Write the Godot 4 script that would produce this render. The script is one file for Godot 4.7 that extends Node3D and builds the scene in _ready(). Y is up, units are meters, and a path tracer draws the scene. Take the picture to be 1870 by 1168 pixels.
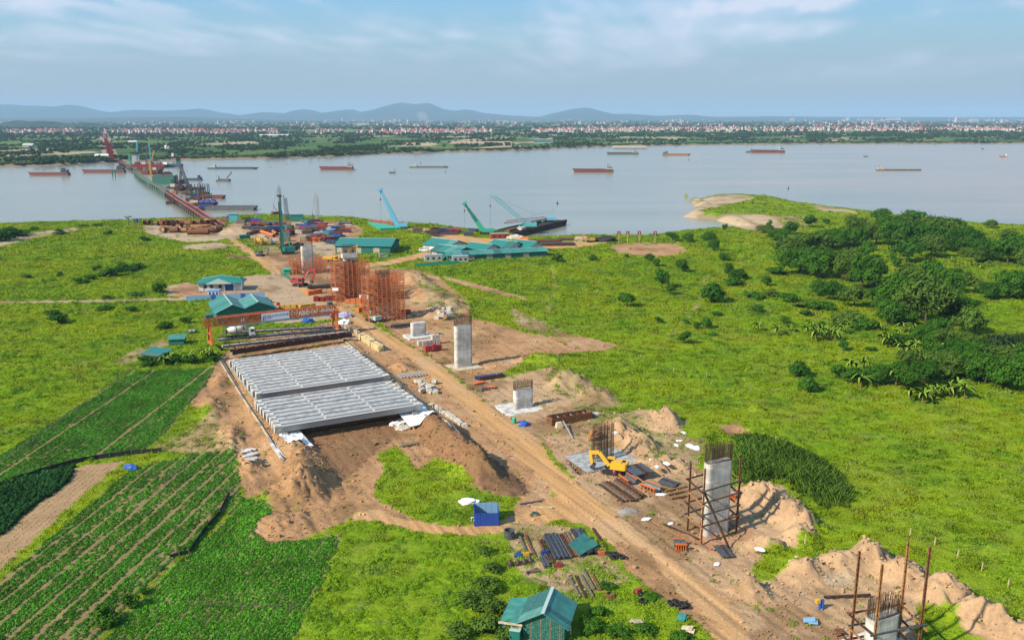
extends Node3D
# A river-bridge building site seen from the air. Photo pixels give directions; ground, water or the thing touched gives the distance.
const F := 1600.0
const CX := 935.0
const CY := 584.0
const PITCH := 0.22777
const H := 72.0
const WATER := -4.0
var M := {}
var T := {}
var names := {}
var rng := RandomNumberGenerator.new()
var n_fine := FastNoiseLite.new()
var n_mid := FastNoiseLite.new()
var n_big := FastNoiseLite.new()
var n_cell := FastNoiseLite.new()
var U := Vector3(-0.43, 0, -0.90)     # along the future bridge, away from the viewer
var V := Vector3(0.90, 0, -0.43)      # across it

func ray(px: float, py: float) -> Vector3:
	var c := cos(PITCH)
	var s := sin(PITCH)
	var dy := (py - CY) / F
	return Vector3((px - CX) / F, -dy * c - s, dy * s - c)

func P(px: float, py: float, y := 0.0) -> Vector3:
	var d := ray(px, py)
	return Vector3(0, H, 0) + d * ((y - H) / d.y)

func G(px: float, py: float) -> Vector3:    # on the built ground
	var a := P(px, py)
	for k in 3:
		a = P(px, py, ground(a.x, a.z))
	return a

func W(px: float, py: float) -> Vector3:
	return P(px, py, WATER)

func height_to(b: Vector3, py: float) -> float:    # how tall a thing standing at b is whose top shows at row py
	var d := ray(CX, py)
	return H + d.y * (b.z / d.z) - b.y

func lin(r: float, g: float, b: float) -> Color:
	return Color(r, g, b).linear_to_srgb()

class Geo:
	var v := PackedVector3Array()
	var n := PackedVector3Array()
	var c := PackedColorArray()
	var uv := PackedVector2Array()
	var tint := Color(1, 1, 1)
	var colored := false
	func tri(a: Vector3, b: Vector3, d: Vector3):    # counter-clockwise seen from outside
		var m := (b - a).cross(d - a).normalized()
		v.append(a); v.append(d); v.append(b)
		n.append(m); n.append(m); n.append(m)
		if colored:
			c.append(tint); c.append(tint); c.append(tint)
	func quad(a: Vector3, b: Vector3, d: Vector3, e: Vector3):
		tri(a, b, d); tri(a, d, e)
	func hexa(p: Array):    # 0-3 bottom, 4-7 top, both counter-clockwise from above
		quad(p[3], p[2], p[1], p[0]); quad(p[4], p[5], p[6], p[7])
		for i in 4:
			var j := (i + 1) % 4
			quad(p[i], p[j], p[j + 4], p[i + 4])
	func box(t: Transform3D, s: Vector3, taper := 1.0):
		var p := []
		for y in [-0.5, 0.5]:
			var k := taper if y > 0 else 1.0
			for q in [[-0.5, 0.5], [0.5, 0.5], [0.5, -0.5], [-0.5, -0.5]]:
				p.append(t * Vector3(q[0] * s.x * k, y * s.y, q[1] * s.z * k))
		hexa(p)
	func b(center: Vector3, s: Vector3, turn := 0.0, taper := 1.0):
		box(Transform3D(Basis(Vector3.UP, turn), center), s, taper)
	func beam(a: Vector3, d: Vector3, w: float, h := -1.0, up := Vector3.UP):
		if h < 0: h = w
		var z := (d - a)
		if z.length() < 1e-4: return
		var zz := z.normalized()
		if abs(zz.dot(up)) > 0.98: up = Vector3(1, 0, 0.01).normalized()
		var x := up.cross(zz).normalized()
		var y := zz.cross(x)
		box(Transform3D(Basis(x, y, zz), (a + d) / 2), Vector3(w, h, z.length()))
	func tube(a: Vector3, d: Vector3, r1: float, r2: float, k := 8, caps := true):
		var z := (d - a).normalized()
		var up := Vector3.UP if abs(z.y) < 0.95 else Vector3(1, 0, 0)
		var x := up.cross(z).normalized()
		var y := z.cross(x)
		for i in k:
			var t0 := TAU * i / k
			var t1 := TAU * (i + 1) / k
			var e0 := x * cos(t0) + y * sin(t0)
			var e1 := x * cos(t1) + y * sin(t1)
			quad(a + e0 * r1, a + e1 * r1, d + e1 * r2, d + e0 * r2)
			if caps:
				tri(a, a + e1 * r1, a + e0 * r1); tri(d, d + e0 * r2, d + e1 * r2)
	func pipe(a: Vector3, d: Vector3, r: float, wall: float, k := 14):    # open pipe
		var z := (d - a).normalized()
		var up := Vector3.UP if abs(z.y) < 0.95 else Vector3(1, 0, 0)
		var x := up.cross(z).normalized()
		var y := z.cross(x)
		var q := r - wall
		for i in k:
			var t0 := TAU * i / k
			var t1 := TAU * (i + 1) / k
			var e0 := x * cos(t0) + y * sin(t0)
			var e1 := x * cos(t1) + y * sin(t1)
			quad(a + e0 * r, a + e1 * r, d + e1 * r, d + e0 * r)
			quad(a + e1 * q, a + e0 * q, d + e0 * q, d + e1 * q)
			quad(a + e1 * r, a + e0 * r, a + e0 * q, a + e1 * q)
			quad(d + e0 * r, d + e1 * r, d + e1 * q, d + e0 * q)
	func ring(center: Vector3, axis: Vector3, rad: float, r: float, k := 18, m := 6):
		var up := Vector3.UP if abs(axis.y) < 0.9 else Vector3(1, 0, 0)
		var x := up.cross(axis).normalized()
		var y := axis.cross(x).normalized()
		for i in k:
			for j in m:
				var q := []
				for w in [[i, j], [i + 1, j], [i + 1, j + 1], [i, j + 1]]:
					var a: float = TAU * w[0] / k
					var t: float = TAU * w[1] / m
					q.append(center + (x * cos(a) + y * sin(a)) * (rad + r * cos(t)) + axis * r * sin(t))
				quad(q[0], q[1], q[2], q[3])
	func prism(pts: PackedVector2Array, t: Transform3D, depth: float):    # polygon in x-y, counter-clockwise, pushed along +z
		var idx := Geometry2D.triangulate_polygon(pts)
		var l := Vector3(0, 0, depth)
		for i in range(0, idx.size(), 3):
			var a := Vector3(pts[idx[i]].x, pts[idx[i]].y, 0)
			var d := Vector3(pts[idx[i + 1]].x, pts[idx[i + 1]].y, 0)
			var e := Vector3(pts[idx[i + 2]].x, pts[idx[i + 2]].y, 0)
			if (d - a).cross(e - a).z < 0:
				var w := d
				d = e; e = w
			tri(t * a, t * e, t * d); tri(t * (a + l), t * (d + l), t * (e + l))
		for i in pts.size():
			var a := Vector3(pts[i].x, pts[i].y, 0)
			var q := pts[(i + 1) % pts.size()]
			var d := Vector3(q.x, q.y, 0)
			quad(t * a, t * d, t * (d + l), t * (a + l))
	func lathe(prof: Array, t: Transform3D, k := 12):    # [radius, y] from bottom to top
		for i in k:
			var t0 := TAU * i / k
			var t1 := TAU * (i + 1) / k
			for j in prof.size() - 1:
				var a := Vector3(cos(t0) * prof[j][0], prof[j][1], -sin(t0) * prof[j][0])
				var d := Vector3(cos(t1) * prof[j][0], prof[j][1], -sin(t1) * prof[j][0])
				var e := Vector3(cos(t1) * prof[j + 1][0], prof[j + 1][1], -sin(t1) * prof[j + 1][0])
				var f := Vector3(cos(t0) * prof[j + 1][0], prof[j + 1][1], -sin(t0) * prof[j + 1][0])
				if prof[j][0] > 1e-4: tri(t * a, t * d, t * e)
				if prof[j + 1][0] > 1e-4: tri(t * a, t * e, t * f)
	func leaf(p: Vector3, nrm: Vector3, s: float, spin: float, stretch := 1.0):    # one folded leaf-cluster face
		var up := Vector3.UP if abs(nrm.y) < 0.9 else Vector3(1, 0, 0)
		var x := up.cross(nrm).normalized()
		var y := nrm.cross(x)
		var e := x * cos(spin) + y * sin(spin)
		var f := y * cos(spin) - x * sin(spin)
		e *= s * stretch; f *= s * 0.55
		var m := nrm * s * 0.22
		v.append(p - e); v.append(p + f + m); v.append(p - f + m)
		v.append(p + e); v.append(p - f + m); v.append(p + f + m)
		for i in 6:
			n.append(nrm)
			if colored: c.append(tint)
	func mesh() -> ArrayMesh:
		var a := []
		a.resize(Mesh.ARRAY_MAX)
		a[Mesh.ARRAY_VERTEX] = v
		a[Mesh.ARRAY_NORMAL] = n
		if colored: a[Mesh.ARRAY_COLOR] = c
		if uv.size() == v.size() and uv.size() > 0: a[Mesh.ARRAY_TEX_UV] = uv
		var m := ArrayMesh.new()
		m.add_surface_from_arrays(Mesh.PRIMITIVE_TRIANGLES, a)
		return m

func geo(colored := false) -> Geo:
	var g := Geo.new()
	g.colored = colored
	return g

func numbered(called: String) -> String:
	if not names.has(called):
		names[called] = 0
		return called
	names[called] += 1
	return "%s_%03d" % [called, names[called]]

func meta(o: Node, label: String, category: String, group := "", kind := ""):
	if label: o.set_meta("label", label)
	if category: o.set_meta("category", category)
	if group: o.set_meta("group", group)
	if kind: o.set_meta("kind", kind)

func thing(called: String, label: String, category: String, at := Vector3.ZERO, turn := 0.0, group := "") -> Node3D:
	var o := Node3D.new()
	o.name = numbered(called)
	add_child(o)
	o.position = at
	o.rotation.y = turn
	meta(o, label, category, group)
	return o

func part(g, called: String, m: Material, parent: Node = null, stuff := false) -> MeshInstance3D:
	var o := MeshInstance3D.new()
	o.mesh = g.mesh() if g is Geo else g
	o.material_override = m
	if parent == null:
		o.name = numbered(called)
		add_child(o)
	else:
		o.name = called
		parent.add_child(o, true)
	if stuff: o.set_meta("kind", "stuff")
	return o

func single(g, called: String, m: Material, label: String, category: String, at := Vector3.ZERO, turn := 0.0, group := "") -> MeshInstance3D:
	var o := part(g, called, m)
	o.position = at
	o.rotation.y = turn
	meta(o, label, category, group)
	return o

func structure(g, called: String, m: Material) -> MeshInstance3D:
	var o := part(g, called, m)
	o.set_meta("kind", "structure")
	return o

func copy_of(o: Node3D, at: Vector3, turn := 0.0, label := "", scale_by := 1.0) -> Node3D:
	var stem := String(o.name).rstrip("0123456789").trim_suffix("_")
	var r: Node3D = o.duplicate()
	r.name = numbered(stem)
	add_child(r)
	r.position = at
	r.rotation = Vector3(0, turn, 0)
	r.scale = Vector3.ONE * scale_by
	if label: r.set_meta("label", label)
	return r

func heading(d: Vector3) -> float:    # the turn that points +x along d
	return atan2(-d.z, d.x)

func texture(noise: FastNoiseLite, size: int, lo: float, hi: float, power := 1.0) -> ImageTexture:
	var im := noise.get_seamless_image(size, size)
	im.convert(Image.FORMAT_RGB8)
	var d := im.get_data()
	var table := PackedByteArray()
	for i in 256: table.append(int(255.0 * clampf(lerpf(lo, hi, pow(i / 255.0, power)), 0, 1)))
	for i in d.size(): d[i] = table[d[i]]
	return ImageTexture.create_from_image(Image.create_from_data(size, size, false, Image.FORMAT_RGB8, d))

func noise(kind: int, freq: float, oct: int, seed_: int) -> FastNoiseLite:
	var f := FastNoiseLite.new()
	f.noise_type = kind
	f.frequency = freq
	f.fractal_octaves = oct
	f.seed = seed_
	return f

func mat(called: String, c: Color, rough := 0.85, metal := 0.0, tex: Texture2D = null, metres := 3.0) -> StandardMaterial3D:
	var m := StandardMaterial3D.new()
	m.resource_name = called
	m.albedo_color = c
	m.roughness = rough
	m.metallic = metal
	m.metallic_specular = 0.5 if rough < 0.7 else 0.2
	if tex:
		m.albedo_texture = tex
		m.uv1_triplanar = true
		m.uv1_world_triplanar = true
		m.uv1_scale = Vector3.ONE / metres
	M[called] = m
	return m

func foliage(called: String, c: Color, back := 0.25) -> StandardMaterial3D:
	var m := mat(called, c, 0.75)
	m.metallic_specular = 0.06
	m.vertex_color_use_as_albedo = true
	m.backlight_enabled = true
	m.backlight = Color(back, back, back * 0.6)
	m.cull_mode = BaseMaterial3D.CULL_DISABLED
	return m

func materials():
	n_fine = noise(FastNoiseLite.TYPE_SIMPLEX_SMOOTH, 0.6, 2, 11)
	n_mid = noise(FastNoiseLite.TYPE_SIMPLEX_SMOOTH, 0.09, 3, 12)
	n_big = noise(FastNoiseLite.TYPE_SIMPLEX_SMOOTH, 0.018, 3, 13)
	n_cell = noise(FastNoiseLite.TYPE_CELLULAR, 0.01, 1, 14)
	n_cell.cellular_return_type = FastNoiseLite.RETURN_CELL_VALUE
	T.grain = texture(noise(FastNoiseLite.TYPE_SIMPLEX_SMOOTH, 0.05, 4, 1), 256, 0.8, 1.0)
	T.stain = texture(noise(FastNoiseLite.TYPE_SIMPLEX_SMOOTH, 0.012, 5, 2), 256, 0.72, 1.06)
	T.rust = texture(noise(FastNoiseLite.TYPE_SIMPLEX_SMOOTH, 0.025, 4, 3), 256, 0.45, 1.15)
	T.soil = texture(noise(FastNoiseLite.TYPE_SIMPLEX_SMOOTH, 0.07, 5, 4), 512, 0.8, 1.06)
	mat("concrete", lin(0.47, 0.45, 0.41), 0.85, 0, T.stain, 7.0)
	mat("concrete_pale", lin(0.55, 0.54, 0.51), 0.8, 0, T.stain, 9.0)
	mat("concrete_dark", lin(0.3, 0.29, 0.27), 0.9, 0, T.stain, 6.0)
	mat("concrete_fresh", lin(0.36, 0.37, 0.36), 0.7, 0, T.stain, 5.0)
	mat("formwork_yellow", lin(0.56, 0.45, 0.24), 0.85, 0, T.stain, 3.0)
	mat("rebar", lin(0.105, 0.07, 0.05), 0.75, 0.3)
	mat("rust", lin(0.25, 0.115, 0.06), 0.85, 0.1, T.rust, 4.0)
	mat("rust_dark", lin(0.1, 0.06, 0.042), 0.85, 0.15, T.rust, 4.0)
	mat("rust_light", lin(0.42, 0.21, 0.09), 0.85, 0.05, T.rust, 4.0)
	mat("steel_grey", lin(0.16, 0.17, 0.185), 0.5, 0.5, T.rust, 3.0)
	mat("steel_dark", lin(0.06, 0.06, 0.065), 0.6, 0.3, T.rust, 3.0)
	mat("steel_pale", lin(0.42, 0.42, 0.42), 0.5, 0.3, T.grain, 2.0)
	mat("orange", lin(0.62, 0.14, 0.022), 0.55, 0, T.grain, 3.0)
	mat("scaffold_orange", lin(0.58, 0.165, 0.045), 0.6, 0, T.grain, 3.0)
	mat("red", lin(0.34, 0.03, 0.026), 0.55, 0, T.grain, 3.0)
	mat("red_dull", lin(0.25, 0.045, 0.04), 0.7, 0, T.rust, 4.0)
	mat("pink_red", lin(0.48, 0.11, 0.11), 0.65, 0, T.grain, 4.0)
	mat("yellow", lin(0.72, 0.4, 0.02), 0.45, 0, T.grain, 3.0)
	mat("yellow_dull", lin(0.5, 0.3, 0.04), 0.6, 0, T.grain, 3.0)
	mat("green_crane", lin(0.03, 0.36, 0.22), 0.45, 0, T.grain, 3.0)
	mat("teal_dark", lin(0.01, 0.16, 0.14), 0.5, 0, T.grain, 3.0)
	mat("blue_crane", lin(0.12, 0.42, 0.6), 0.45, 0, T.grain, 3.0)
	mat("turquoise", lin(0.09, 0.4, 0.42), 0.5, 0, T.grain, 3.0)
	mat("roof_teal", lin(0.022, 0.185, 0.15), 0.42, 0, T.grain, 5.0)
	mat("roof_teal_worn", lin(0.035, 0.155, 0.135), 0.55, 0, T.rust, 3.0)
	mat("roof_teal_pale", lin(0.08, 0.235, 0.195), 0.5, 0, T.stain, 4.0)
	mat("roof_teal_faded", lin(0.045, 0.215, 0.175), 0.5, 0, T.stain, 6.0)
	mat("roof_trim", lin(0.4, 0.52, 0.47), 0.5, 0, T.grain, 3.0)
	mat("wall_teal", lin(0.05, 0.2, 0.155), 0.7, 0, T.rust, 2.5)
	mat("wall_white", lin(0.62, 0.63, 0.62), 0.8, 0, T.grain, 4.0)
	mat("wall_grey", lin(0.36, 0.36, 0.36), 0.8, 0, T.stain, 5.0)
	mat("wall_tan", lin(0.42, 0.36, 0.3), 0.8, 0, T.stain, 5.0)
	mat("blue_panel", lin(0.2, 0.38, 0.58), 0.5, 0, T.grain, 3.0)
	mat("blue_deep", lin(0.012, 0.06, 0.33), 0.45, 0, T.grain, 3.0)
	mat("tarp_blue", lin(0.02, 0.1, 0.42), 0.5, 0, T.grain, 2.0)
	mat("tarp_white", lin(0.78, 0.78, 0.78), 0.7, 0, T.grain, 4.0)
	mat("tarp_purple", lin(0.4, 0.35, 0.55), 0.7, 0, T.stain, 2.0)
	mat("white", lin(0.8, 0.8, 0.78), 0.5, 0, T.grain, 3.0)
	mat("glass_dark", lin(0.02, 0.025, 0.03), 0.12)
	mat("black", lin(0.02, 0.02, 0.021), 0.8)
	mat("rubber", lin(0.028, 0.028, 0.029), 0.85)
	mat("wood", lin(0.3, 0.21, 0.13), 0.85, 0, T.rust, 2.0)
	mat("wood_grey", lin(0.22, 0.18, 0.14), 0.9, 0, T.rust, 2.0)
	mat("wood_pale", lin(0.55, 0.45, 0.31), 0.85, 0, T.stain, 2.0)
	mat("stone_pale", lin(0.5, 0.46, 0.39), 0.9, 0, T.stain, 2.0)
	mat("net_black", lin(0.03, 0.033, 0.03), 0.9)
	mat("dark_blue_ship", lin(0.05, 0.09, 0.14), 0.6, 0, T.rust, 9.0)
	mat("hull_red", lin(0.2, 0.06, 0.045), 0.65, 0, T.rust, 12.0)
	mat("hull_grey", lin(0.12, 0.13, 0.135), 0.65, 0, T.rust, 12.0)
	mat("cabin", lin(0.35, 0.42, 0.42), 0.6, 0, T.grain, 6.0)
	mat("cargo_sand", lin(0.36, 0.28, 0.2), 0.95, 0, T.soil, 9.0)
	mat("trestle_green", lin(0.04, 0.2, 0.15), 0.65, 0, T.rust, 6.0)
	mat("banner", lin(0.7, 0.76, 0.8), 0.6)
	mat("letter_blue", lin(0.03, 0.1, 0.32), 0.6)
	mat("letter_red", lin(0.5, 0.03, 0.03), 0.6)
	mat("bark", lin(0.12, 0.095, 0.07), 0.9, 0, T.rust, 2.0)
	foliage("leaves", lin(0.8, 0.8, 0.8))
	foliage("grass", lin(0.97, 0.97, 0.97), 0.5)

func setting_light():
	var cam := Camera3D.new()
	cam.name = "camera"
	cam.fov = rad_to_deg(2.0 * atan(CY / F))
	cam.near = 1.0
	cam.far = 90000.0
	cam.position = Vector3(0, H, 0)
	cam.rotation = Vector3(-PITCH, 0, 0)
	add_child(cam)
	cam.current = true
	var sun := DirectionalLight3D.new()
	sun.name = "sun"
	sun.light_energy = 1.45
	sun.light_color = Color(1.0, 0.95, 0.86)
	sun.light_angular_distance = 1.2
	sun.shadow_enabled = true
	add_child(sun)
	sun.look_at_from_position(Vector3.ZERO, Vector3(0.68, -0.58, -0.45))
	var e := Environment.new()
	e.background_mode = Environment.BG_SKY
	e.tonemap_mode = Environment.TONE_MAPPER_LINEAR
	e.tonemap_exposure = 1.82
	e.sdfgi_enabled = true
	e.ssao_enabled = true
	e.ssil_enabled = true
	e.fog_enabled = true
	e.volumetric_fog_enabled = true
	e.volumetric_fog_density = 0.0
	e.fog_density = 0.00005
	e.fog_light_color = Color(0.62, 0.755, 0.87)
	var s := Sky.new()
	var pm := PanoramaSkyMaterial.new()
	pm.panorama = sky_image()
	s.sky_material = pm
	e.sky = s
	var w := WorldEnvironment.new()
	w.name = "world_environment"
	w.environment = e
	add_child(w)

func sky_image() -> ImageTexture:
	# air that pales to a grey-blue horizon, and thin streaked high cloud all round
	var w := 2048
	var h := 1024
	var im := Image.create(w, h, false, Image.FORMAT_RGBF)
	var n1 := noise(FastNoiseLite.TYPE_SIMPLEX_SMOOTH, 1.0, 5, 31)
	var n2 := noise(FastNoiseLite.TYPE_SIMPLEX_SMOOTH, 1.0, 4, 32)
	var tones := [[0.0, Vector3(0.2, 0.25, 0.29)], [3.0, Vector3(0.22, 0.292, 0.335)], [5.0, Vector3(0.2, 0.322, 0.395)], [8.0, Vector3(0.15, 0.31, 0.475)], [30.0, Vector3(0.12, 0.27, 0.48)], [90.0, Vector3(0.08, 0.2, 0.44)]]
	for y in h:
		var el := 90.0 - (y + 0.5) * 180.0 / h
		if el < -1.0:
			var g: Vector3 = tones[0][1]
			im.fill_rect(Rect2i(0, y, w, h - y), Color(g.x, g.y, g.z))
			break
		el = maxf(el, 0.0)
		var q := 0
		while q < tones.size() - 2 and tones[q + 1][0] < el: q += 1
		var c: Vector3 = (tones[q][1] as Vector3).lerp(tones[q + 1][1], clampf((el - tones[q][0]) / (tones[q + 1][0] - tones[q][0]), 0, 1))
		var k := 1.0 / (sin(deg_to_rad(el)) + 0.05)
		var x := 0
		var step := 1 if el < 32.0 else 4
		while x < w:
			var az := TAU * x / w
			var ce := cos(deg_to_rad(el)) * k
			var qx := cos(az) * ce
			var qz := sin(az) * ce
			var bend := 0.5 * n1.get_noise_2d(qx * 0.12, qz * 0.12)
			var sheet := n1.get_noise_3d(qx * 0.17 + bend, qz * 0.26, 1.0)
			var fibre := n2.get_noise_2d(qx * 0.5 + qz * 0.35 + bend, qz * 2.2 - qx * 0.5)
			var veil := smoothstep(-0.25, 0.35, sheet + 0.25 * fibre) * (0.5 + 0.36 * fibre)
			var bank_ := smoothstep(0.12, 0.34, n2.get_noise_3d(qx * 0.22, qz * 0.42, 5.0) + 0.3 * fibre) * 0.6
			var a := clampf(veil + bank_ * smoothstep(4.0, 7.0, el), 0, 0.9) * smoothstep(1.2, 5.0, el)
			var o := c.lerp(Vector3(0.40, 0.435, 0.52), a)
			for j in step:
				im.set_pixel((x + j) % w, y, Color(o.x, o.y, o.z))
			x += step
	return ImageTexture.create_from_image(im)

# ---------------------------------------------------------------- the lie of the land
var feats := {}          # cell -> features that raise or dig
var zones := {}          # cell -> areas of bare soil, sand, road ...
var bank := PackedVector2Array()
const CELL := 20.0
const KINDS := {
	"road": [Vector3(0.485, 0.278, 0.118), 0.0], "dirt": [Vector3(0.37, 0.212, 0.105), 0.015], "brown": [Vector3(0.235, 0.13, 0.066), 0.0],
	"dark": [Vector3(0.13, 0.075, 0.045), 0.0], "sand": [Vector3(0.40, 0.31, 0.20), 0.02], "clay": [Vector3(0.38, 0.215, 0.125), 0.02],
	"tan": [Vector3(0.40, 0.262, 0.15), 0.03], "weedy": [Vector3(0.33, 0.24, 0.13), 0.45], "grass": [Vector3(0.185, 0.27, 0.012), 1.0], "field": [Vector3(0.22, 0.16, 0.075), 0.0],
	"bare": [Vector3(0.33, 0.215, 0.115), 0.0], "yard": [Vector3(0.38, 0.28, 0.18), 0.0], "grey": [Vector3(0.34, 0.33, 0.31), 0.0],
	"dead": [Vector3(0.30, 0.22, 0.10), 0.8], "reeds": [Vector3(0.06, 0.07, 0.02), 0.0]}

func outline(px: Array, y := 0.0) -> PackedVector2Array:
	var r := PackedVector2Array()
	for q in px:
		var a := P(q[0], q[1], y)
		r.append(Vector2(a.x, a.z))
	return r

func into(cells: Dictionary, d: Dictionary, grow: float):
	var r := Rect2(d.pts[0], Vector2.ZERO)
	for q in d.pts: r = r.expand(q)
	r = r.grow(grow)
	for i in range(floori(r.position.x / CELL), floori(r.end.x / CELL) + 1):
		for j in range(floori(r.position.y / CELL), floori(r.end.y / CELL) + 1):
			var k := Vector2i(i, j)
			if not cells.has(k): cells[k] = []
			cells[k].append(d)

func zone(kind: String, px: Array):
	into(zones, {"pts": outline(px), "kind": kind}, 3.0)

func raise(px: Array, h: float, w: float, rough := 0.12):    # a flat-topped bank or, h < 0, a pit
	into(feats, {"pts": outline(px), "h": h, "w": w, "rough": rough, "mound": false}, 2.0)

func mound(px: float, py: float, rx: float, rz: float, h: float, turn := 0.0, rough := 0.35):
	var a := P(px, py)
	var c := Vector2(a.x, a.z)
	var m := maxf(rx, rz) * 1.1
	into(feats, {"pts": PackedVector2Array([c - Vector2(m, m), c + Vector2(m, m)]), "c": c, "rx": rx, "rz": rz, "h": h, "turn": turn, "rough": rough, "mound": true}, 2.0)

func edge_distance(p: Vector2, pts: PackedVector2Array, closed := true) -> float:
	var best := 1e9
	var k := pts.size()
	for i in (k if closed else k - 1):
		var a := pts[i]
		var ab := pts[(i + 1) % k] - a
		var t := clampf((p - a).dot(ab) / maxf(ab.length_squared(), 1e-9), 0, 1)
		best = minf(best, p.distance_squared_to(a + ab * t))
	return sqrt(best)

func shore(x: float, z: float) -> float:    # metres inland of the near bank, below zero over the water
	if z > -480.0: return 200.0
	var p := Vector2(x, z)
	var d := edge_distance(p, bank, false)
	return d if Geometry2D.is_point_in_polygon(p, bank) else -d

func ground(x: float, z: float) -> float:
	var y := 0.18 * n_big.get_noise_2d(x, z) + 0.14 * n_mid.get_noise_2d(x, z)
	if z < -480.0:
		var s := shore(x, z)
		y = lerpf(-7.0, y, smoothstep(-6.0, 9.0, s) if x < 170.0 else smoothstep(-9.0, 26.0, s))
	var list = feats.get(Vector2i(floori(x / CELL), floori(z / CELL)))
	if list == null: return y
	var p := Vector2(x, z)
	for f in list:
		if f.mound:
			var q: Vector2 = (p - f.c).rotated(f.turn)
			q = Vector2(q.x / f.rx, q.y / f.rz)
			var r := q.length() + 0.24 * n_mid.get_noise_2d(x * 2.4, z * 2.4) + 0.07 * n_fine.get_noise_2d(x * 0.7, z * 0.7)
			if r < 1.0:
				var m := 1.0 - smoothstep(0.08, 1.0, r)
				y += f.h * m * (1.12 - 0.55 * absf(n_mid.get_noise_2d(x * 3.4 + 50.0, z * 3.4))) + f.rough * sqrt(m) * (0.9 * n_mid.get_noise_2d(x * 5.0 + 50.0, z * 5.0) + 1.0 * n_fine.get_noise_2d(x, z)) * clampf(absf(f.h), 0.4, 1.3)
		elif Geometry2D.is_point_in_polygon(p, f.pts):
			var m := smoothstep(0.0, f.w, edge_distance(p, f.pts))
			y += f.h * m + f.rough * (1.0 if m < 0.98 else 0.45) * m * (1.3 * n_fine.get_noise_2d(x * 0.8, z * 0.8) + 1.2 * n_mid.get_noise_2d(x * 3.0, z * 3.0) - 1.2 * absf(n_mid.get_noise_2d(x * 6.0, z * 2.0)))
	return y

func kind_at(x: float, z: float) -> String:
	var list = zones.get(Vector2i(floori(x / CELL), floori(z / CELL)))
	if list == null: return "grass"
	var far := clampf(-z / 250.0, 0.5, 2.0)
	var p := Vector2(x + far * (0.9 * n_mid.get_noise_2d(x * 3.0, z * 3.0) + 0.3 * n_fine.get_noise_2d(x, z)), z + far * (1.2 * n_mid.get_noise_2d(x * 3.0 + 90.0, z * 3.0) + 0.4 * n_fine.get_noise_2d(z, x)))
	var k := "grass"
	for d in list:
		if Geometry2D.is_point_in_polygon(p, d.pts): k = d.kind
	return k

func soil_colour(x: float, z: float, kind: String) -> Vector3:
	var c: Vector3 = KINDS[kind][0]
	var along := x * U.x + z * U.z
	var across := x * V.x + z * V.z
	var b := n_big.get_noise_2d(x * 1.6, z * 1.6)
	var m := n_mid.get_noise_2d(x * 1.3, z * 1.3)
	var f := n_fine.get_noise_2d(x, z)
	match kind:
		"road":
			var s := n_mid.get_noise_2d(along * 0.14, across * 6.0)
			var s2 := n_fine.get_noise_2d(along * 0.05, across * 1.6)
			c *= 1.0 + 0.22 * s + 0.14 * s2 + 0.08 * m
			c = c.lerp(Vector3(0.44, 0.33, 0.22), clampf(0.55 * (b + 0.1), 0, 0.5))
			c = c.lerp(Vector3(0.22, 0.14, 0.08), smoothstep(0.28, 0.6, s + 0.4 * m) * 0.55)
			c = c.lerp(Vector3(0.26, 0.155, 0.08), smoothstep(0.2, 0.42, n_mid.get_noise_2d(along * 0.05 + 70.0, across * 7.5)) * 0.6)
		"grass", "reeds":
			c *= 1.0 + 0.3 * m
			c = c.lerp(Vector3(0.2, 0.16, 0.06), clampf(0.4 * b, 0, 0.4))
		"field", "bare":
			c *= 1.0 + 0.2 * m + 0.15 * f
		_:
			var s := n_mid.get_noise_2d(along * 0.4, across * 5.0)
			c *= 1.0 + 0.22 * m + 0.16 * f + 0.14 * s
			c = c.lerp(Vector3(0.19, 0.115, 0.055), smoothstep(0.05, 0.5, b + 0.6 * m + 0.3 * s) * 0.75)
			c = c.lerp(Vector3(0.42, 0.29, 0.17), smoothstep(0.12, 0.5, -b + 0.4 * m) * 0.45)
	if z < -480.0:
		var s := shore(x, z)
		if s < 7.0 and kind == "grass": c = c.lerp(Vector3(0.24, 0.18, 0.12), smoothstep(7.0, 2.0, s + 3.0 * m))
	return c

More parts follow.
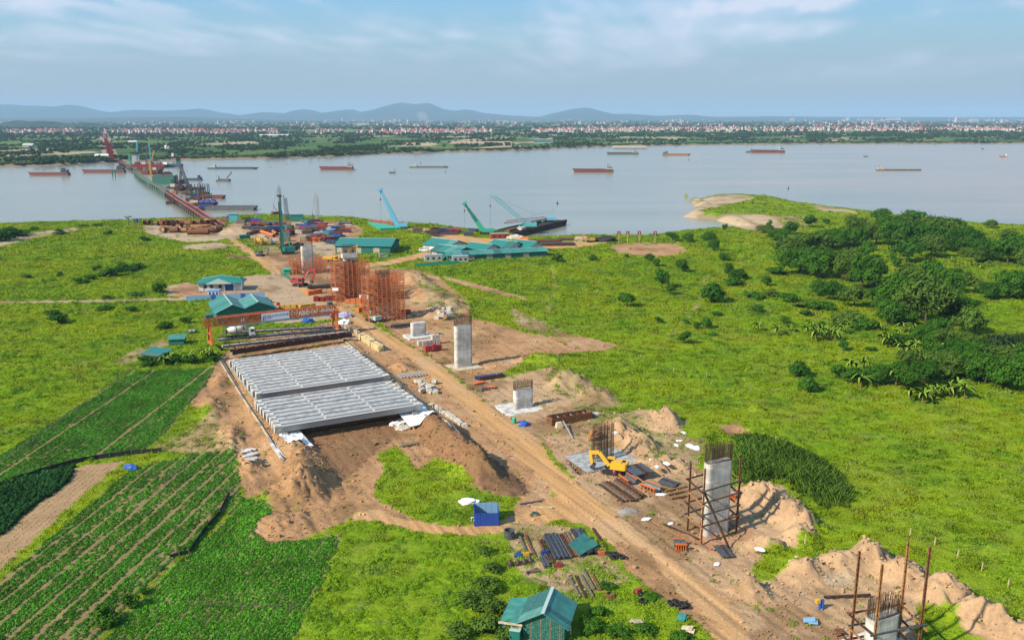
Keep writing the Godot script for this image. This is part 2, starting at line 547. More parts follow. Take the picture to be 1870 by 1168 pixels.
func layout():
	bank = outline([[-420, 424], [-200, 419], [0, 415], [100, 412], [200, 410], [260, 408], [330, 405], [395, 404], [430, 400], [480, 398], [560, 400], [600, 402], [640, 402], [690, 409], [740, 414], [800, 416], [870, 427], [900, 427], [935, 430], [960, 440], [1010, 439], [1060, 436], [1110, 437], [1180, 437], [1230, 430], [1280, 425], [1320, 422], [1372, 419], [1340, 411], [1300, 401], [1245, 396], [1262, 385], [1270, 378], [1255, 368], [1275, 360], [1340, 357], [1430, 362], [1480, 374], [1560, 384], [1640, 394], [1720, 404], [1800, 411], [1870, 415], [2100, 424], [2400, 432]], WATER)
	bank.append(Vector2(700, 100)); bank.append(Vector2(-700, 100))
	# fields on the left
	zone("field", [[249, 677], [390, 672], [375, 700], [345, 735], [300, 790], [255, 826], [140, 838], [60, 868], [-60, 890], [-200, 950], [-200, 905], [-60, 868]])
	zone("reeds", [[-60, 894], [60, 870], [140, 850], [125, 880], [60, 928], [0, 978], [-80, 1020], [-160, 1010]])
	zone("bare", [[142, 852], [228, 840], [150, 905], [60, 985], [0, 1040], [-80, 1110], [-150, 1110], [-80, 1025], [0, 978], [60, 928]])
	zone("field", [[235, 860], [350, 828], [430, 823], [437, 870], [440, 902], [410, 940], [350, 1000], [300, 1040], [230, 1110], [160, 1185], [-120, 1200], [-80, 1125], [0, 1062], [120, 957]])
	zone("field", [[440, 905], [490, 920], [500, 940], [460, 970], [490, 992], [560, 985], [625, 975], [600, 1040], [560, 1110], [520, 1200], [160, 1200], [240, 1110], [310, 1040], [360, 1000], [410, 950]])
	zone("bare", [[375, 690], [345, 728], [330, 722], [362, 687]])
	# the working strip
	zone("dirt", [[370, 690], [412, 640], [470, 612], [600, 588], [650, 590], [715, 622], [805, 692], [895, 772], [945, 806], [1005, 870], [1010, 935], [940, 966], [860, 978], [780, 974], [700, 950], [640, 948], [600, 965], [545, 987], [490, 992], [460, 970], [498, 930], [482, 905], [445, 905], [432, 830], [400, 790], [385, 750], [345, 740]])
	zone("grass", [[705, 830], [722, 812], [745, 835], [762, 858], [800, 830], [850, 862], [868, 890], [905, 905], [948, 908], [935, 935], [905, 958], [830, 962], [760, 948], [680, 908], [690, 880], [705, 850]])
	zone("brown", [[745, 760], [790, 770], [850, 790], [900, 840], [960, 885], [940, 905], [880, 890], [830, 855], [790, 830], [765, 800]])
	zone("dark", [[870, 850], [905, 840], [955, 880], [965, 905], [930, 908], [880, 893]])
	zone("brown", [[545, 780], [640, 755], [720, 760], [730, 790], [690, 820], [640, 870], [620, 880], [590, 850]])
	zone("grass", [[690, 830], [715, 815], [730, 840], [700, 850]])
	zone("dead", [[330, 790], [395, 750], [400, 790], [430, 825], [350, 826], [270, 826]])
	zone("road", [[1330, 1200], [1240, 1082], [1130, 1002], [1050, 947], [1000, 885], [960, 850], [925, 802], [880, 770], [840, 730], [790, 690], [745, 650], [700, 620], [660, 597], [630, 582], [590, 557], [555, 537], [520, 520], [490, 495], [460, 472], [425, 445], [392, 420], [402, 414], [440, 443], [475, 466], [510, 486], [545, 510], [580, 528], [620, 555], [655, 573], [690, 597], [730, 622], [790, 655], [840, 695], [885, 733], [935, 772], [985, 800], [1015, 850], [1060, 888], [1105, 920], [1165, 965], [1255, 1040], [1335, 1095], [1440, 1200]])
	zone("road", [[1010, 905], [960, 935], [890, 955], [820, 960], [740, 948], [690, 930], [650, 935], [640, 950], [690, 952], [780, 975], [870, 978], [950, 968], [1020, 950], [1060, 955], [1080, 930]])
	zone("dirt", [[690, 587], [760, 580], [850, 580], [900, 588], [950, 604], [1000, 614], [1060, 613], [1132, 630], [1105, 640], [1040, 643], [985, 650], [950, 665], [900, 690], [880, 722], [835, 690], [785, 650], [728, 620]])
	zone("clay", [[1030, 622], [1090, 620], [1132, 631], [1100, 640], [1040, 642]])
	zone("weedy", [[930, 560], [1000, 590], [1050, 615], [990, 612], [945, 595]])
	zone("tan", [[850, 702], [900, 690], [960, 680], [1010, 668], [1060, 688], [1080, 722], [1050, 745], [1110, 762], [1170, 745], [1255, 770], [1240, 790], [1290, 820], [1270, 850], [1340, 890], [1425, 885], [1485, 940], [1492, 980], [1420, 1012], [1405, 1055], [1440, 1045], [1500, 1010], [1570, 1003], [1640, 1018], [1700, 1050], [1765, 1085], [1810, 1125], [1880, 1165], [1900, 1210], [1400, 1210], [1335, 1095], [1250, 1040], [1160, 965], [1060, 890], [985, 800], [930, 770]])
	zone("weedy", [[1075, 745], [1170, 760], [1200, 790], [1290, 800], [1280, 850], [1200, 840], [1150, 800], [1080, 780]])
	zone("weedy", [[1010, 668], [1060, 688], [1140, 740], [1060, 750], [1000, 700]])
	zone("grass", [[1395, 1010], [1445, 1000], [1500, 1005], [1450, 1025], [1400, 1060], [1365, 1060], [1375, 1035]])
	zone("grass", [[1680, 1100], [1740, 1110], [1760, 1150], [1840, 1190], [1700, 1200], [1670, 1150]])
	zone("dirt", [[1120, 990], [1180, 1000], [1240, 1080], [1300, 1130], [1330, 1170], [1290, 1150], [1200, 1085], [1140, 1040]])
	zone("weedy", [[930, 955], [1040, 960], [1100, 1000], [1150, 1060], [1060, 1090], [960, 1060], [930, 1010]])
	zone("clay", [[1250, 960], [1290, 945], [1370, 965], [1380, 985], [1300, 1010], [1240, 985]])
	zone("grey", [[1130, 930], [1160, 928], [1170, 940], [1135, 942]])
	zone("sand", [[1500, 1055], [1540, 1048], [1570, 1055], [1550, 1068], [1510, 1066]])
	# yards further off
	zone("yard", [[300, 522], [345, 515], [368, 530], [450, 503], [528, 500], [548, 532], [592, 556], [628, 580], [590, 585], [500, 592], [480, 560], [440, 552], [345, 545], [305, 540]])
	zone("clay", [[330, 516], [365, 520], [380, 545], [340, 545], [310, 538]])
	zone("dirt", [[395, 426], [420, 407], [520, 404], [600, 407], [645, 425], [628, 455], [640, 480], [740, 492], [800, 505], [850, 545], [860, 575], [780, 585], [700, 585], [640, 565], [600, 545], [560, 522], [500, 488], [470, 462], [560, 452], [545, 430], [500, 425], [440, 430]])
	zone("dirt", [[420, 408], [520, 402], [640, 404], [665, 420], [650, 440], [620, 470], [560, 478], [515, 462], [470, 440], [430, 425]])
	zone("weedy", [[445, 434], [500, 440], [520, 452], [495, 462], [472, 456]])
	zone("sand", [[640, 425], [600, 470], [560, 480], [530, 465], [560, 440], [520, 420], [600, 415]])
	zone("brown", [[480, 462], [560, 455], [620, 480], [700, 500], [690, 540], [620, 530], [560, 510], [510, 480]])
	zone("dirt", [[700, 490], [760, 492], [800, 505], [850, 545], [860, 580], [800, 590], [760, 550], [720, 520]])
	zone("weedy", [[755, 510], [800, 520], [850, 560], [840, 580], [780, 560]])
	zone("sand", [[260, 412], [330, 407], [395, 408], [420, 430], [400, 440], [350, 442], [300, 436], [265, 425]])
	zone("yard", [[400, 420], [440, 407], [475, 418], [460, 436], [412, 436]])
	zone("sand", [[330, 448], [400, 443], [435, 450], [380, 456], [335, 455]])
	zone("dark", [[410, 464], [460, 468], [455, 473], [415, 472]])
	zone("road", [[610, 487], [690, 478], [745, 467], [785, 455], [802, 441], [770, 425], [735, 416], [800, 418], [860, 432], [950, 442], [1060, 440], [1115, 442], [1060, 452], [960, 456], [870, 446], [832, 442], [812, 452], [770, 472], [720, 482], [620, 492]])
	zone("dirt", [[1110, 448], [1160, 443], [1240, 444], [1258, 460], [1200, 470], [1130, 462]])
	zone("sand", [[1255, 372], [1275, 358], [1340, 355], [1385, 360], [1330, 374], [1280, 383], [1290, 395], [1330, 390], [1400, 392], [1450, 398], [1440, 414], [1390, 424], [1340, 414], [1300, 402], [1240, 396]])
	zone("sand", [[1480, 374], [1560, 384], [1570, 390], [1500, 384]])
	zone("weedy", [[1400, 392], [1490, 396], [1480, 412], [1440, 414]])
	zone("sand", [[0, 440], [60, 425], [140, 415], [145, 420], [70, 432], [0, 450], [-40, 455]])
	zone("yard", [[-200, 549], [0, 550], [200, 547], [340, 543], [342, 548], [200, 551.5], [0, 554], [-200, 554]])
	zone("weedy", [[205, 665], [240, 640], [300, 620], [320, 625], [270, 645], [230, 668]])
	zone("clay", [[800, 503], [840, 510], [960, 543], [966, 548], [900, 535], [830, 516]])
	zone("brown", [[1310, 775], [1350, 772], [1370, 790], [1330, 795]])
	zone("weedy", [[1006, 484], [1010, 484], [1017, 530], [1004, 555], [1004, 576], [1000, 576], [999, 553], [1012, 530]])
	zone("weedy", [[1180, 655], [1184, 652], [1270, 560], [1290, 500], [1294, 500], [1276, 562]])
	# banks, heaps and pits
	raise([[412, 642], [438, 650], [560, 800], [600, 850], [625, 880], [560, 925], [500, 935], [500, 880], [470, 820], [440, 760], [418, 700]], 1.9, 6.0, 0.2)
	raise([[605, 598], [640, 612], [800, 745], [860, 790], [905, 840], [930, 885], [890, 892], [835, 860], [785, 830], [745, 775], [700, 735]], 1.9, 6.0, 0.2)
	raise([[525, 800], [575, 800], [640, 868], [600, 912], [520, 925], [500, 870]], 1.3, 5.0, 0.4)
	raise([[745, 772], [800, 762], [905, 840], [932, 885], [890, 893], [800, 850], [762, 805]], 1.7, 4.5, 0.4)
	raise([[560, 772], [690, 742], [650, 700], [590, 640], [470, 660], [520, 730]], 1.5, 3.0, 0.1)
	mound(545, 900, 9, 9, 2.2, 0.3, 0.45)
	mound(510, 955, 9, 7, 0.9, 0.3, 0.35)
	mound(870, 860, 7, 10, 1.4, 0.3, 0.5)
	mound(920, 890, 6, 5, 0.8, 0.3, 0.35)
	mound(385, 745, 4, 12, 1.6, 0.4, 0.5)
	mound(420, 800, 4, 12, 1.7, 0.3, 0.55)
	mound(455, 850, 4, 8, 1.4, 0.3, 0.5)
	mound(400, 700, 3, 9, 1.2, 0.3, 0.4)
	mound(755, 515, 12, 9, 4.5, 0, 0.4)
	mound(790, 545, 10, 8, 3.2, 0, 0.45)
	mound(825, 562, 9, 9, 3.6, 0.3, 0.5)
	mound(800, 575, 8, 6, 2, 0, 0.4)
	mound(770, 535, 9, 7, 2.4, 0, 0.4)
	mound(735, 672, 5, 3.4, 1.9, 0, 0.3)
	mound(985, 660, 10, 4, 2.34, 0, 0.45)
	mound(1040, 700, 8, 6, 3.38, 0.4, 0.5)
	mound(1090, 725, 8, 6, 2.08, 0.4, 0.5)
	mound(1130, 790, 6, 7, 3.9, 0.5, 0.55)
	mound(1165, 815, 6, 6, 3.25, 0.3, 0.55)
	mound(1210, 775, 7, 5, 4.16, 0, 0.55)
	mound(1185, 855, 6, 4, 1.69, 0, 0.5)
	mound(1230, 850, 5, 4, 1.95, 0, 0.5)
	mound(1400, 915, 8, 5, 3.38, -0.5, 0.5)
	mound(1450, 950, 5, 7, 3.64, 0.4, 0.5)
	mound(1460, 985, 4, 4, 2.86, 0, 0.5)
	mound(1400, 1000, 5, 4, 1.82, 0, 0.5)
	mound(1370, 1080, 4, 3, 2.47, 0, 0.55)
	mound(1470, 1050, 4.5, 4, 2.86, 0, 0.55)
	mound(1530, 1035, 4.5, 4, 3.12, 0, 0.5)
	mound(1590, 1025, 4.5, 4.5, 3.9, 0, 0.5)
	mound(1650, 1050, 5, 4, 3.12, 0, 0.5)
	mound(1720, 1085, 6, 4, 3.38, -0.4, 0.5)
	mound(1790, 1130, 6, 4, 3.38, -0.5, 0.5)
	mound(1870, 1170, 7, 4, 3.12, -0.5, 0.5)
	mound(1382, 750, 2.6, 1.6, 1.43, 0, 0.5)
	mound(1410, 800, 2, 1.4, 0.8, 0, 0.5)
	mound(1340, 783, 4, 2.6, -1.6, 0, 0.2)
	mound(690, 462, 6, 4, 0.7, 0, 0.4)
	mound(430, 425, 14, 11, 3.2, 0, 0.2)
	mound(1000, 425, 16, 9, 0.8, 0, 0.3)
	mound(770, 430, 18, 8, 1.2, 0, 0.3)
	mound(700, 505, 14, 8, 1.5, 0, 0.4)
	mound(590, 505, 9, 8, -1, 0, 0.3)
	raise([[1030, 838], [1090, 815], [1165, 842], [1055, 870]], -1.2, 2.0, 0.1)
	raise([[895, 740], [950, 722], [1000, 745], [915, 762]], -0.7, 1.8, 0.1)
	raise([[800, 662], [850, 645], [905, 672], [850, 685]], -0.6, 2.5, 0.1)
	raise([[1240, 985], [1290, 945], [1390, 965], [1310, 1010]], -0.4, 2.0, 0.1)

func build_ground():
	var strips := [[60.0, -88.0, 4.0, 130.0], [-88.0, -190.0, 0.62, 132.0], [-190.0, -300.0, 0.9, 200.0], [-300.0, -430.0, 1.3, 275.0], [-430.0, -580.0, 2.0, 370.0], [-580.0, -960.0, 3.2, 640.0]]
	var vs := PackedVector3Array()
	var ns := PackedVector3Array()
	var cs := PackedColorArray()
	var ix := PackedInt32Array()
	for s in strips:
		var xs := PackedFloat32Array()
		var x := 0.0
		var st: float = s[2]
		while x < 1200.0:
			xs.append(x)
			if x > s[3]: st *= 1.35
			x += st
		var all := PackedFloat32Array()
		for i in range(xs.size() - 1, 0, -1): all.append(-xs[i])
		all.append_array(xs)
		var rows := int(ceil((s[0] - s[1]) / s[2]))
		var dz: float = (s[0] - s[1]) / rows
		var w := all.size()
		var base := vs.size()
		var ys := PackedFloat32Array()
		ys.resize(w * (rows + 1))
		var ks := PackedStringArray()
		ks.resize(w * (rows + 1))
		for j in rows + 1:
			var z: float = s[0] - j * dz
			for i in w:
				var kd := kind_at(all[i], z)
				ks[j * w + i] = kd
				var rut := 0.0
				if kd == "road" or kd == "dirt" or kd == "brown" or kd == "clay" or kd == "tan":      # wheel ruts and rough ground
					var al := all[i] * U.x + z * U.z
					var ac := all[i] * V.x + z * V.z
					rut = -0.16 * smoothstep(0.05, 0.4, n_mid.get_noise_2d(al * 0.14, ac * 6.0))
					if kd != "road": rut += 0.16 * n_fine.get_noise_2d(all[i] * 1.1, z * 1.1) - 0.2 * absf(n_mid.get_noise_2d(all[i] * 4.0, z * 4.0))
				ys[j * w + i] = ground(all[i], z) + rut
		for j in rows + 1:
			var z: float = s[0] - j * dz
			for i in w:
				var q := j * w + i
				var i0 := maxi(i - 1, 0)
				var i1 := mini(i + 1, w - 1)
				var j0 := maxi(j - 1, 0)
				var j1 := mini(j + 1, rows)
				vs.append(Vector3(all[i], ys[q], z))
				var gx := (ys[j * w + i1] - ys[j * w + i0]) / (all[i1] - all[i0])
				var gz := (ys[j1 * w + i] - ys[j0 * w + i]) / (-(j1 - j0) * dz)
				ns.append(Vector3(-gx, 1, -gz).normalized())
				var c := soil_colour(all[i], z, ks[q])
				cs.append(Color(c.x, c.y, c.z))
		for j in rows:
			for i in w - 1:
				var a := base + j * w + i
				ix.append(a); ix.append(a + w); ix.append(a + 1)
				ix.append(a + 1); ix.append(a + w); ix.append(a + w + 1)
		# a skirt under both long edges closes the seam to the next strip
		for j in [0, rows]:
			var top: int = base + j * w
			var low := vs.size()
			for i in w:
				vs.append(vs[top + i] + Vector3(0, -0.6, 0)); ns.append(ns[top + i]); cs.append(cs[top + i])
			for i in w - 1:
				ix.append(top + i); ix.append(low + i); ix.append(top + i + 1)
				ix.append(top + i + 1); ix.append(low + i); ix.append(low + i + 1)
	var a := []
	a.resize(Mesh.ARRAY_MAX)
	a[Mesh.ARRAY_VERTEX] = vs
	a[Mesh.ARRAY_NORMAL] = ns
	a[Mesh.ARRAY_COLOR] = cs
	a[Mesh.ARRAY_INDEX] = ix
	var m := ArrayMesh.new()
	m.add_surface_from_arrays(Mesh.PRIMITIVE_TRIANGLES, a)
	var gm := mat("soil", Color(1, 1, 1), 0.95, 0, T.soil, 19.0)
	gm.vertex_color_use_as_albedo = true
	structure(m, "ground", gm)

func build_water():
	# silty water, redder with silt towards the right bank
	var vs := PackedVector3Array()
	var ns := PackedVector3Array()
	var cs := PackedColorArray()
	var ix := PackedInt32Array()
	var xs := [-12000, -3000]
	for i in 150: xs.append(-1800 + i * 26)
	xs.append_array([2600, 4000, 12000])
	var zs := []
	for j in 130: zs.append(-380 - j * (6.0 + j * 0.14))
	for z in zs:
		for x in xs:
			var silt := smoothstep(-0.1, 0.5, n_big.get_noise_2d(x * 0.06, z * 0.3) * 0.6 + (x - 250.0) / 600.0 - absf(z + 900.0) / 2000.0)
			var c := Vector3(0.20, 0.198, 0.15).lerp(Vector3(0.285, 0.215, 0.16), silt) * (1.0 + 0.10 * n_big.get_noise_2d(x * 0.12, z * 0.5) + 0.16 * n_big.get_noise_2d(x * 0.16 + z * 0.05, z * 1.4))
			vs.append(Vector3(x, WATER, z)); ns.append(Vector3.UP); cs.append(Color(c.x, c.y, c.z))
	for j in zs.size() - 1:
		for i in xs.size() - 1:
			var a := j * xs.size() + i
			ix.append(a); ix.append(a + xs.size()); ix.append(a + 1)
			ix.append(a + 1); ix.append(a + xs.size()); ix.append(a + xs.size() + 1)
	var a := []
	a.resize(Mesh.ARRAY_MAX)
	a[Mesh.ARRAY_VERTEX] = vs
	a[Mesh.ARRAY_NORMAL] = ns
	a[Mesh.ARRAY_COLOR] = cs
	a[Mesh.ARRAY_INDEX] = ix
	var me := ArrayMesh.new()
	me.add_surface_from_arrays(Mesh.PRIMITIVE_TRIANGLES, a)
	var im := noise(FastNoiseLite.TYPE_SIMPLEX_SMOOTH, 0.03, 4, 41).get_seamless_image(512, 512)
	im.bump_map_to_normal_map(3.0)
	var m := mat("water", Color(1, 1, 1), 0.2)
	m.vertex_color_use_as_albedo = true
	m.uv1_triplanar = true
	m.uv1_world_triplanar = true
	m.uv1_scale = Vector3.ONE / 60.0
	m.normal_enabled = true
	m.normal_texture = ImageTexture.create_from_image(im)
	m.normal_scale = 0.2
	structure(me, "river", m)

# ---------------------------------------------------------------- plants
func multimesh(called: String, mesh: Mesh, m: Material, xf: Array, cols: PackedColorArray, label: String, category: String) -> MultiMeshInstance3D:
	var mm := MultiMesh.new()
	mm.transform_format = MultiMesh.TRANSFORM_3D
	mm.use_colors = true
	mm.mesh = mesh
	mm.instance_count = xf.size()
	var buf := PackedFloat32Array()
	buf.resize(xf.size() * 16)
	for i in xf.size():
		var t: Transform3D = xf[i]
		var o := i * 16
		buf[o] = t.basis.x.x; buf[o + 1] = t.basis.y.x; buf[o + 2] = t.basis.z.x; buf[o + 3] = t.origin.x
		buf[o + 4] = t.basis.x.y; buf[o + 5] = t.basis.y.y; buf[o + 6] = t.basis.z.y; buf[o + 7] = t.origin.y
		buf[o + 8] = t.basis.x.z; buf[o + 9] = t.basis.y.z; buf[o + 10] = t.basis.z.z; buf[o + 11] = t.origin.z
		var c := cols[i]
		buf[o + 12] = c.r; buf[o + 13] = c.g; buf[o + 14] = c.b; buf[o + 15] = 1.0
	mm.buffer = buf
	var o := MultiMeshInstance3D.new()
	o.name = numbered(called)
	o.multimesh = mm
	o.material_override = m
	add_child(o)
	meta(o, label, category, "", "stuff")
	return o

func tuft(seed_: int, blades: int, spread: float, tall: float, wide: float) -> ArrayMesh:
	var r := RandomNumberGenerator.new()
	r.seed = seed_
	var g := geo(true)
	for i in blades:
		var a := r.randf() * TAU
		var d := sqrt(r.randf()) * spread
		var p := Vector3(cos(a) * d, 0, sin(a) * d)
		var b := r.randf() * TAU
		var side := Vector3(cos(b), 0, sin(b)) * wide * r.randf_range(0.6, 1.2)
		var lean := Vector3(r.randf_range(-1, 1), 0, r.randf_range(-1, 1)) * tall * 0.75
		var h := tall * r.randf_range(0.5, 1.1)
		var k := r.randf_range(0.75, 1.2)
		g.tint = Color(k, k, k)
		var top := p + lean * 0.5 + Vector3(0, h * 0.75, 0)
		var tip := p + lean + Vector3(0, h, 0)
		var nn := Vector3(lean.x * 0.4, tall, lean.z * 0.4).normalized()
		for w in [p - side, top - side * 0.8, p + side, p + side, top - side * 0.8, top + side * 0.8, top - side * 0.8, tip, top + side * 0.8]:
			g.v.append(w); g.n.append(nn); g.c.append(g.tint)
	return g.mesh()

func leafy(seed_: int, leaves: int, rad: float, tall: float, size: float) -> ArrayMesh:    # a low plant of many small leaves
	var r := RandomNumberGenerator.new()
	r.seed = seed_
	var g := geo(true)
	for i in leaves:
		var a := r.randf() * TAU
		var e := asin(r.randf_range(0.0, 1.0))
		var nn := Vector3(cos(a) * cos(e), sin(e), sin(a) * cos(e))
		var q := r.randf_range(0.65, 1.0)
		var p := Vector3(nn.x * rad * q, nn.y * tall * q, nn.z * rad * q)
		var k := r.randf_range(0.7, 1.25)
		g.tint = Color(k, k, k * r.randf_range(0.8, 1.1))
		g.leaf(p, (nn + Vector3(r.randf_range(-0.6, 0.6), r.randf_range(0, 0.8), r.randf_range(-0.6, 0.6))).normalized(), size * r.randf_range(0.7, 1.3), r.randf() * TAU)
	return g.mesh()

func grass_colour(x: float, z: float) -> Vector3:
	var b := n_big.get_noise_2d(x * 0.8 + 300.0, z * 0.8)
	var m := n_mid.get_noise_2d(x * 0.5, z * 0.5)
	var m2 := n_mid.get_noise_2d(x * 1.6 + 40.0, z * 1.6)
	var c := Vector3(0.235, 0.375, 0.007)
	c = c.lerp(Vector3(0.35, 0.43, 0.008), clampf(0.5 + 1.6 * b, 0, 1))
	c = c.lerp(Vector3(0.095, 0.225, 0.010), clampf(0.08 + 1.5 * m + 0.5 * m2, 0, 0.85))
	c = c.lerp(Vector3(0.40, 0.39, 0.13), clampf(1.3 * n_mid.get_noise_2d(x * 0.9 - 80.0, z * 2.2) - 0.22, 0, 0.6))
	c = c.lerp(Vector3(0.30, 0.22, 0.06), clampf(1.4 * n_mid.get_noise_2d(x * 0.45 + 210.0, z * 0.8) - 0.45, 0, 0.5))
	return c

func build_grass():
	var fence_line := outline([[1100, 625], [1130, 640], [1170, 655], [1230, 680], [1300, 700], [1370, 715], [1440, 735]])
	var kinds := [tuft(1, 30, 0.66, 0.46, 0.05), tuft(2, 30, 0.8, 0.34, 0.055), leafy(3, 48, 0.66, 0.46, 0.13), leafy(4, 80, 0.95, 0.9, 0.15)]
	var xf := [[], [], [], []]
	var cols := [PackedColorArray(), PackedColorArray(), PackedColorArray(), PackedColorArray()]
	var bands := [[-96.0, -150.0, 0.66], [-150.0, -220.0, 0.76], [-220.0, -320.0, 0.98], [-320.0, -450.0, 1.3], [-450.0, -640.0, 1.9], [-640.0, -900.0, 3.4]]
	for b in bands:
		var st: float = b[2]
		var z: float = b[0]
		while z > b[1]:
			var half := 0.60 * -z + 34.0
			var x := -half
			while x < half:
				var px := x + rng.randf_range(-0.5, 0.5) * st
				var pz := z + rng.randf_range(-0.5, 0.5) * st
				x += st
				var kind := kind_at(px, pz)
				var keep: float = KINDS[kind][1]
				if keep <= 0.0: continue
				var m := n_mid.get_noise_2d(px * 0.7 + 17.0, pz * 0.7)
				if keep < 1.0 and rng.randf() > keep * (1.0 + 1.6 * m): continue
				var y := ground(px, pz)
				if y < -3.2: continue
				var sandy := pz < -560.0 and px > 150.0
				if pz < -470.0 and shore(px, pz) < 4.0: continue
				if sandy and rng.randf() < 0.25: continue
				var slope := Vector2(ground(px + 0.8, pz) - y, ground(px, pz + 0.8) - y).length()
				if y > 0.7 and slope > 0.3 and keep < 1.0 and rng.randf() < 0.6: continue
				var c := grass_colour(px, pz)
				if kind == "dead": c = c.lerp(Vector3(0.24, 0.19, 0.05), 0.5)
				var pick := 0
				var sc := st * rng.randf_range(0.85, 1.35)
				var weeds := n_mid.get_noise_2d(px * 1.1 - 33.0, pz * 1.1) + 0.35 * n_big.get_noise_2d(px * 2.0, pz * 2.0)
				var low_left := px > -42.0 and px < 26.0 and pz > -140.0     # rank weeds round the near shed
				if low_left: weeds += 0.35
				if px < -60.0 and pz > -420.0: weeds += 0.14
				var u := rng.randf()
				if pz > -270.0 and pz < -205.0 and px > 20.0 and edge_distance(Vector2(px, pz), fence_line, false) < 1.3: weeds = 1.0
				if weeds > 0.34 and u < 0.34:
					pick = 3
					c = c.lerp(Vector3(0.09, 0.2, 0.02), 0.55)
				elif weeds > 0.12 and u < 0.75:
					pick = 2
					c = c.lerp(Vector3(0.14, 0.29, 0.017), 0.5)
				elif u < 0.5: pick = 1
				if pz < -450.0 and pick == 3: sc *= 0.7
				c *= rng.randf_range(0.85, 1.15)
				var hum := clampf(0.85 + 1.3 * n_mid.get_noise_2d(px * 1.9, pz * 2.6), 0.4, 1.9)
				var t := Transform3D(Basis(Vector3.UP, rng.randf() * TAU).scaled(Vector3(sc, sc * hum * rng.randf_range(0.6, 0.95) / maxf(1.0, st * 0.62), sc)), Vector3(px, y - 0.04, pz))
				xf[pick].append(t)
				cols[pick].append(Color(c.x, c.y, c.z))
			z -= st
	var nm := ["meadow_grass", "short_grass", "meadow_weeds", "rank_weeds"]
	var lb := ["bright green meadow grass over the flood plain", "short yellow-green grass between the taller tufts", "low leafy weeds scattered through the meadow", "knee-high dark green weeds in clumps"]
	for k in 4:
		multimesh(nm[k], kinds[k], M.grass, xf[k], cols[k], lb[k], "grass" if k < 2 else "weeds")
		print(nm[k], " ", xf[k].size())

func build_clods():
	# lumps of earth on every bare surface, thicker on the heaps
	var me := []
	for k in 3: me.append(rock_mesh(400 + k, Vector3(1, 0.8, 1)))
	var xf := [[], [], []]
	var cols := [PackedColorArray(), PackedColorArray(), PackedColorArray()]
	var n := 0
	for b in [[-96.0, -200.0, 0.8], [-200.0, -300.0, 1.25], [-300.0, -430.0, 2.0]]:
		var z: float = b[0]
		while z > b[1]:
			var half := 0.60 * -z + 10.0
			var x := -half
			while x < half:
				x += b[2]
				var px: float = x + rng.randf_range(-0.5, 0.5) * b[2]
				var pz: float = z + rng.randf_range(-0.5, 0.5) * b[2]
				var kind := kind_at(px, pz)
				if kind == "grass" or kind == "field" or kind == "bare" or kind == "reeds": continue
				var y := ground(px, pz)
				var p := 0.06 if kind == "road" else (0.3 + 0.5 * n_mid.get_noise_2d(px * 1.5, pz * 1.5) + clampf(absf(y) * 0.35, 0, 0.5))
				if rng.randf() > p: continue
				var s: float = rng.randf_range(0.07, 0.2) * (1.0 + pow(rng.randf(), 6.0) * 2.0) * (0.7 + b[2] * 0.35)
				var c := soil_colour(px, pz, kind) * rng.randf_range(0.88, 1.2)
				var k := rng.randi() % 3
				xf[k].append(Transform3D(Basis(Vector3.UP, rng.randf() * TAU).scaled(Vector3(s * rng.randf_range(0.8, 1.6), s, s)), Vector3(px, y, pz)))
				cols[k].append(Color(c.x, c.y, c.z))
				n += 1
			z -= b[2]
	var m := mat("clod", Color(1, 1, 1), 0.95)
	m.vertex_color_use_as_albedo = true
	for k in 3: multimesh("earth_clods", me[k], m, xf[k], cols[k], "loose earth clods strewn over the bare ground", "earth")
	print("clods ", n)

func in_field(x: float, z: float, pts: PackedVector2Array) -> bool:
	return Geometry2D.is_point_in_polygon(Vector2(x, z), pts)

func crop(called: String, label: String, px: Array, a: Array, b: Array, gap: float, step: float, mesh: Mesh, c: Vector3, size: float, missing := 0.0, skip := 0, jitter := 0.12, ragged := 0.0):
	var pts := outline(px)
	var d := P(b[0], b[1]) - P(a[0], a[1])
	d = Vector3(d.x, 0, d.z).normalized()
	var e := Vector3(-d.z, 0, d.x)
	var lo := Vector2(1e9, 1e9)
	var hi := -lo
	for q in pts:
		var w := Vector2(q.x * d.x + q.y * d.z, q.x * e.x + q.y * e.z)
		lo = lo.min(w); hi = hi.max(w)
	var xf := []
	var cols := PackedColorArray()
	var row := 0
	var s := lo.y
	while s < hi.y:
		row += 1
		s += gap * rng.randf_range(0.93, 1.07)
		if skip > 0 and row % skip == 0: continue
		var t := lo.x
		while t < hi.x:
			t += step * rng.randf_range(0.7, 1.3)
			var p := d * t + e * (s + rng.randf_range(-jitter, jitter) + 0.25 * n_mid.get_noise_2d(t * 0.6, row * 20.0))
			if not in_field(p.x, p.z, pts): continue
			if p.z > -96.0: continue
			var thin := n_mid.get_noise_2d(p.x * 0.6, p.z * 0.6) + 0.6 * n_mid.get_noise_2d(t * 1.2, row * 30.0)
			if rng.randf() < missing * (1.0 + 2.2 * thin): continue
			var k := size * rng.randf_range(0.7, 1.25)
			if ragged > 0.0:
				var ed := edge_distance(Vector2(p.x, p.z), pts) + 2.5 * n_mid.get_noise_2d(p.x * 2.0, p.z * 2.0)
				if ed < ragged and rng.randf() < 0.65: continue
				k *= clampf(0.45 + ed / (ragged * 2.0), 0.4, 1.15)
			var v := c * rng.randf_range(0.75, 1.25) * (1.0 + 0.5 * n_mid.get_noise_2d(p.x * 0.9, p.z * 0.9))
			xf.append(Transform3D(Basis(Vector3.UP, rng.randf() * TAU).scaled(Vector3(k, k, k)), Vector3(p.x, ground(p.x, p.z) - 0.05, p.z)))
			cols.append(Color(v.x, v.y, v.z))
	multimesh(called, mesh, M.grass, xf, cols, label, "crop")
	print(called, " ", xf.size())

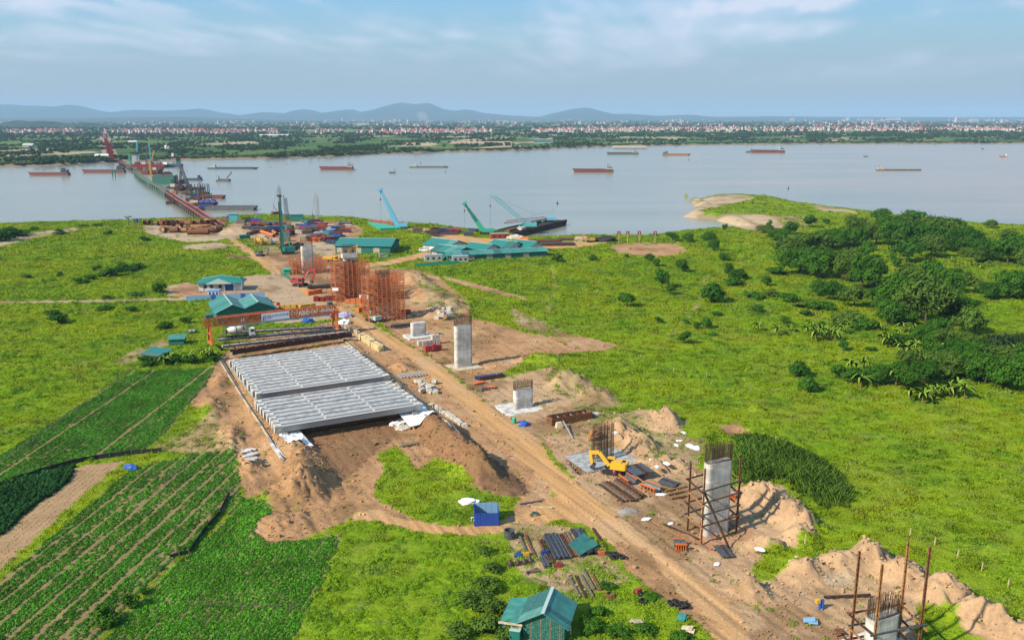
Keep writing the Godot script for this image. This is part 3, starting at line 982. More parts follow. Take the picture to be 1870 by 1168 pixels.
func build_fields():
	var low := leafy(21, 30, 0.46, 0.34, 0.15)
	var tall := leafy(22, 40, 0.5, 0.95, 0.2)
	var green := Vector3(0.06, 0.2, 0.02)
	crop("bean_field", "dense green crop rows inside the fenced field beside the gantry rail", [[249, 677], [390, 672], [375, 700], [345, 735], [300, 790], [255, 826], [140, 838], [60, 868], [-60, 890], [-200, 950], [-200, 905], [-60, 868]], [0, 860], [255, 690], 0.8, 0.42, low, green, 1.0, 0.06, 19)
	crop("maize_patch", "tall dark green crop below the black net fence", [[-60, 894], [60, 870], [138, 850], [122, 880], [60, 926], [0, 976], [-80, 1020], [-160, 1010]], [0, 975], [120, 880], 0.8, 0.5, tall, Vector3(0.022, 0.075, 0.02), 1.1, 0.05)
	crop("striped_field", "green crop rows with bare soil strips beside the ploughed strip", [[235, 860], [350, 828], [430, 823], [437, 870], [440, 902], [410, 940], [350, 1000], [300, 1040], [230, 1110], [160, 1185], [-120, 1200], [-80, 1125], [0, 1062], [120, 957]], [0, 1142], [284, 903], 0.74, 0.4, low, Vector3(0.068, 0.205, 0.02), 1.0, 0.16, 5, 0.2)
	crop("dense_field", "dense low green crop between the hedge and the dirt ramp", [[440, 908], [490, 922], [497, 940], [458, 970], [490, 993], [560, 987], [622, 977], [600, 1040], [560, 1110], [520, 1200], [160, 1200], [240, 1110], [310, 1040], [360, 1000], [410, 950]], [300, 1150], [480, 940], 0.7, 0.42, low, Vector3(0.075, 0.235, 0.018), 1.0, 0.05)
	crop("seedling_rows", "sparse seedlings on the bare ploughed strip", [[142, 852], [228, 840], [150, 905], [60, 985], [0, 1040], [-80, 1110], [-150, 1110], [-80, 1025], [0, 978], [60, 928]], [0, 1000], [180, 850], 1.1, 0.6, tuft(23, 6, 0.12, 0.16, 0.04), Vector3(0.12, 0.14, 0.04), 1.0, 0.3)
	# tall reeds by the pier with steel posts
	var reed := tuft(24, 34, 0.6, 1.7, 0.06)
	crop("reed_bed", "tall dark green reeds growing behind the framed pier", [[1335, 800], [1390, 795], [1450, 815], [1520, 850], [1565, 900], [1560, 925], [1500, 930], [1430, 885], [1345, 885], [1330, 840]], [1340, 880], [1500, 880], 0.6, 0.55, reed, Vector3(0.13, 0.24, 0.03), 1.1, 0.2, 0, 0.6, 3.0)
	crop("cane_field", "dark grey-green tall crop beyond the banana plants", [[1740, 640], [1800, 622], [1900, 620], [1960, 640], [1960, 680], [1840, 672], [1780, 660]], [1740, 640], [1900, 625], 1.2, 1.1, tuft(25, 20, 0.8, 2.2, 0.16), Vector3(0.05, 0.095, 0.03), 1.3, 0.03, 0, 0.5, 3.0)

func crown_mesh(seed_: int, lobes: int, flat: float, leaves: int, size: float, open_ := 0.0) -> ArrayMesh:
	# a crown one metre in radius around (0, 0, 0): many leaf faces spread through uneven lobes
	var r := RandomNumberGenerator.new()
	r.seed = seed_
	var g := geo(true)
	var cs := []
	for i in lobes:
		var a := TAU * i / lobes + r.randf_range(-0.5, 0.5)
		var d := r.randf_range(0.25, 0.72) if i > 1 else r.randf_range(0.0, 0.2)
		cs.append([Vector3(cos(a) * d, r.randf_range(-0.35, 0.5) * flat, sin(a) * d), r.randf_range(0.28, 0.5)])
	for c in cs:
		var k: int = int(leaves / lobes * c[1] / 0.4)
		var tone := r.randf_range(0.82, 1.18)
		for i in k:
			var a := r.randf() * TAU
			var e := asin(r.randf_range(-0.75, 1.0))
			var nn := Vector3(cos(a) * cos(e), sin(e), sin(a) * cos(e))
			var q: float = c[1] * pow(r.randf(), 0.3)
			var lump := 1.0 + 0.25 * sin(a * 5.0 + e * 4.0 + seed_)
			if open_ > 0.0 and sin(a * 3.0 + seed_) * sin(e * 5.0) > 1.0 - open_: continue
			var p: Vector3 = c[0] + nn * q * lump * Vector3(1, flat, 1)
			var k2 := tone * r.randf_range(0.72, 1.28)
			g.tint = Color(k2 * r.randf_range(0.9, 1.12), k2, k2 * r.randf_range(0.8, 1.1))
			g.leaf(p, (nn + Vector3(r.randf_range(-0.7, 0.7), r.randf_range(-0.2, 0.8), r.randf_range(-0.7, 0.7))).normalized(), size * r.randf_range(0.7, 1.35), r.randf() * TAU)
	return g.mesh()

func trunk_mesh(seed_: int, tall: float) -> ArrayMesh:    # one metre of height to the crown's middle
	var r := RandomNumberGenerator.new()
	r.seed = seed_
	var g := geo()
	var p := Vector3.ZERO
	var q := Vector3(r.randf_range(-0.05, 0.05), tall, r.randf_range(-0.05, 0.05))
	g.tube(p + Vector3(0, -0.1, 0), q, 0.055, 0.04, 7)
	for i in 5:
		var a := TAU * i / 5 + r.randf_range(-0.4, 0.4)
		var d := r.randf_range(0.25, 0.5)
		var e := q + Vector3(cos(a) * d, r.randf_range(0.2, 0.5), sin(a) * d)
		g.tube(q, e, 0.032, 0.014, 5)
	return g.mesh()

var crowns := []
var trunks := []
var tree_cols := []

const MARKS := [["the sand spit", 1320, 400], ["the cleared sand plate", 1185, 455], ["the waterway boards", 1160, 440], ["the banana row", 1500, 618], ["the wire fence", 1200, 665], ["the reed bed", 1440, 860], ["the shed compound", 960, 465], ["the cane field", 1830, 640], ["the grove's big domed tree", 1690, 590], ["the river bank", 1560, 400], ["the banana thicket", 1670, 650], ["the banana edge of the thicket", 1720, 725], ["the open pasture beyond", 1800, 570], ["the upper grove", 1680, 450], ["the weedy heaps", 800, 560], ["the straight sandy track", 200, 550], ["the pile casings", 290, 418], ["the meadow's weedy hollow", 190, 500], ["the gravel plot", 320, 530], ["the trench scar", 880, 530], ["the field hut", 290, 655]]

func near_what(at: Vector3) -> String:
	var best := 1e9
	var r := ""
	for q in MARKS:
		var d := P(q[1], q[2]).distance_to(at)
		if d < best:
			best = d
			r = q[0]
	return r

func looks(r: float, h: float, tone: float) -> String:
	return ["small", "medium", "tall"][0 if h < 4.5 else (1 if h < 8.5 else 2)] + " " + ("spreading" if r > h * 0.62 else ("round" if r > h * 0.45 else "upright")) + " " + ["dark green", "mid green", "grey-green", "brownish"][clampi(int(round(tone)), 0, 3)]

func tree(at: Vector3, r: float, h: float, label: String, group: String, kind := 0, tone := 0.0):
	# r crown radius, h total height
	var o := thing("tree", label % [looks(r, h, tone), near_what(at)], "tree", at, rng.randf() * TAU, group)
	var v := kind * 3 + rng.randi() % 3
	var tr := MeshInstance3D.new()
	tr.name = "trunk"
	tr.mesh = trunks[v % trunks.size()]
	tr.material_override = M.bark
	o.add_child(tr)
	tr.scale = Vector3(r * 0.9, h * 0.5, r * 0.9)
	var cr := MeshInstance3D.new()
	cr.name = "crown"
	cr.mesh = crowns[v]
	cr.material_override = tree_cols[clampi(int(round(tone)), 0, tree_cols.size() - 1)]
	o.add_child(cr)
	cr.position.y = h * 0.54
	cr.scale = Vector3(r * 1.0, h * 0.62, r * 1.0)

func shrub(at: Vector3, r: float, h: float, label: String, group: String, tone := 0):
	var o := single(crowns[6 + rng.randi() % 3], "shrub", tree_cols[tone], (label % [("low " if h < 1.6 else "waist-high ") + ["dark green", "mid green", "grey-green"][tone], near_what(at)]) if label.contains("%s") else label, "shrub", at + Vector3(0, h * 0.42, 0), rng.randf() * TAU, group)
	o.scale = Vector3(r, h * 0.72, r)

func banana_mesh(seed_: int) -> Array:
	var r := RandomNumberGenerator.new()
	r.seed = seed_
	var s := geo()
	s.tube(Vector3(0, -0.1, 0), Vector3(0.05, 1.9, 0.03), 0.17, 0.1, 7)
	var g := geo(true)
	for i in 9:
		var a := TAU * i / 9 + r.randf_range(-0.35, 0.35)
		var e := r.randf_range(0.55, 1.25)
		var d := Vector3(cos(a), 0, sin(a))
		var side := Vector3(-d.z, 0, d.x)
		var k := r.randf_range(0.8, 1.2)
		g.tint = Color(k * r.randf_range(0.95, 1.2), k, k)
		var p := Vector3(0.04, 1.75, 0.03)
		var ang := e
		var prev_w := 0.05
		for j in 6:
			var q := p + (d * cos(ang) + Vector3.UP * sin(ang)) * 0.45
			var w: float = [0.22, 0.34, 0.36, 0.32, 0.22, 0.04][j]
			var nn := (Vector3.UP * cos(ang) - d * sin(ang)).normalized()
			var drop := Vector3.UP * 0.1
			for sd in [-1.0, 1.0]:
				for v in [p, q, p + side * prev_w * sd - drop * 0.5, q, q + side * w * sd - drop, p + side * prev_w * sd - drop * 0.5]:
					g.v.append(v); g.n.append(nn); g.c.append(g.tint)
			p = q
			prev_w = w
			ang -= r.randf_range(0.26, 0.44)
	return [s.mesh(), g.mesh()]

func build_trees():
	for i in 3: crowns.append(crown_mesh(100 + i, 10, 0.85, 2600, 0.085))
	for i in 3: crowns.append(crown_mesh(110 + i, 14, 0.9, 6000, 0.055))
	for i in 3: crowns.append(crown_mesh(120 + i, 9, 0.8, 900, 0.11, 0.3))
	for i in 4: trunks.append(trunk_mesh(130 + i, 1.0))
	for c in [Vector3(0.03, 0.09, 0.010), Vector3(0.042, 0.115, 0.011), Vector3(0.065, 0.12, 0.018), Vector3(0.09, 0.085, 0.03)]:
		tree_cols.append(foliage("leaves_%d" % tree_cols.size(), lin(c.x, c.y, c.z)))
	# lone trees of the right-hand meadow: base pixel, crown width and height in pixels
	var lone := [[1145, 560, 40, 26, 0], [1300, 552, 52, 36, 0], [1209, 526, 34, 34, 0], [1225, 538, 22, 18, 0], [1246, 496, 26, 22, 1], [1186, 476, 22, 14, 0], [1200, 486, 18, 14, 1], [1321, 476, 24, 14, 1], [1304, 458, 24, 22, 0], [1203, 590, 18, 12, 0], [1252, 592, 16, 10, 0], [1272, 600, 14, 12, 1], [1290, 600, 24, 22, 0], [1250, 628, 26, 24, 0], [1295, 436, 26, 12, 1], [1228, 440, 28, 16, 0], [1258, 442, 26, 16, 1], [1290, 440, 22, 14, 0], [1478, 416, 26, 22, 0], [1510, 410, 14, 10, 1], [1444, 428, 28, 22, 1], [1404, 416, 14, 14, 2], [1323, 424, 12, 16, 2], [1458, 688, 42, 30, 0], [1476, 716, 38, 30, 0], [1530, 690, 32, 24, 0], [1018, 478, 26, 16, 0], [1082, 476, 20, 12, 0], [1330, 506, 20, 26, 1], [1350, 510, 36, 18, 1], [1400, 522, 22, 18, 1], [1145, 470, 10, 6, 1], [1385, 570, 26, 14, 1], [1434, 590, 20, 12, 1], [1500, 598, 14, 12, 0], [1565, 605, 12, 8, 1], [730, 545, 22, 12, 1]]
	for q in lone:
		var b := G(q[0], q[1])
		var px := b.length() / F
		tree(b, q[2] * px * 0.5, maxf(q[3] * px * 1.05, 1.8), "%s tree standing free near %s", "free-standing meadow trees", q[4], rng.randf_range(0, 1.4))
	# the grove: masses of trees towards the right
	var grove := [[1460, 500, 70, 44, 1], [1500, 508, 60, 46, 1], [1546, 512, 50, 50, 1], [1575, 528, 56, 56, 1], [1600, 520, 46, 46, 0], [1640, 570, 70, 60, 1], [1690, 590, 90, 70, 1], [1660, 545, 60, 50, 1], [1620, 590, 60, 40, 1], [1560, 560, 50, 36, 0], [1520, 548, 40, 30, 1], [1496, 540, 36, 26, 1], [1720, 560, 60, 60, 1], [1740, 590, 50, 46, 1], [1770, 610, 50, 44, 0], [1710, 620, 40, 34, 1], [1440, 466, 50, 30, 1], [1480, 458, 60, 30, 1], [1520, 452, 50, 30, 1], [1560, 448, 46, 30, 1], [1600, 446, 46, 34, 1], [1640, 448, 60, 40, 1], [1680, 456, 60, 44, 1], [1720, 452, 56, 44, 1], [1760, 462, 56, 40, 1], [1700, 470, 50, 36, 1], [1660, 478, 50, 34, 0], [1620, 430, 50, 34, 1], [1560, 424, 44, 26, 1], [1610, 404, 34, 20, 1], [1665, 412, 46, 24, 2], [1700, 430, 50, 30, 1], [1740, 432, 40, 28, 1], [1800, 476, 50, 34, 1], [1840, 480, 54, 36, 1], [1870, 474, 50, 36, 1], [1582, 470, 30, 20, 0], [1636, 488, 22, 22, 2], [1700, 520, 40, 40, 2], [1745, 520, 36, 26, 0], [1760, 536, 44, 34, 0], [1804, 546, 34, 26, 1], [1850, 546, 60, 40, 1], [1810, 416, 22, 12, 1], [1840, 440, 26, 16, 1], [1890, 500, 50, 40, 1], [1910, 550, 60, 40, 1], [1540, 640, 18, 18, 0], [1480, 480, 34, 20, 1], [1650, 520, 36, 34, 2], [1545, 490, 40, 26, 1], [1420, 440, 40, 20, 1], [1400, 426, 30, 14, 1], [1500, 440, 30, 18, 0], [1640, 420, 40, 22, 1], [1780, 440, 30, 16, 0], [1860, 520, 30, 22, 0]]
	for q in grove:
		var b := G(q[0], q[1])
		var px := b.length() / F
		var o := "%s tree within the grove near %s" if q[2] > 40 else "%s tree at the grove edge near %s"
		tree(b, q[2] * px * 0.56, q[3] * px * 1.12, o, "trees of the grove", q[4], rng.randf_range(0, 2.4))
	var thicket := [[1560, 700, 40, 28], [1600, 700, 50, 36], [1650, 706, 50, 34], [1690, 700, 50, 40], [1730, 690, 60, 44], [1770, 690, 60, 50], [1800, 700, 60, 50], [1840, 710, 70, 56], [1880, 700, 60, 60], [1830, 670, 56, 36], [1780, 660, 50, 34], [1740, 660, 50, 40], [1700, 660, 44, 36], [1660, 670, 40, 30], [1690, 630, 50, 36], [1640, 634, 34, 26], [1730, 636, 50, 36], [1870, 660, 44, 30], [1910, 690, 60, 50], [1770, 640, 40, 30]]
	for q in thicket:
		var b := G(q[0], q[1])
		var px := b.length() / F
		tree(b, q[2] * px * 0.55, q[3] * px, "%s bushy tree in the thicket near %s", "thicket trees", 1, rng.randf_range(0, 2.2))
	for w in [[[[1430, 475], [1480, 450], [1560, 435], [1640, 408], [1720, 425], [1790, 452], [1900, 474], [1900, 500], [1760, 480], [1640, 478], [1560, 475], [1480, 490]], 6, 28.0, 22.0], [[[1440, 500], [1590, 492], [1660, 520], [1740, 560], [1765, 605], [1700, 618], [1620, 596], [1540, 560], [1470, 530]], 12, 36.0, 30.0], [[[1560, 695], [1650, 655], [1760, 645], [1890, 655], [1900, 722], [1700, 712], [1600, 706]], 6, 36.0, 28.0]]:
		var poly := PackedVector2Array()
		for v in w[0]: poly.append(Vector2(v[0], v[1]))
		var made := 0
		while made < w[1]:
			var v := Vector2(rng.randf_range(1420, 1900), rng.randf_range(400, 730))
			if not Geometry2D.is_point_in_polygon(v, poly): continue
			made += 1
			var b := G(v.x, v.y)
			var px := b.length() / F
			var s := rng.randf_range(0.65, 1.2)
			tree(b, w[2] * s * px * 0.55, w[3] * s * px, "%s leafy tree massed among others near %s", "massed grove trees", rng.randi() % 3, rng.randf_range(0, 2.7))
	# bananas
	var bm := [banana_mesh(1), banana_mesh(2), banana_mesh(3)]
	var bl := foliage("banana_leaf", lin(0.17, 0.29, 0.03), 0.4)
	mat("banana_stem", lin(0.26, 0.17, 0.08), 0.9, 0, T.rust, 1.0)
	var ban := [[1385, 604, 1.0], [1420, 612, 1.2], [1442, 606, 0.9], [1475, 612, 1.1], [1490, 622, 1.3], [1500, 614, 1.2], [1512, 618, 1.1], [1525, 622, 1.2], [1530, 606, 1.0], [1480, 600, 1.0], [1540, 610, 1.1], [1550, 598, 0.9], [1606, 604, 0.9], [1612, 630, 1.2], [1622, 634, 1.3], [1632, 628, 1.2], [1650, 608, 1.1], [1670, 612, 1.1], [1690, 606, 1.0], [1650, 645, 1.3], [1660, 652, 1.2], [1672, 648, 1.4], [1680, 660, 1.3], [1690, 655, 1.3], [1700, 662, 1.3], [1712, 648, 1.2], [1720, 618, 1.1], [1728, 612, 1.0], [1640, 615, 1.0], [1555, 680, 1.2], [1578, 676, 1.1], [1572, 708, 1.2], [1636, 704, 1.4], [1640, 690, 1.3], [1630, 698, 1.2], [1662, 730, 1.2], [1685, 736, 1.1], [1695, 728, 1.2], [1710, 726, 1.2], [1722, 724, 1.1], [1735, 724, 1.3], [1745, 720, 1.2], [1762, 728, 1.4], [1732, 682, 1.3], [1725, 690, 1.2], [1765, 650, 1.2], [1840, 655, 1.2], [1850, 650, 1.1], [1808, 682, 1.1], [1715, 458, 0.9], [1745, 486, 1.0], [1760, 490, 1.0], [1775, 486, 1.1], [1790, 492, 1.0], [1805, 488, 1.0], [1735, 478, 0.9]]
	for q in ban:
		var b := G(q[0], q[1])
		var o := thing("banana_plant", "banana plant with long drooping pale green leaves near the thicket", "banana plant", b, rng.randf() * TAU, "banana plants")
		var k: int = rng.randi() % 3
		part(bm[k][0], "stem", M.banana_stem, o)
		part(bm[k][1], "leaves", bl, o)
		o.scale = Vector3.ONE * q[2] * rng.randf_range(1.0, 1.35)
	# shrubs in the left meadow and about the site
	for q in [[165, 510, 26, 10, 1], [190, 505, 30, 16, 0], [210, 503, 30, 18, 0], [235, 496, 34, 16, 0], [250, 492, 26, 14, 1], [175, 495, 18, 12, 1], [150, 516, 30, 10, 0], [290, 535, 26, 22, 0], [110, 505, 14, 8, 0], [50, 508, 18, 8, 1], [245, 540, 30, 8, 2], [200, 545, 26, 6, 0], [110, 590, 34, 18, 0], [95, 575, 26, 10, 0], [190, 565, 30, 8, 1], [240, 568, 24, 10, 0], [300, 600, 30, 14, 0], [340, 590, 24, 12, 0], [0, 440, 46, 24, 0], [18, 432, 30, 20, 1], [40, 430, 30, 10, 1], [112, 428, 24, 10, 0], [195, 428, 16, 8, 0], [265, 440, 20, 10, 0], [640, 395, 26, 8, 1], [60, 420, 16, 6, 1], [150, 414, 20, 5, 2], [178, 413, 18, 6, 2], [1340, 520, 40, 16, 1], [1380, 545, 40, 14, 1], [1410, 540, 36, 14, 2], [1440, 550, 40, 16, 1], [1460, 560, 40, 14, 2], [1500, 565, 50, 18, 1], [1540, 590, 60, 24, 2], [1580, 600, 50, 20, 1], [1470, 575, 30, 12, 0], [1590, 640, 20, 8, 0], [1420, 500, 40, 14, 1], [1300, 612, 20, 6, 1], [1310, 575, 24, 8, 1], [165, 765, 0, 0, 0]]:
		if q[2] == 0: continue
		var b := G(q[0], q[1])
		var px := b.length() / F
		shrub(b, q[2] * px * 0.55, maxf(q[3] * px, 0.8), "%s shrub growing in the open near %s", "meadow shrubs", q[4])
	# hedge between the fields and brush by the near shed
	for q in [[240, 1110, 40, 30], [200, 1140, 60, 40], [265, 1085, 26, 14], [290, 1040, 20, 8], [330, 1005, 20, 8], [380, 965, 20, 12], [395, 940, 20, 12], [350, 992, 16, 8]]:
		var b := G(q[0], q[1])
		var px := b.length() / F
		shrub(b, q[2] * px * 0.5, q[3] * px, "straggly hedge bush between two crop fields", "hedge bushes", 1)
	for q in [[890, 1080, 70, 30], [870, 1110, 80, 36], [905, 1120, 50, 40], [880, 1150, 80, 44], [900, 1040, 50, 24], [885, 1010, 40, 18], [920, 1165, 60, 40], [840, 1160, 70, 30], [1090, 1120, 50, 24], [1080, 1150, 60, 30], [1130, 1160, 60, 26], [1180, 1150, 60, 22], [1240, 1165, 60, 22], [1110, 1075, 40, 16], [1190, 1095, 40, 14]]:
		var b := G(q[0], q[1])
		var px := b.length() / F
		shrub(b, q[2] * px * 0.5, q[3] * px * 0.9, "rank leafy bush crowding the near teal shed", "brush around the near shed", 2 if q[0] < 930 else 1)
	for q in [[290, 660, 40, 16], [315, 664, 40, 20], [350, 662, 40, 18], [385, 660, 40, 18], [270, 668, 30, 12], [262, 660, 26, 14]]:
		var b := G(q[0], q[1])
		var px := b.length() / F
		shrub(b, q[2] * px * 0.5, q[3] * px * 0.9, "dark bush in the hedge at the head of the fenced field", "bushes at the field head", 0)
	for q in [[345, 660], [372, 655], [380, 652], [390, 658], [310, 662], [300, 668]]:
		var b := G(q[0], q[1])
		var o := thing("banana_plant", "banana plant at the head of the fenced field", "banana plant", b, rng.randf() * TAU, "banana plants at the field head")
		part(bm[0][0], "stem", M.banana_stem, o)
		part(bm[1][1], "leaves", bl, o)
		o.scale = Vector3.ONE * 1.2

# ---------------------------------------------------------------- the far bank, towns and hills
func far_ground(x: float, z: float) -> float:
	return 0.0

func ridge(called: String, prof: Array, dist: float, depth: float, m: Material, seed_: int):
	# prof: skyline points in photo pixels, read at that distance
	var f := noise(FastNoiseLite.TYPE_SIMPLEX_SMOOTH, 6.0 / dist, 4, seed_)
	var f2 := noise(FastNoiseLite.TYPE_SIMPLEX_SMOOTH, 40.0 / dist, 3, seed_ + 1)
	var vs := PackedVector3Array()
	var ix := PackedInt32Array()
	var cols := 260
	var rows := 14
	var x0: float = prof[0][0]
	var x1: float = prof[-1][0]
	for i in cols + 1:
		var px := lerpf(x0, x1, float(i) / cols)
		var k := 0
		while k < prof.size() - 2 and prof[k + 1][0] < px: k += 1
		var t: float = clampf((px - prof[k][0]) / (prof[k + 1][0] - prof[k][0]), 0, 1)
		var py: float = lerpf(prof[k][1], prof[k + 1][1], smoothstep(0, 1, t) * 0.5 + t * 0.5)
		var d := ray(px, py)
		var s := dist / -d.z
		var top := H + d.y * s
		var x := d.x * s
		top = maxf(top + f2.get_noise_2d(x, 0) * top * 0.07, 1.0)
		for j in rows + 1:
			var w := float(j) / rows          # 0 near foot, 1 far foot
			var z := -dist + depth * (0.6 - w)
			var q := 1.0 - pow(absf(w - 0.6) / 0.6, 1.35) if w < 0.6 else 1.0 - pow((w - 0.6) / 0.4, 1.4)
			var y := top * clampf(q + 0.35 * f.get_noise_2d(x, z) * q * (1.0 - q) * 4.0, 0, 1.0) - 2.0
			vs.append(Vector3(x, y, z))
	for i in cols:
		for j in rows:
			var a := i * (rows + 1) + j
			ix.append(a); ix.append(a + 1); ix.append(a + rows + 1)
			ix.append(a + rows + 1); ix.append(a + 1); ix.append(a + rows + 2)
	var st := SurfaceTool.new()
	st.begin(Mesh.PRIMITIVE_TRIANGLES)
	for v in vs: st.add_vertex(v)
	for k in ix: st.add_index(k)
	st.generate_normals()
	structure(st.commit(), called, m)

func build_far():
	var far_line := [[-900, 318], [-420, 313], [-200, 309], [0, 305], [100, 302], [215, 295], [300, 293], [380, 291], [500, 289], [620, 285], [700, 281], [800, 278], [900, 276], [1000, 272], [1100, 268], [1200, 266], [1300, 264], [1500, 262.5], [1870, 262], [2100, 262], [2700, 262]]
	var edge := outline(far_line, WATER)
	# a fan of columns across the plain: rows spread from the bank out to the hills
	var vs := PackedVector3Array()
	var ns := PackedVector3Array()
	var cs := PackedColorArray()
	var ix := PackedInt32Array()
	var cols := 420
	var rows := 150
	var plot := noise(FastNoiseLite.TYPE_CELLULAR, 0.011, 1, 51)
	plot.cellular_return_type = FastNoiseLite.RETURN_CELL_VALUE
	for i in cols + 1:
		var px := lerpf(-700, 2600, float(i) / cols)
		var k := 0
		while k < far_line.size() - 2 and far_line[k + 1][0] < px: k += 1
		var t: float = clampf((px - far_line[k][0]) / (far_line[k + 1][0] - far_line[k][0]), 0, 1)
		var e := edge[k].lerp(edge[k + 1], t)
		var dir := Vector2(e.x, e.y).normalized()
		var r0 := e.length()
		for j in rows + 1:
			var w := float(j) / rows
			var r := r0 - 14.0 + (j * 4.0 if j < 8 else 0.0)
			if j >= 8: r = r0 + 14.0 + (32000.0 - r0) * pow((w - 8.0 / rows) / (1.0 - 8.0 / rows), 2.6)
			var p := dir * r
			var y := lerpf(-7.0, 0.0, smoothstep(0.0, 7.0, float(j)))
			vs.append(Vector3(p.x, y, p.y)); ns.append(Vector3.UP)
			var u := plot.get_noise_2d(p.x * 1.0 + p.y * 0.25, p.y * 0.55) * 0.5 + 0.5
			var c := Vector3(0.03, 0.08, 0.016).lerp(Vector3(0.10, 0.145, 0.03), u)
			if u > 0.86: c = Vector3(0.30, 0.24, 0.15)
			elif u < 0.12: c = Vector3(0.035, 0.065, 0.02)
			c *= 1.0 + 0.3 * n_big.get_noise_2d(p.x * 0.3, p.y * 0.3)
			if j < 7: c = Vector3(0.2, 0.16, 0.10)
			elif j < 11: c = Vector3(0.06, 0.10, 0.025)
			cs.append(Color(c.x, c.y, c.z))
	for i in cols:
		for j in rows:
			var a := i * (rows + 1) + j
			ix.append(a); ix.append(a + 1); ix.append(a + rows + 1)
			ix.append(a + rows + 1); ix.append(a + 1); ix.append(a + rows + 2)
	var a := []
	a.resize(Mesh.ARRAY_MAX)
	a[Mesh.ARRAY_VERTEX] = vs
	a[Mesh.ARRAY_NORMAL] = ns
	a[Mesh.ARRAY_COLOR] = cs
	a[Mesh.ARRAY_INDEX] = ix
	var me := ArrayMesh.new()
	me.add_surface_from_arrays(Mesh.PRIMITIVE_TRIANGLES, a)
	var pm := mat("plain", Color(1, 1, 1), 0.95)
	pm.vertex_color_use_as_albedo = true
	structure(me, "far_bank", pm)
	var forest := mat("hill_forest", lin(0.03, 0.055, 0.03), 0.95)
	ridge("far_hills", [[-700, 200], [-400, 188], [-200, 196], [-60, 190], [0, 189], [55, 192], [110, 193], [130, 190], [170, 200], [200, 206], [250, 200], [310, 201], [365, 198], [400, 205], [440, 210], [480, 204], [530, 206], [562, 198], [585, 206], [640, 199], [665, 206], [700, 194], [722, 188], [740, 186], [760, 189], [785, 188], [810, 198], [830, 202], [855, 199], [890, 207], [940, 211], [985, 213], [1010, 206], [1040, 199], [1070, 195], [1090, 200], [1120, 208], [1150, 207], [1200, 211], [1260, 209], [1300, 213], [1420, 212], [1500, 213], [1700, 213.5], [1900, 213.5], [2300, 212], [2600, 213]], 21000, 5000, forest, 61)
	ridge("middle_hills", [[-200, 222], [0, 216], [150, 215], [330, 213], [420, 216], [520, 219], [700, 222], [900, 225]], 14500, 2500, forest, 63)
	ridge("near_hills", [[5, 234], [20, 224], [35, 219], [55, 221], [75, 220], [95, 221], [115, 227], [132, 229], [150, 224], [168, 223], [185, 228], [215, 226], [245, 231], [270, 236]], 6200, 700, forest, 65)
	# trees of the far bank, as masses
	var blob := crown_mesh(140, 5, 0.9, 60, 0.34)
	var xf := []
	var cc := PackedColorArray()
	var clump := noise(FastNoiseLite.TYPE_SIMPLEX_SMOOTH, 0.006, 3, 52)
	for i in 40000:
		var px := rng.randf_range(-350, 2250)
		var w := rng.randf()
		var k := 0
		while k < far_line.size() - 2 and far_line[k + 1][0] < px: k += 1
		var t: float = clampf((px - far_line[k][0]) / (far_line[k + 1][0] - far_line[k][0]), 0, 1)
		var yb: float = lerpf(far_line[k][1], far_line[k + 1][1], t)
		var py := lerpf(yb - 2.0, 219.0, pow(w, 0.8))
		var p := P(px, py)
		var dens := clump.get_noise_2d(p.x * 0.8, p.z * 0.5)
		var r := Vector2(p.x, p.z).length()
		# belts of trees before and behind the towns
		var belt := 0.0
		if py > 244.0 and py < 250.0: belt = 0.34
		elif py > 232.0 and py < 237.0: belt = 0.35
		elif py < 231.0: belt = 0.08
		elif py >= 237.0 and py <= 243.0: belt = -0.12
		if px < 560.0: belt += 0.1
		if dens + belt + rng.randf_range(-0.12, 0.12) < 0.13: continue
		var s := rng.randf_range(3.0, 6.5) * clampf(r / 3500.0, 0.8, 3.5)
		xf.append(Transform3D(Basis(Vector3.UP, rng.randf() * TAU).scaled(Vector3(s * 1.2, minf(s * 0.9, 8.0), s * 1.2)), Vector3(p.x, minf(s * 0.5, 5.0), p.z)))
		var q := rng.randf_range(0.7, 1.3)
		cc.append(Color(0.035 * q, 0.07 * q, 0.022 * q))
	multimesh("far_wood", blob, M.leaves, xf, cc, "dark tree belts across the far bank and plain", "woods")
	print("far trees ", xf.size())
	# grass clumps of the far waterline
	xf = []
	cc = PackedColorArray()
	for i in 5000:
		var px := rng.randf_range(-350, 2250)
		var k := 0
		while k < far_line.size() - 2 and far_line[k + 1][0] < px: k += 1
		var t: float = clampf((px - far_line[k][0]) / (far_line[k + 1][0] - far_line[k][0]), 0, 1)
		var e := edge[k].lerp(edge[k + 1], t)
		var p := e + e.normalized() * rng.randf_range(6, 60)
		var s := rng.randf_range(2.0, 5.0)
		xf.append(Transform3D(Basis(Vector3.UP, rng.randf() * TAU).scaled(Vector3(s * 1.6, s * 0.45, s * 1.6)), Vector3(p.x, 0.2, p.y)))
		var q := rng.randf_range(0.7, 1.3)
		cc.append(Color(0.07 * q, 0.12 * q, 0.03 * q))
	multimesh("far_reeds", blob, M.leaves, xf, cc, "green reeds and scrub along the far waterline", "reeds")
	towns()

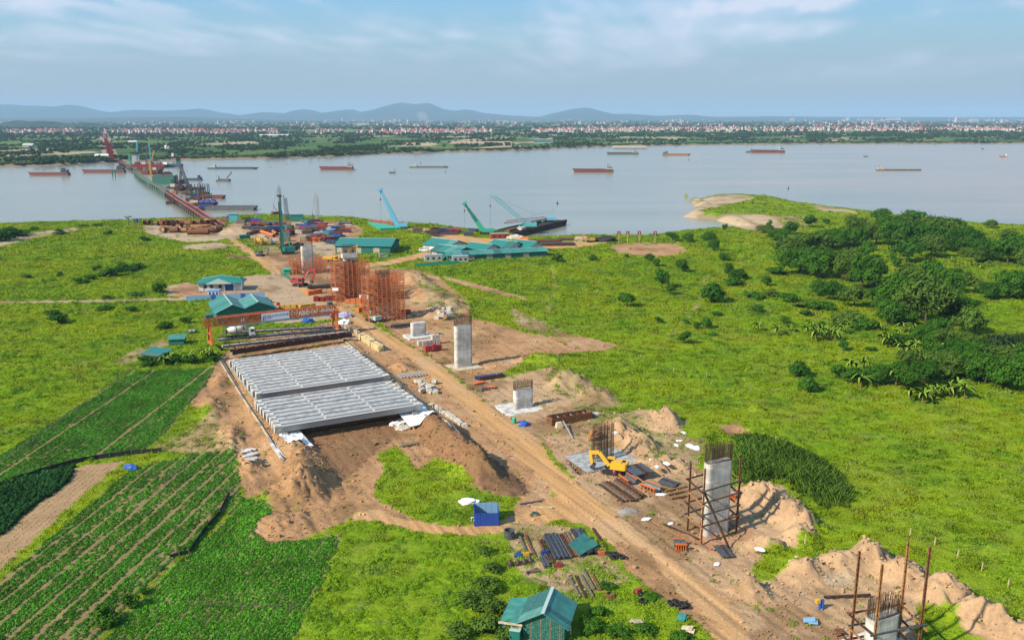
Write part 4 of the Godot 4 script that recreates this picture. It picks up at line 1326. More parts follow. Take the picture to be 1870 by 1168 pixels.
func house_mesh(kind: int) -> Array:
	var w := geo()
	var f := geo()
	var s: Vector3 = [Vector3(9, 7, 7), Vector3(7, 10, 7), Vector3(12, 5, 8), Vector3(8, 13, 6)][kind]
	w.b(Vector3(0, s.y / 2, 0), s)
	if kind == 3:
		f.b(Vector3(0, s.y + 0.4, 0), Vector3(s.x + 0.6, 0.8, s.z + 0.6))
		f.b(Vector3(1, s.y + 2, 0), Vector3(3, 2.4, 3))
	else:
		f.prism(PackedVector2Array([Vector2(-s.x / 2 - 0.6, 0), Vector2(s.x / 2 + 0.6, 0), Vector2(0, 3.4)]), Transform3D(Basis(), Vector3(0, s.y, -s.z / 2 - 0.5)), s.z + 1.0)
	return [w.mesh(), f.mesh()]

func both(a: ArrayMesh, b: ArrayMesh) -> ArrayMesh:
	var m := ArrayMesh.new()
	m.add_surface_from_arrays(Mesh.PRIMITIVE_TRIANGLES, a.surface_get_arrays(0))
	m.add_surface_from_arrays(Mesh.PRIMITIVE_TRIANGLES, b.surface_get_arrays(0))
	return m

func towns():
	mat("town_wall", lin(0.42, 0.4, 0.38), 0.9)
	mat("town_wall_b", lin(0.5, 0.42, 0.36), 0.9)
	mat("town_roof", lin(0.32, 0.09, 0.065), 0.85)
	mat("town_roof_b", lin(0.22, 0.22, 0.23), 0.8)
	var hm := []
	for k in 4:
		var a := house_mesh(k)
		var m := both(a[0], a[1])
		m.surface_set_material(0, [M.town_wall, M.town_wall, M.town_wall_b, M.town_wall][k])
		m.surface_set_material(1, [M.town_roof, M.town_roof, M.town_roof, M.town_roof_b][k])
		hm.append(m)
	var spots := []
	var clump := noise(FastNoiseLite.TYPE_SIMPLEX_SMOOTH, 0.006, 2, 71)
	for i in 5200:
		var px := rng.randf_range(-250, 2150)
		var py := 0.0
		var near := i % 3 != 0
		if near:
			var c := 241.5 if px < 700 else lerpf(243.0, 236.5, clampf((px - 700) / 500.0, 0, 1))
			py = c + rng.randfn(0, 1.6)
			if clump.get_noise_2d(px, 0) + (0.22 if px > 190 else -0.25) + (0.2 if px > 1150 else 0.0) < rng.randf_range(-0.25, 0.2): continue
		else:
			py = rng.randf_range(219.0, 232.0)
			if clump.get_noise_2d(px * 0.8, py * 9.0) < rng.randf_range(-0.15, 0.35): continue
		if py < 218.0: continue
		spots.append([P(px, py), near])
	spots.sort_custom(func(a, b): return a[0].z > b[0].z)
	var proto := {}
	var xf := [[], [], [], []]
	var cc := [PackedColorArray(), PackedColorArray(), PackedColorArray(), PackedColorArray()]
	var label := ["low white house with red tiled roof in the far town", "two-storey white house with red roof in the far town", "long tan house with red roof in the far town", "tall narrow white house with flat grey roof in the far town"]
	for i in spots.size():
		var p: Vector3 = spots[i][0]
		var k: int = [0, 1, 2, 3, 0, 1][rng.randi() % 6]
		var turn := rng.randf() * TAU
		var s := rng.randf_range(0.7, 1.4) * (1.0 if spots[i][1] else clampf(-p.z / 6000.0, 1.0, 2.2))
		if i < 300:
			var o := MeshInstance3D.new()
			o.name = numbered("town_house")
			o.mesh = hm[k]
			add_child(o)
			o.position = p
			o.rotation.y = turn
			o.scale = Vector3.ONE * s
			meta(o, label[k], "house", "houses of the far town")
		else:
			xf[k].append(Transform3D(Basis(Vector3.UP, turn).scaled(Vector3.ONE * s), p))
			cc[k].append(Color(1, 1, 1))
	for k in 4:
		var o := multimesh("far_town", hm[k], null, xf[k], cc[k], ["mass of small red roofs of the distant town", "mass of two-storey houses of the distant town", "mass of long houses of the distant town", "mass of tall narrow houses of the distant town"][k], "town")
		o.material_override = null
	print("houses ", spots.size())
	# white blocks and works on the skyline
	var block := func(px: float, py: float, w: float, h: float, label: String):
		var b := P(px, py)
		var q := b.length() / F
		var o := thing("apartment_block", label, "building", b, rng.randf_range(-0.3, 0.3))
		var g := geo()
		g.b(Vector3(0, h * q / 2, 0), Vector3(w * q, h * q, 30))
		part(g, "wall", M.town_wall, o)
		g = geo()
		for r in 4:
			g.b(Vector3(0, h * q * (r + 0.6) / 4.6, 15.1), Vector3(w * q * 0.92, h * q * 0.08, 0.4))
		part(g, "window_band", M.glass_dark, o)
		g = geo()
		g.b(Vector3(0, h * q + 1.5, 0), Vector3(w * q * 1.02, 3, 31))
		part(g, "roof", M.town_roof_b, o)
	block.call(1755, 224, 20, 8, "broad white apartment block on the skyline beyond the red roofs")
	block.call(1779, 224, 12, 6, "smaller white apartment block beside the broad one")
	block.call(1833, 224, 7, 5, "lone white block on the skyline beyond the two apartment blocks")
	block.call(883, 239, 4, 8, "white tower house above the far town roofs")
	block.call(1632, 220, 22, 4, "long pale factory hall with reddish roof on the skyline")
	block.call(1580, 220, 26, 3, "long white factory hall on the skyline")
	block.call(1548, 220, 6, 5, "pale office block beside the factory halls")
	block.call(660, 229, 30, 3, "row of white halls below the hills")
	block.call(1010, 250, 14, 3, "pale low hall before the far town")
	var b := P(1447, 222)
	var q := b.length() / F
	var o := thing("chimney_stack", "tall slim works chimney on the skyline", "chimney", b)
	var g := geo()
	g.tube(Vector3.ZERO, Vector3(0, 14 * q, 0), 1.4 * q, 0.8 * q, 10)
	part(g, "shaft", M.concrete_dark, o)
	g = geo()
	g.b(Vector3(0, 3 * q, 0), Vector3(8 * q, 6 * q, 20))
	part(g, "boiler_house", M.wall_grey, o)
	var fm := FogMaterial.new()
	fm.density = 0.004
	fm.albedo = Color(0.9, 0.92, 0.95)
	for k in 5:
		var fv := FogVolume.new()
		fv.name = numbered("smoke_plume")
		fv.shape = RenderingServer.FOG_VOLUME_SHAPE_ELLIPSOID
		var fp := at_depth(786.0 - k * 4.0, 228.0 - k * 4.5, P(786, 230).z)
		fv.size = Vector3(26 + k * 16, 40 + k * 6, 26 + k * 16)
		fv.position = fp
		fv.material = fm
		add_child(fv)
		meta(fv, "pale smoke plume rising from the plain below the hills", "smoke", "smoke plume puffs", "stuff")
	# sand yard and sheds on the far bank
	for s in [[880, 262, 120, 4, "cargo_sand", "long low sand stockpile on the far bank", "sand stockpile"], [770, 264, 60, 3, "cargo_sand", "short sand stockpile beside the long one", "sand stockpile"], [1150, 268, 60, 2.5, "cargo_sand", "sand heap at the far waterline", "sand stockpile"]]:
		var c := P(s[0], s[1])
		var u := c.length() / F
		g = geo()
		g.b(Vector3(0, s[3] * u / 2 - 0.5, 0), Vector3(s[2] * u, s[3] * u, 40), 0.0, 0.86)
		single(g, "sand_stockpile", M[s[4]], s[5], s[6], c, 0.0)
	for s in [[990, 262, 30, "roof_teal", "long green-roofed shed on the far bank"], [188, 289, 24, "wall_white", "white-roofed shed beside the far approach road"], [52, 268, 16, "wall_white", "small white shed alone in the far meadow"], [500, 249, 50, "wall_white", "long pale warehouse before the far town"], [243, 262, 14, "wall_white", "white shed beyond the far landing"]]:
		var c := P(s[0], s[1])
		var u := c.length() / F
		var t := thing("far_shed", s[4], "shed", c)
		g = geo()
		g.b(Vector3(0, 2.5, 0), Vector3(s[2] * u, 5, 14))
		part(g, "wall", M.wall_grey, t)
		g = geo()
		g.prism(PackedVector2Array([Vector2(-8, 0), Vector2(8, 0), Vector2(0, 3)]), Transform3D(Basis(Vector3.UP, PI / 2), Vector3(-s[2] * u * 0.51, 5, 0)), s[2] * u * 1.02)
		part(g, "roof", M[s[3]], t)
	# far approach road with its piers
	var g2 := geo()
	var pa := P(203, 292)
	var pb := P(188, 245)
	var dd := (pb - pa)
	for i in 14:
		var c := pa + dd * pow(i / 13.0, 1.6)
		var pier := thing("far_pier", "red-scaffolded pier on the far approach", "bridge pier", c, 0.3, "piers of the far approach")
		g2 = geo()
		g2.b(Vector3(0, 6, 0), Vector3(7, 12, 2.5))
		part(g2, "shaft", M.red_dull if i < 9 else M.concrete, pier)
		g2 = geo()
		g2.b(Vector3(0, 12.8, 0), Vector3(11, 2.0, 3))
		part(g2, "cap", M.red_dull, pier)
	g2 = geo()
	var sd := Vector3(-dd.z, 0, dd.x).normalized() * 13
	g2.quad(pa - sd + Vector3(0, 0.3, 0), pb - sd * 1.5 + Vector3(0, 0.3, 0), pb + sd * 1.5 + Vector3(0, 0.3, 0), pa + sd + Vector3(0, 0.3, 0))
	var rd := mat("far_road_soil", lin(0.3, 0.2, 0.14), 0.95, 0, T.soil, 60.0)
	structure(g2, "far_road", rd)
	# silos at the far landing
	var sil := P(303, 276)
	var su := sil.length() / F
	var so := thing("cement_silo", "white cement silos at the far landing", "silo", sil)
	for k in 2:
		g = geo()
		g.lathe([[0.0, 0.0], [2.6, 0.0], [2.6, 11.0 - k * 2], [1.2, 13.0 - k * 2], [0, 13.0 - k * 2]], Transform3D(Basis(), Vector3(k * 6.0, 0, 0)), 12)
		part(g, "tank", M.white if k == 0 else M.wall_tan, so)

# ---------------------------------------------------------------- piers, girders and the casting yard
func at_depth(px: float, py: float, z: float) -> Vector3:
	var d := ray(px, py)
	return Vector3(0, H, 0) + d * (z / d.z)

func oval(length: float, thick: float, k := 7) -> PackedVector2Array:
	# slab with rounded corners
	var r := thick * 0.34
	var p := PackedVector2Array()
	for q in 4:
		var c := Vector2((length / 2 - r) * (1 if q == 0 or q == 3 else -1), (thick / 2 - r) * (1 if q < 2 else -1))
		for i in k / 2 + 1:
			var a := PI / 2 * (q + float(i) / (k / 2))
			p.append(c + Vector2(cos(a), sin(a)) * r)
	return p

const STAND := Basis(Vector3(1, 0, 0), Vector3(0, 0, -1), Vector3(0, 1, 0))    # polygon x-y laid flat, pushed upwards

func rebar_cage(g: Geo, length: float, thick: float, y0: float, y1: float, gap: float, r := 0.035):
	var p := oval(length, thick, 6)
	var per := []
	for i in p.size():
		var a := p[i]
		var b := p[(i + 1) % p.size()]
		var k := maxi(1, int(a.distance_to(b) / gap))
		for j in k: per.append(a.lerp(b, float(j) / k))
	for q in per:
		var top := y1 + rng.randf_range(-0.35, 0.2)
		g.beam(Vector3(q.x, y0, -q.y), Vector3(q.x + rng.randf_range(-0.06, 0.06), top, -q.y + rng.randf_range(-0.06, 0.06)), r * 2)
	var y := y0 + 0.5
	while y < y1 - 1.0:
		for i in p.size():
			var b := p[(i + 1) % p.size()]
			g.beam(Vector3(p[i].x, y, -p[i].y), Vector3(b.x, y, -b.y), r * 1.4)
		y += 1.1

func pier(px: float, py: float, label: String, shaft: float, steel: float, length := 5.0, thick := 1.9, slab := 0.0, slab_m: Material = null, lifts := 2.6) -> Node3D:
	var b := P(px, py)
	b.y = ground(b.x, b.z)
	var o := thing("bridge_pier", label, "bridge pier", Vector3(b.x, b.y, b.z), heading(V))
	var g: Geo
	if slab > 0.0:
		g = geo()
		g.b(Vector3(0, 0.05, 0), Vector3(slab * 1.25, 0.9, slab), 0.0, 0.985)
		part(g, "footing", slab_m if slab_m else M.concrete_pale, o)
	var y := 0.45 if slab > 0.0 else -0.3
	var lift := 0
	while y < shaft - 0.1:
		var h := minf(lifts, shaft - y)
		g = geo()
		var k := 0.0 if lift % 2 == 0 else 0.008
		g.prism(oval(length - k, thick - k), Transform3D(STAND, Vector3(0, y, 0)), h - 0.03)
		g.prism(oval(length - 0.09, thick - 0.09), Transform3D(STAND, Vector3(0, y + h - 0.03, 0)), 0.03)
		# form-panel joints stand as shallow fins
		for s in range(int(length / 1.25)):
			var x := -length / 2 + thick / 2 + s * 1.25
			if x < length / 2 - thick / 2: g.b(Vector3(x, y + h / 2, 0), Vector3(0.035, h - 0.05, thick + 0.035))
		part(g, "shaft", M.concrete if lift % 3 != 1 else M.concrete_pale, o)
		y += h
		lift += 1
	if steel > 0.0:
		g = geo()
		rebar_cage(g, length - 0.2, thick - 0.2, maxf(shaft, 0.3) - 0.2, maxf(shaft, 0.3) + steel, 0.24)
		part(g, "rebar", M.rebar, o, true)
	return o

func scaffold(o: Node3D, lx: float, lz: float, tall: float, bays: int, m: Material):
	# tubular towers round a pier: each standard is a piece, ledgers and braces are joined
	var g := geo()
	var xs := []
	for i in bays + 1: xs.append(-lx / 2 + lx * i / bays)
	var zs := [-lz / 2, -lz / 2 + 1.1, lz / 2 - 1.1, lz / 2]
	for x in xs:
		for z in zs:
			if absf(x) < 2.9 and absf(z) < 1.15: continue
			var p := geo()
			p.tube(Vector3(x, -0.2, z), Vector3(x, tall + rng.randf_range(-0.4, 1.0), z), 0.085, 0.085, 5)
			part(p, "standard", m, o)
	var y := 0.4
	while y < tall:
		for z in zs:
			for i in bays:
				if rng.randf() < 0.95: g.beam(Vector3(xs[i], y, z), Vector3(xs[i + 1], y, z), 0.13)
				if rng.randf() < 0.6: g.beam(Vector3(xs[i], y, z), Vector3(xs[i + 1], y + 1.5, z), 0.1)
				if rng.randf() < 0.5: g.beam(Vector3(xs[i + 1], y, z), Vector3(xs[i], y + 1.5, z), 0.1)
		for x in xs:
			for j in 3:
				if j == 1 and absf(x) < 2.9: continue
				if rng.randf() < 0.9: g.beam(Vector3(x, y, zs[j]), Vector3(x, y, zs[j + 1]), 0.08)
				if rng.randf() < 0.4: g.beam(Vector3(x, y, zs[j]), Vector3(x, y + 1.5, zs[j + 1]), 0.07)
		y += 1.0
	part(g, "bracing", m, o, true)
	var k := 0
	y = 2.5
	while y < tall:
		for x in [-lx / 2 + 0.7, lx / 2 - 0.7]:
			if k % 2 == 0:
				g = geo()
				g.b(Vector3(x, y, 0), Vector3(1.1, 0.06, lz * 0.9))
				part(g, "deck_plank", M.wood, o)
			k += 1
		y += 2.6

func steel_frame(px: Array, tops: Array, levels: Array, label: String):
	# rolled-steel posts round a pier, tied by horizontal sections
	var feet := []
	for q in px:
		var b := P(q[0], q[1])
		b.y = ground(b.x, b.z)
		feet.append(b)
	var c: Vector3 = (feet[0] + feet[1] + feet[2] + feet[3]) / 4
	var o := thing("post_scaffold", label, "steel frame", c)
	var g: Geo
	for i in 4:
		g = geo()
		var f: Vector3 = feet[i] - c
		var h := height_to(feet[i], tops[i])
		for s in [-0.13, 0.13]: g.b(f + Vector3(s, h / 2 - 0.2, 0), Vector3(0.045, h + 0.4, 0.32))
		g.b(f + Vector3(0, h / 2 - 0.2, 0), Vector3(0.24, h + 0.4, 0.04))
		part(g, "post", M.rust if i % 2 == 0 else M.rust_light, o)
	for l in levels:
		for i in 4:
			var a: Vector3 = feet[i] - c
			var b: Vector3 = feet[(i + 1) % 4] - c
			var e := (b - a).normalized() * rng.randf_range(0.3, 1.2)
			var y: float = l + (0.0 if i % 2 == 0 else 0.3)
			var off: Vector3 = ((a + b) / 2).normalized() * 0.28
			if i % 2 == 1 and rng.randf() < 0.2: continue
			g = geo()
			var tilt := rng.randf_range(-0.12, 0.12)
			g.beam(Vector3(a.x, y - tilt, a.z) + off - e, Vector3(b.x, y + tilt, b.z) + off + e * 0.8, 0.2, 0.24)
			part(g, "waler", [M.rust, M.rust_dark, M.steel_grey, M.rust_light][(i + int(l)) % 4], o)
	return o

func build_piers():
	mat("form_brown", lin(0.2, 0.13, 0.1), 0.8, 0, T.rust, 3.0)
	var o: Node3D
	# nearest pier, cut by the lower frame edge, inside four tall steel posts
	o = pier(1605, 1195, "grey concrete pier stub inside four tall rusty posts, black rebar on top", 6.2, 2.6, 5.0, 1.9, 9.0)
	steel_frame([[1553, 1185], [1592, 1222], [1675, 1205], [1640, 1168]], [1006, 1030, 998, 987], [1.2, 3.2, 5.2], "four tall rusty steel posts tied around the pier stub")
	o = pier(1305, 968, "tall flat-sided grey pier inside a steel post frame, pale rebar on top", 13.6, 3.3, 5.4, 1.8, 0.0)
	steel_frame([[1256, 968], [1281, 990], [1345, 970], [1318, 948]], [845, 855, 836, 838], [3.0, 5.1, 7.4, 9.6], "square rusty steel post frame around the tall near pier")
	var base := P(1284, 880)
	var f := geo()
	f.beam(P(1331, 1000) + Vector3(0, 0.1, 0), at_depth(1284, 893, P(1300, 985).z), 0.3, 0.3)
	single(f, "raking_strut", M.rust_dark, "dark rusty strut leaning against the square steel frame", "steel strut")
	o = pier(1100, 838, "bare rebar cage of a new pier rising from its wet concrete footing", 0.6, 8.6, 5.2, 2.0, 0.0)
	f = geo()
	f.b(Vector3(0, 0.3, 0), Vector3(13.5, 1.7, 10.0))
	part(f, "footing", M.concrete_fresh, o)
	for q in [[0, 5.1, 13.8, 0.16], [0, -5.1, 13.8, 0.16], [6.85, 0, 0.16, 10.2], [-6.85, 0, 0.16, 10.2]]:
		for k in 5:
			f = geo()
			var w: float = maxf(q[2], q[3]) / 5
			var s := -2 * w + k * w
			if q[2] > q[3]: f.b(Vector3(s, 0.25, q[1]), Vector3(w - 0.04, 1.8, 0.14))
			else: f.b(Vector3(q[0], 0.25, s), Vector3(0.14, 1.8, w - 0.04))
			part(f, "form_panel", M.rust if k % 2 else M.wood_grey, o)
	pier(955, 742, "short pale pier on a broad white footing, ragged rebar on top", 5.4, 2.4, 5.2, 1.8, 9.5)
	pier(846, 668, "tall slender stained pier with dark square rebar cage on top", 13.0, 3.6, 5.4, 2.0, 7.5, M.wood_pale)
	pier(764, 615, "short pale pier without rebar beyond the block stacks", 5.0, 0.0, 5.2, 1.9, 7.0, M.concrete_pale)
	o = pier(701, 581, "pier wrapped in a broad bright orange scaffold, grey rebar on top", 5.2, 0.0, 5.0, 2.0, 6.0)
	f = geo()
	rebar_cage(f, 5.0, 2.0, 5.0, 18.0, 0.26, 0.045)
	part(f, "rebar", M.rebar, o, true)
	scaffold(o, 13.5, 9.0, 16.2, 8, M.scaffold_orange)
	o = pier(641, 547, "tall dark-formed pier with white collar between orange scaffold towers", 18.6, 4.0, 5.2, 2.2, 0.0)
	f = geo()
	for k in 7: f.b(Vector3(0, 1.2 + k * 2.3, 0), Vector3(5.6, 2.2, 2.6))
	part(f, "form_shell", M.form_brown, o)
	f = geo()
	f.b(Vector3(-0.6, 8.4, 1.45), Vector3(1.7, 16.4, 0.25))
	part(f, "climbing_form", M.steel_dark, o)
	f = geo()
	f.b(Vector3(0, 18.0, 0), Vector3(6.2, 1.5, 3.0))
	part(f, "collar", M.concrete_pale, o)
	scaffold(o, 14.0, 8.0, 15.5, 8, M.scaffold_orange)
	o = pier(562, 497, "smooth white-grey pier with low orange scaffold at its foot", 12.6, 4.4, 5.6, 2.4, 0.0)
	scaffold(o, 16.0, 9.0, 6.2, 9, M.scaffold_orange)
	# white notice boards on the scaffolds
	for q in [[612, 528, 345.0], [731, 596, 306.0]]:
		var c := at_depth(q[0], q[1], -q[2] + 5.5)
		f = geo()
		f.b(Vector3.ZERO, Vector3(2.4, 1.2, 0.06))
		f.b(Vector3(-1.0, 0, -0.1), Vector3(0.06, 1.6, 0.06))
		f.b(Vector3(1.0, 0, -0.1), Vector3(0.06, 1.6, 0.06))
		single(f, "notice_board", M.white, "white notice board hung on the %s orange scaffold" % ("taller" if q[0] < 700 else "broader"), "board", c, heading(V) - 0.5)

func girder_proto(length: float) -> Node3D:
	# open-topped trough girder with solid ends and cross ties
	var o := thing("trough_girder", "pale concrete trough girder lying in the long rear stack", "girder", Vector3.ZERO, 0.0, "girders of the rear stack")
	var h := 1.75
	var pr := PackedVector2Array([Vector2(-0.42, 0), Vector2(0.42, 0), Vector2(0.62, 1.5), Vector2(1.36, 1.62), Vector2(1.36, h), Vector2(0.44, h), Vector2(0.3, 0.28), Vector2(-0.3, 0.28), Vector2(-0.44, h), Vector2(-1.36, h), Vector2(-1.36, 1.62), Vector2(-0.62, 1.5)])
	var g := geo()
	g.prism(pr, Transform3D(Basis(Vector3.UP, PI / 2), Vector3(-length / 2 + 1.6, 0, 0)), length - 3.2)
	part(g, "trough", M.girder, o)
	for s in [-1.0, 1.0]:
		g = geo()
		var e := PackedVector2Array([Vector2(-0.45, 0), Vector2(0.45, 0), Vector2(0.66, 1.5), Vector2(1.0, 1.6), Vector2(1.0, h + 0.04), Vector2(-1.0, h + 0.04), Vector2(-1.0, 1.6), Vector2(-0.66, 1.5)])
		g.prism(e, Transform3D(Basis(Vector3.UP, PI / 2), Vector3(s * (length / 2 - 0.8) - 0.8, 0, 0)), 1.6)
		g.b(Vector3(s * (length / 2 - 0.35), h + 0.1, 0.35), Vector3(0.5, 0.16, 0.5))
		part(g, "end_block", M.girder_end, o)
		g = geo()
		g.b(Vector3(s * length / 6, h - 0.08, 0), Vector3(0.4, 0.2, 1.1))
		part(g, "cross_tie", M.girder_end, o)
	return o

func build_girders():
	mat("girder", lin(0.44, 0.445, 0.44), 0.75, 0, T.grain, 5.0)
	mat("girder_end", lin(0.52, 0.515, 0.48), 0.8, 0, T.stain, 4.0)
	mat("girder_warm", lin(0.46, 0.45, 0.425), 0.78, 0, T.stain, 6.0)
	mat("girder_dull", lin(0.38, 0.39, 0.39), 0.78, 0, T.stain, 7.0)
	var length := 35.5
	var proto := girder_proto(length)
	var front := (P(500, 777, 4.0) + P(768, 735, 4.0)) / 2
	var dir := (P(423, 650, 4) + P(620, 625, 4)) / 2 - (P(465, 714, 4) + P(710, 686, 4)) / 2
	dir = Vector3(dir.x, 0, dir.z).normalized()
	var ax := Vector3(-dir.z, 0, dir.x)
	var turn := heading(ax)
	var y := 2.26
	for i in 13:
		var c := (P(465, 714, 4.0) + P(710, 686, 4.0)) / 2 + dir * (i * 2.82)
		c += ax * rng.randf_range(-0.25, 0.25)
		c.y = y
		if i == 0:
			proto.position = c
			proto.rotation.y = turn
		else: copy_of(proto, c, turn + rng.randf_range(-0.004, 0.004)).get_child(0).material_override = [M.girder, M.girder_warm, M.girder_dull][rng.randi() % 3]
	for i in 8:
		var c := front + dir * (i * 2.8) + ax * rng.randf_range(-0.25, 0.25)
		c.y = y
		var r := copy_of(proto, c, turn, "pale concrete trough girder lying in the short front stack")
		r.set_meta("group", "girders of the front stack")
		r.get_child(0).material_override = [M.girder, M.girder_warm, M.girder_dull][rng.randi() % 3]
	# bearing sleepers under the girder ends
	for s in [-1.0, 1.0]:
		var g := geo()
		var a: Vector3 = front - dir * 1.5 + ax * s * (length / 2 - 2.0)
		var b: Vector3 = front + dir * 62.0 + ax * s * (length / 2 - 2.0)
		g.beam(Vector3(a.x, 1.85, a.z), Vector3(b.x, 1.85, b.z), 1.3, 0.8)
		single(g, "bearing_sleeper", M.concrete_dark, "long concrete sill under the %s girder ends" % ("roadside" if s > 0 else "fieldside"), "sill")
	# white geotextile sheets down the bank ends
	for q in [[[493, 778], [530, 770], [572, 808], [525, 810]], [[718, 745], [768, 735], [800, 762], [748, 774]]]:
		var pts := []
		for w in q: pts.append(P(w[0], w[1], 1.9))
		var g := geo()
		var k := 9
		for i in k:
			for j in k:
				var c4 := []
				for w in [[i, j], [i + 1, j], [i + 1, j + 1], [i, j + 1]]:
					var u: float = float(w[0]) / k
					var t: float = float(w[1]) / k
					var p: Vector3 = pts[0].lerp(pts[1], u).lerp(pts[3].lerp(pts[2], u), t)
					p.y = maxf(ground(p.x, p.z), lerpf(1.9, 0.9, t)) + 0.3 + 0.06 * n_fine.get_noise_2d(p.x * 2, p.z * 2)
					c4.append(p)
				g.quad(c4[3], c4[2], c4[1], c4[0])
				var lo := []
				for p in c4: lo.append(p - Vector3(0, 0.05, 0))
				g.quad(lo[0], lo[1], lo[2], lo[3])
		single(g, "white_sheet", M.tarp_white, "white geotextile sheet draped over the %s bank end" % ("fieldside" if q[0][0] < 600 else "roadside"), "sheet")
	# gantry rails and their timber sleepers
	for s in [[[402, 650], [520, 838], "fieldside"], [[628, 612], [842, 800], "roadside"]]:
		var a := P(s[0][0], s[0][1], 1.9)
		var b := P(s[1][0], s[1][1], 1.9)
		var t := thing("gantry_rail", "long steel gantry rail on sleepers, %s of the girders" % s[2], "rail", a)
		var n := int(a.distance_to(b) / 4.0)
		var last := a
		for i in n:
			var p := a.lerp(b, float(i + 1) / n)
			p.y = maxf(ground(p.x, p.z), 0.3)
			last.y = maxf(ground(last.x, last.z), 0.3)
			var g := geo()
			g.beam(last - a + Vector3(0, 0.32, 0), p - a + Vector3(0, 0.32, 0), 0.14, 0.2)
			part(g, "rail", M.rust_dark, t)
			g = geo()
			g.beam(last - a + Vector3(0, 0.08, 0), p - a + Vector3(0, 0.08, 0), 0.9, 0.3)
			part(g, "sleeper", M.wood_pale if i % 3 else M.concrete_dark, t)
			last = p
	# casting beds between the gantry and the stacks
	var e0 := P(412, 646, 2.0)
	for i in 4:
		var pa: Array = [[422, 645], [405, 632], [398, 620], [420, 607]][i]
		var pb: Array = [[640, 612], [634, 606], [628, 600], [622, 595]][i]
		var a := P(pa[0], pa[1], 1.9)
		var b := P(pb[0], pb[1], 1.9)
		a.y = 1.7
		b.y = 1.7
		var t := thing("casting_bed", "%s casting bed with steel side forms" % ["rust-red", "tan-floored", "grey-floored", "dark far"][i], "casting bed", a)
		var g := geo()
		g.beam(Vector3(0, 0.1, 0), b - a + Vector3(0, 0.1, 0), 1.9, 0.5)
		part(g, "bed", [M.concrete_dark, M.concrete, M.concrete_dark, M.concrete_dark][i], t)
		var d := (b - a).normalized()
		var e := Vector3(-d.z, 0, d.x)
		for s in [-1.0, 1.0]:
			g = geo()
			var hh: float = [1.1, 0.6, 0.5, 0.5][i]
			g.beam(e * s * 1.1 + Vector3(0, hh / 2, 0), b - a + e * s * 1.1 + Vector3(0, hh / 2, 0), 0.12, hh)
			part(g, "side_form", [M.rust_dark, M.steel_grey, M.steel_grey, M.steel_dark][i], t)
		for k in 13:
			g = geo()
			var q := (b - a) * ((k + 0.5) / 13.0)
			var hh: float = [1.3, 0.9, 0.8, 1.2][i]
			g.beam(q - e * 1.3 - Vector3(0, 0.2, 0), q - e * 1.25 + Vector3(0, hh, 0), 0.16, 0.16)
			g.beam(q - e * 1.3 + Vector3(0, hh, 0), q + e * 1.3 + Vector3(0, hh, 0), 0.12, 0.12)
			part(g, "bracket", M.red_dull if i < 2 else M.rust_dark, t)

func truss(g: Geo, a: Vector3, b: Vector3, w: float, h: float, n: int, r: float):
	# box lattice from a to b (axis of its bottom), w wide, h high
	var d := (b - a).normalized()
	var up := Vector3.UP if absf(d.y) < 0.9 else Vector3(0, 0, 1)
	var e := d.cross(up).normalized()
	var u := e.cross(d).normalized()
	var c := [e * w / 2, -e * w / 2, -e * w / 2 + u * h, e * w / 2 + u * h]
	for q in c: g.beam(a + q, b + q, r, r, u)
	for i in n:
		var p := a.lerp(b, float(i) / n)
		var q := a.lerp(b, float(i + 1) / n)
		for j in 4:
			var k := (j + 1) % 4
			g.beam(p + c[j], p + c[k], r * 0.7, r * 0.7)
			if i % 2 == 0: g.beam(p + c[j], q + c[k], r * 0.7, r * 0.7)
			else: g.beam(p + c[k], q + c[j], r * 0.7, r * 0.7)

func lettering(text: String, size: float, depth: float) -> TextMesh:
	var f := SystemFont.new()
	f.font_names = PackedStringArray(["Droid Sans"])
	f.font_weight = 700
	var t := TextMesh.new()
	t.text = text
	t.font = f
	t.font_size = 64
	t.pixel_size = size / 64.0
	t.depth = depth
	return t

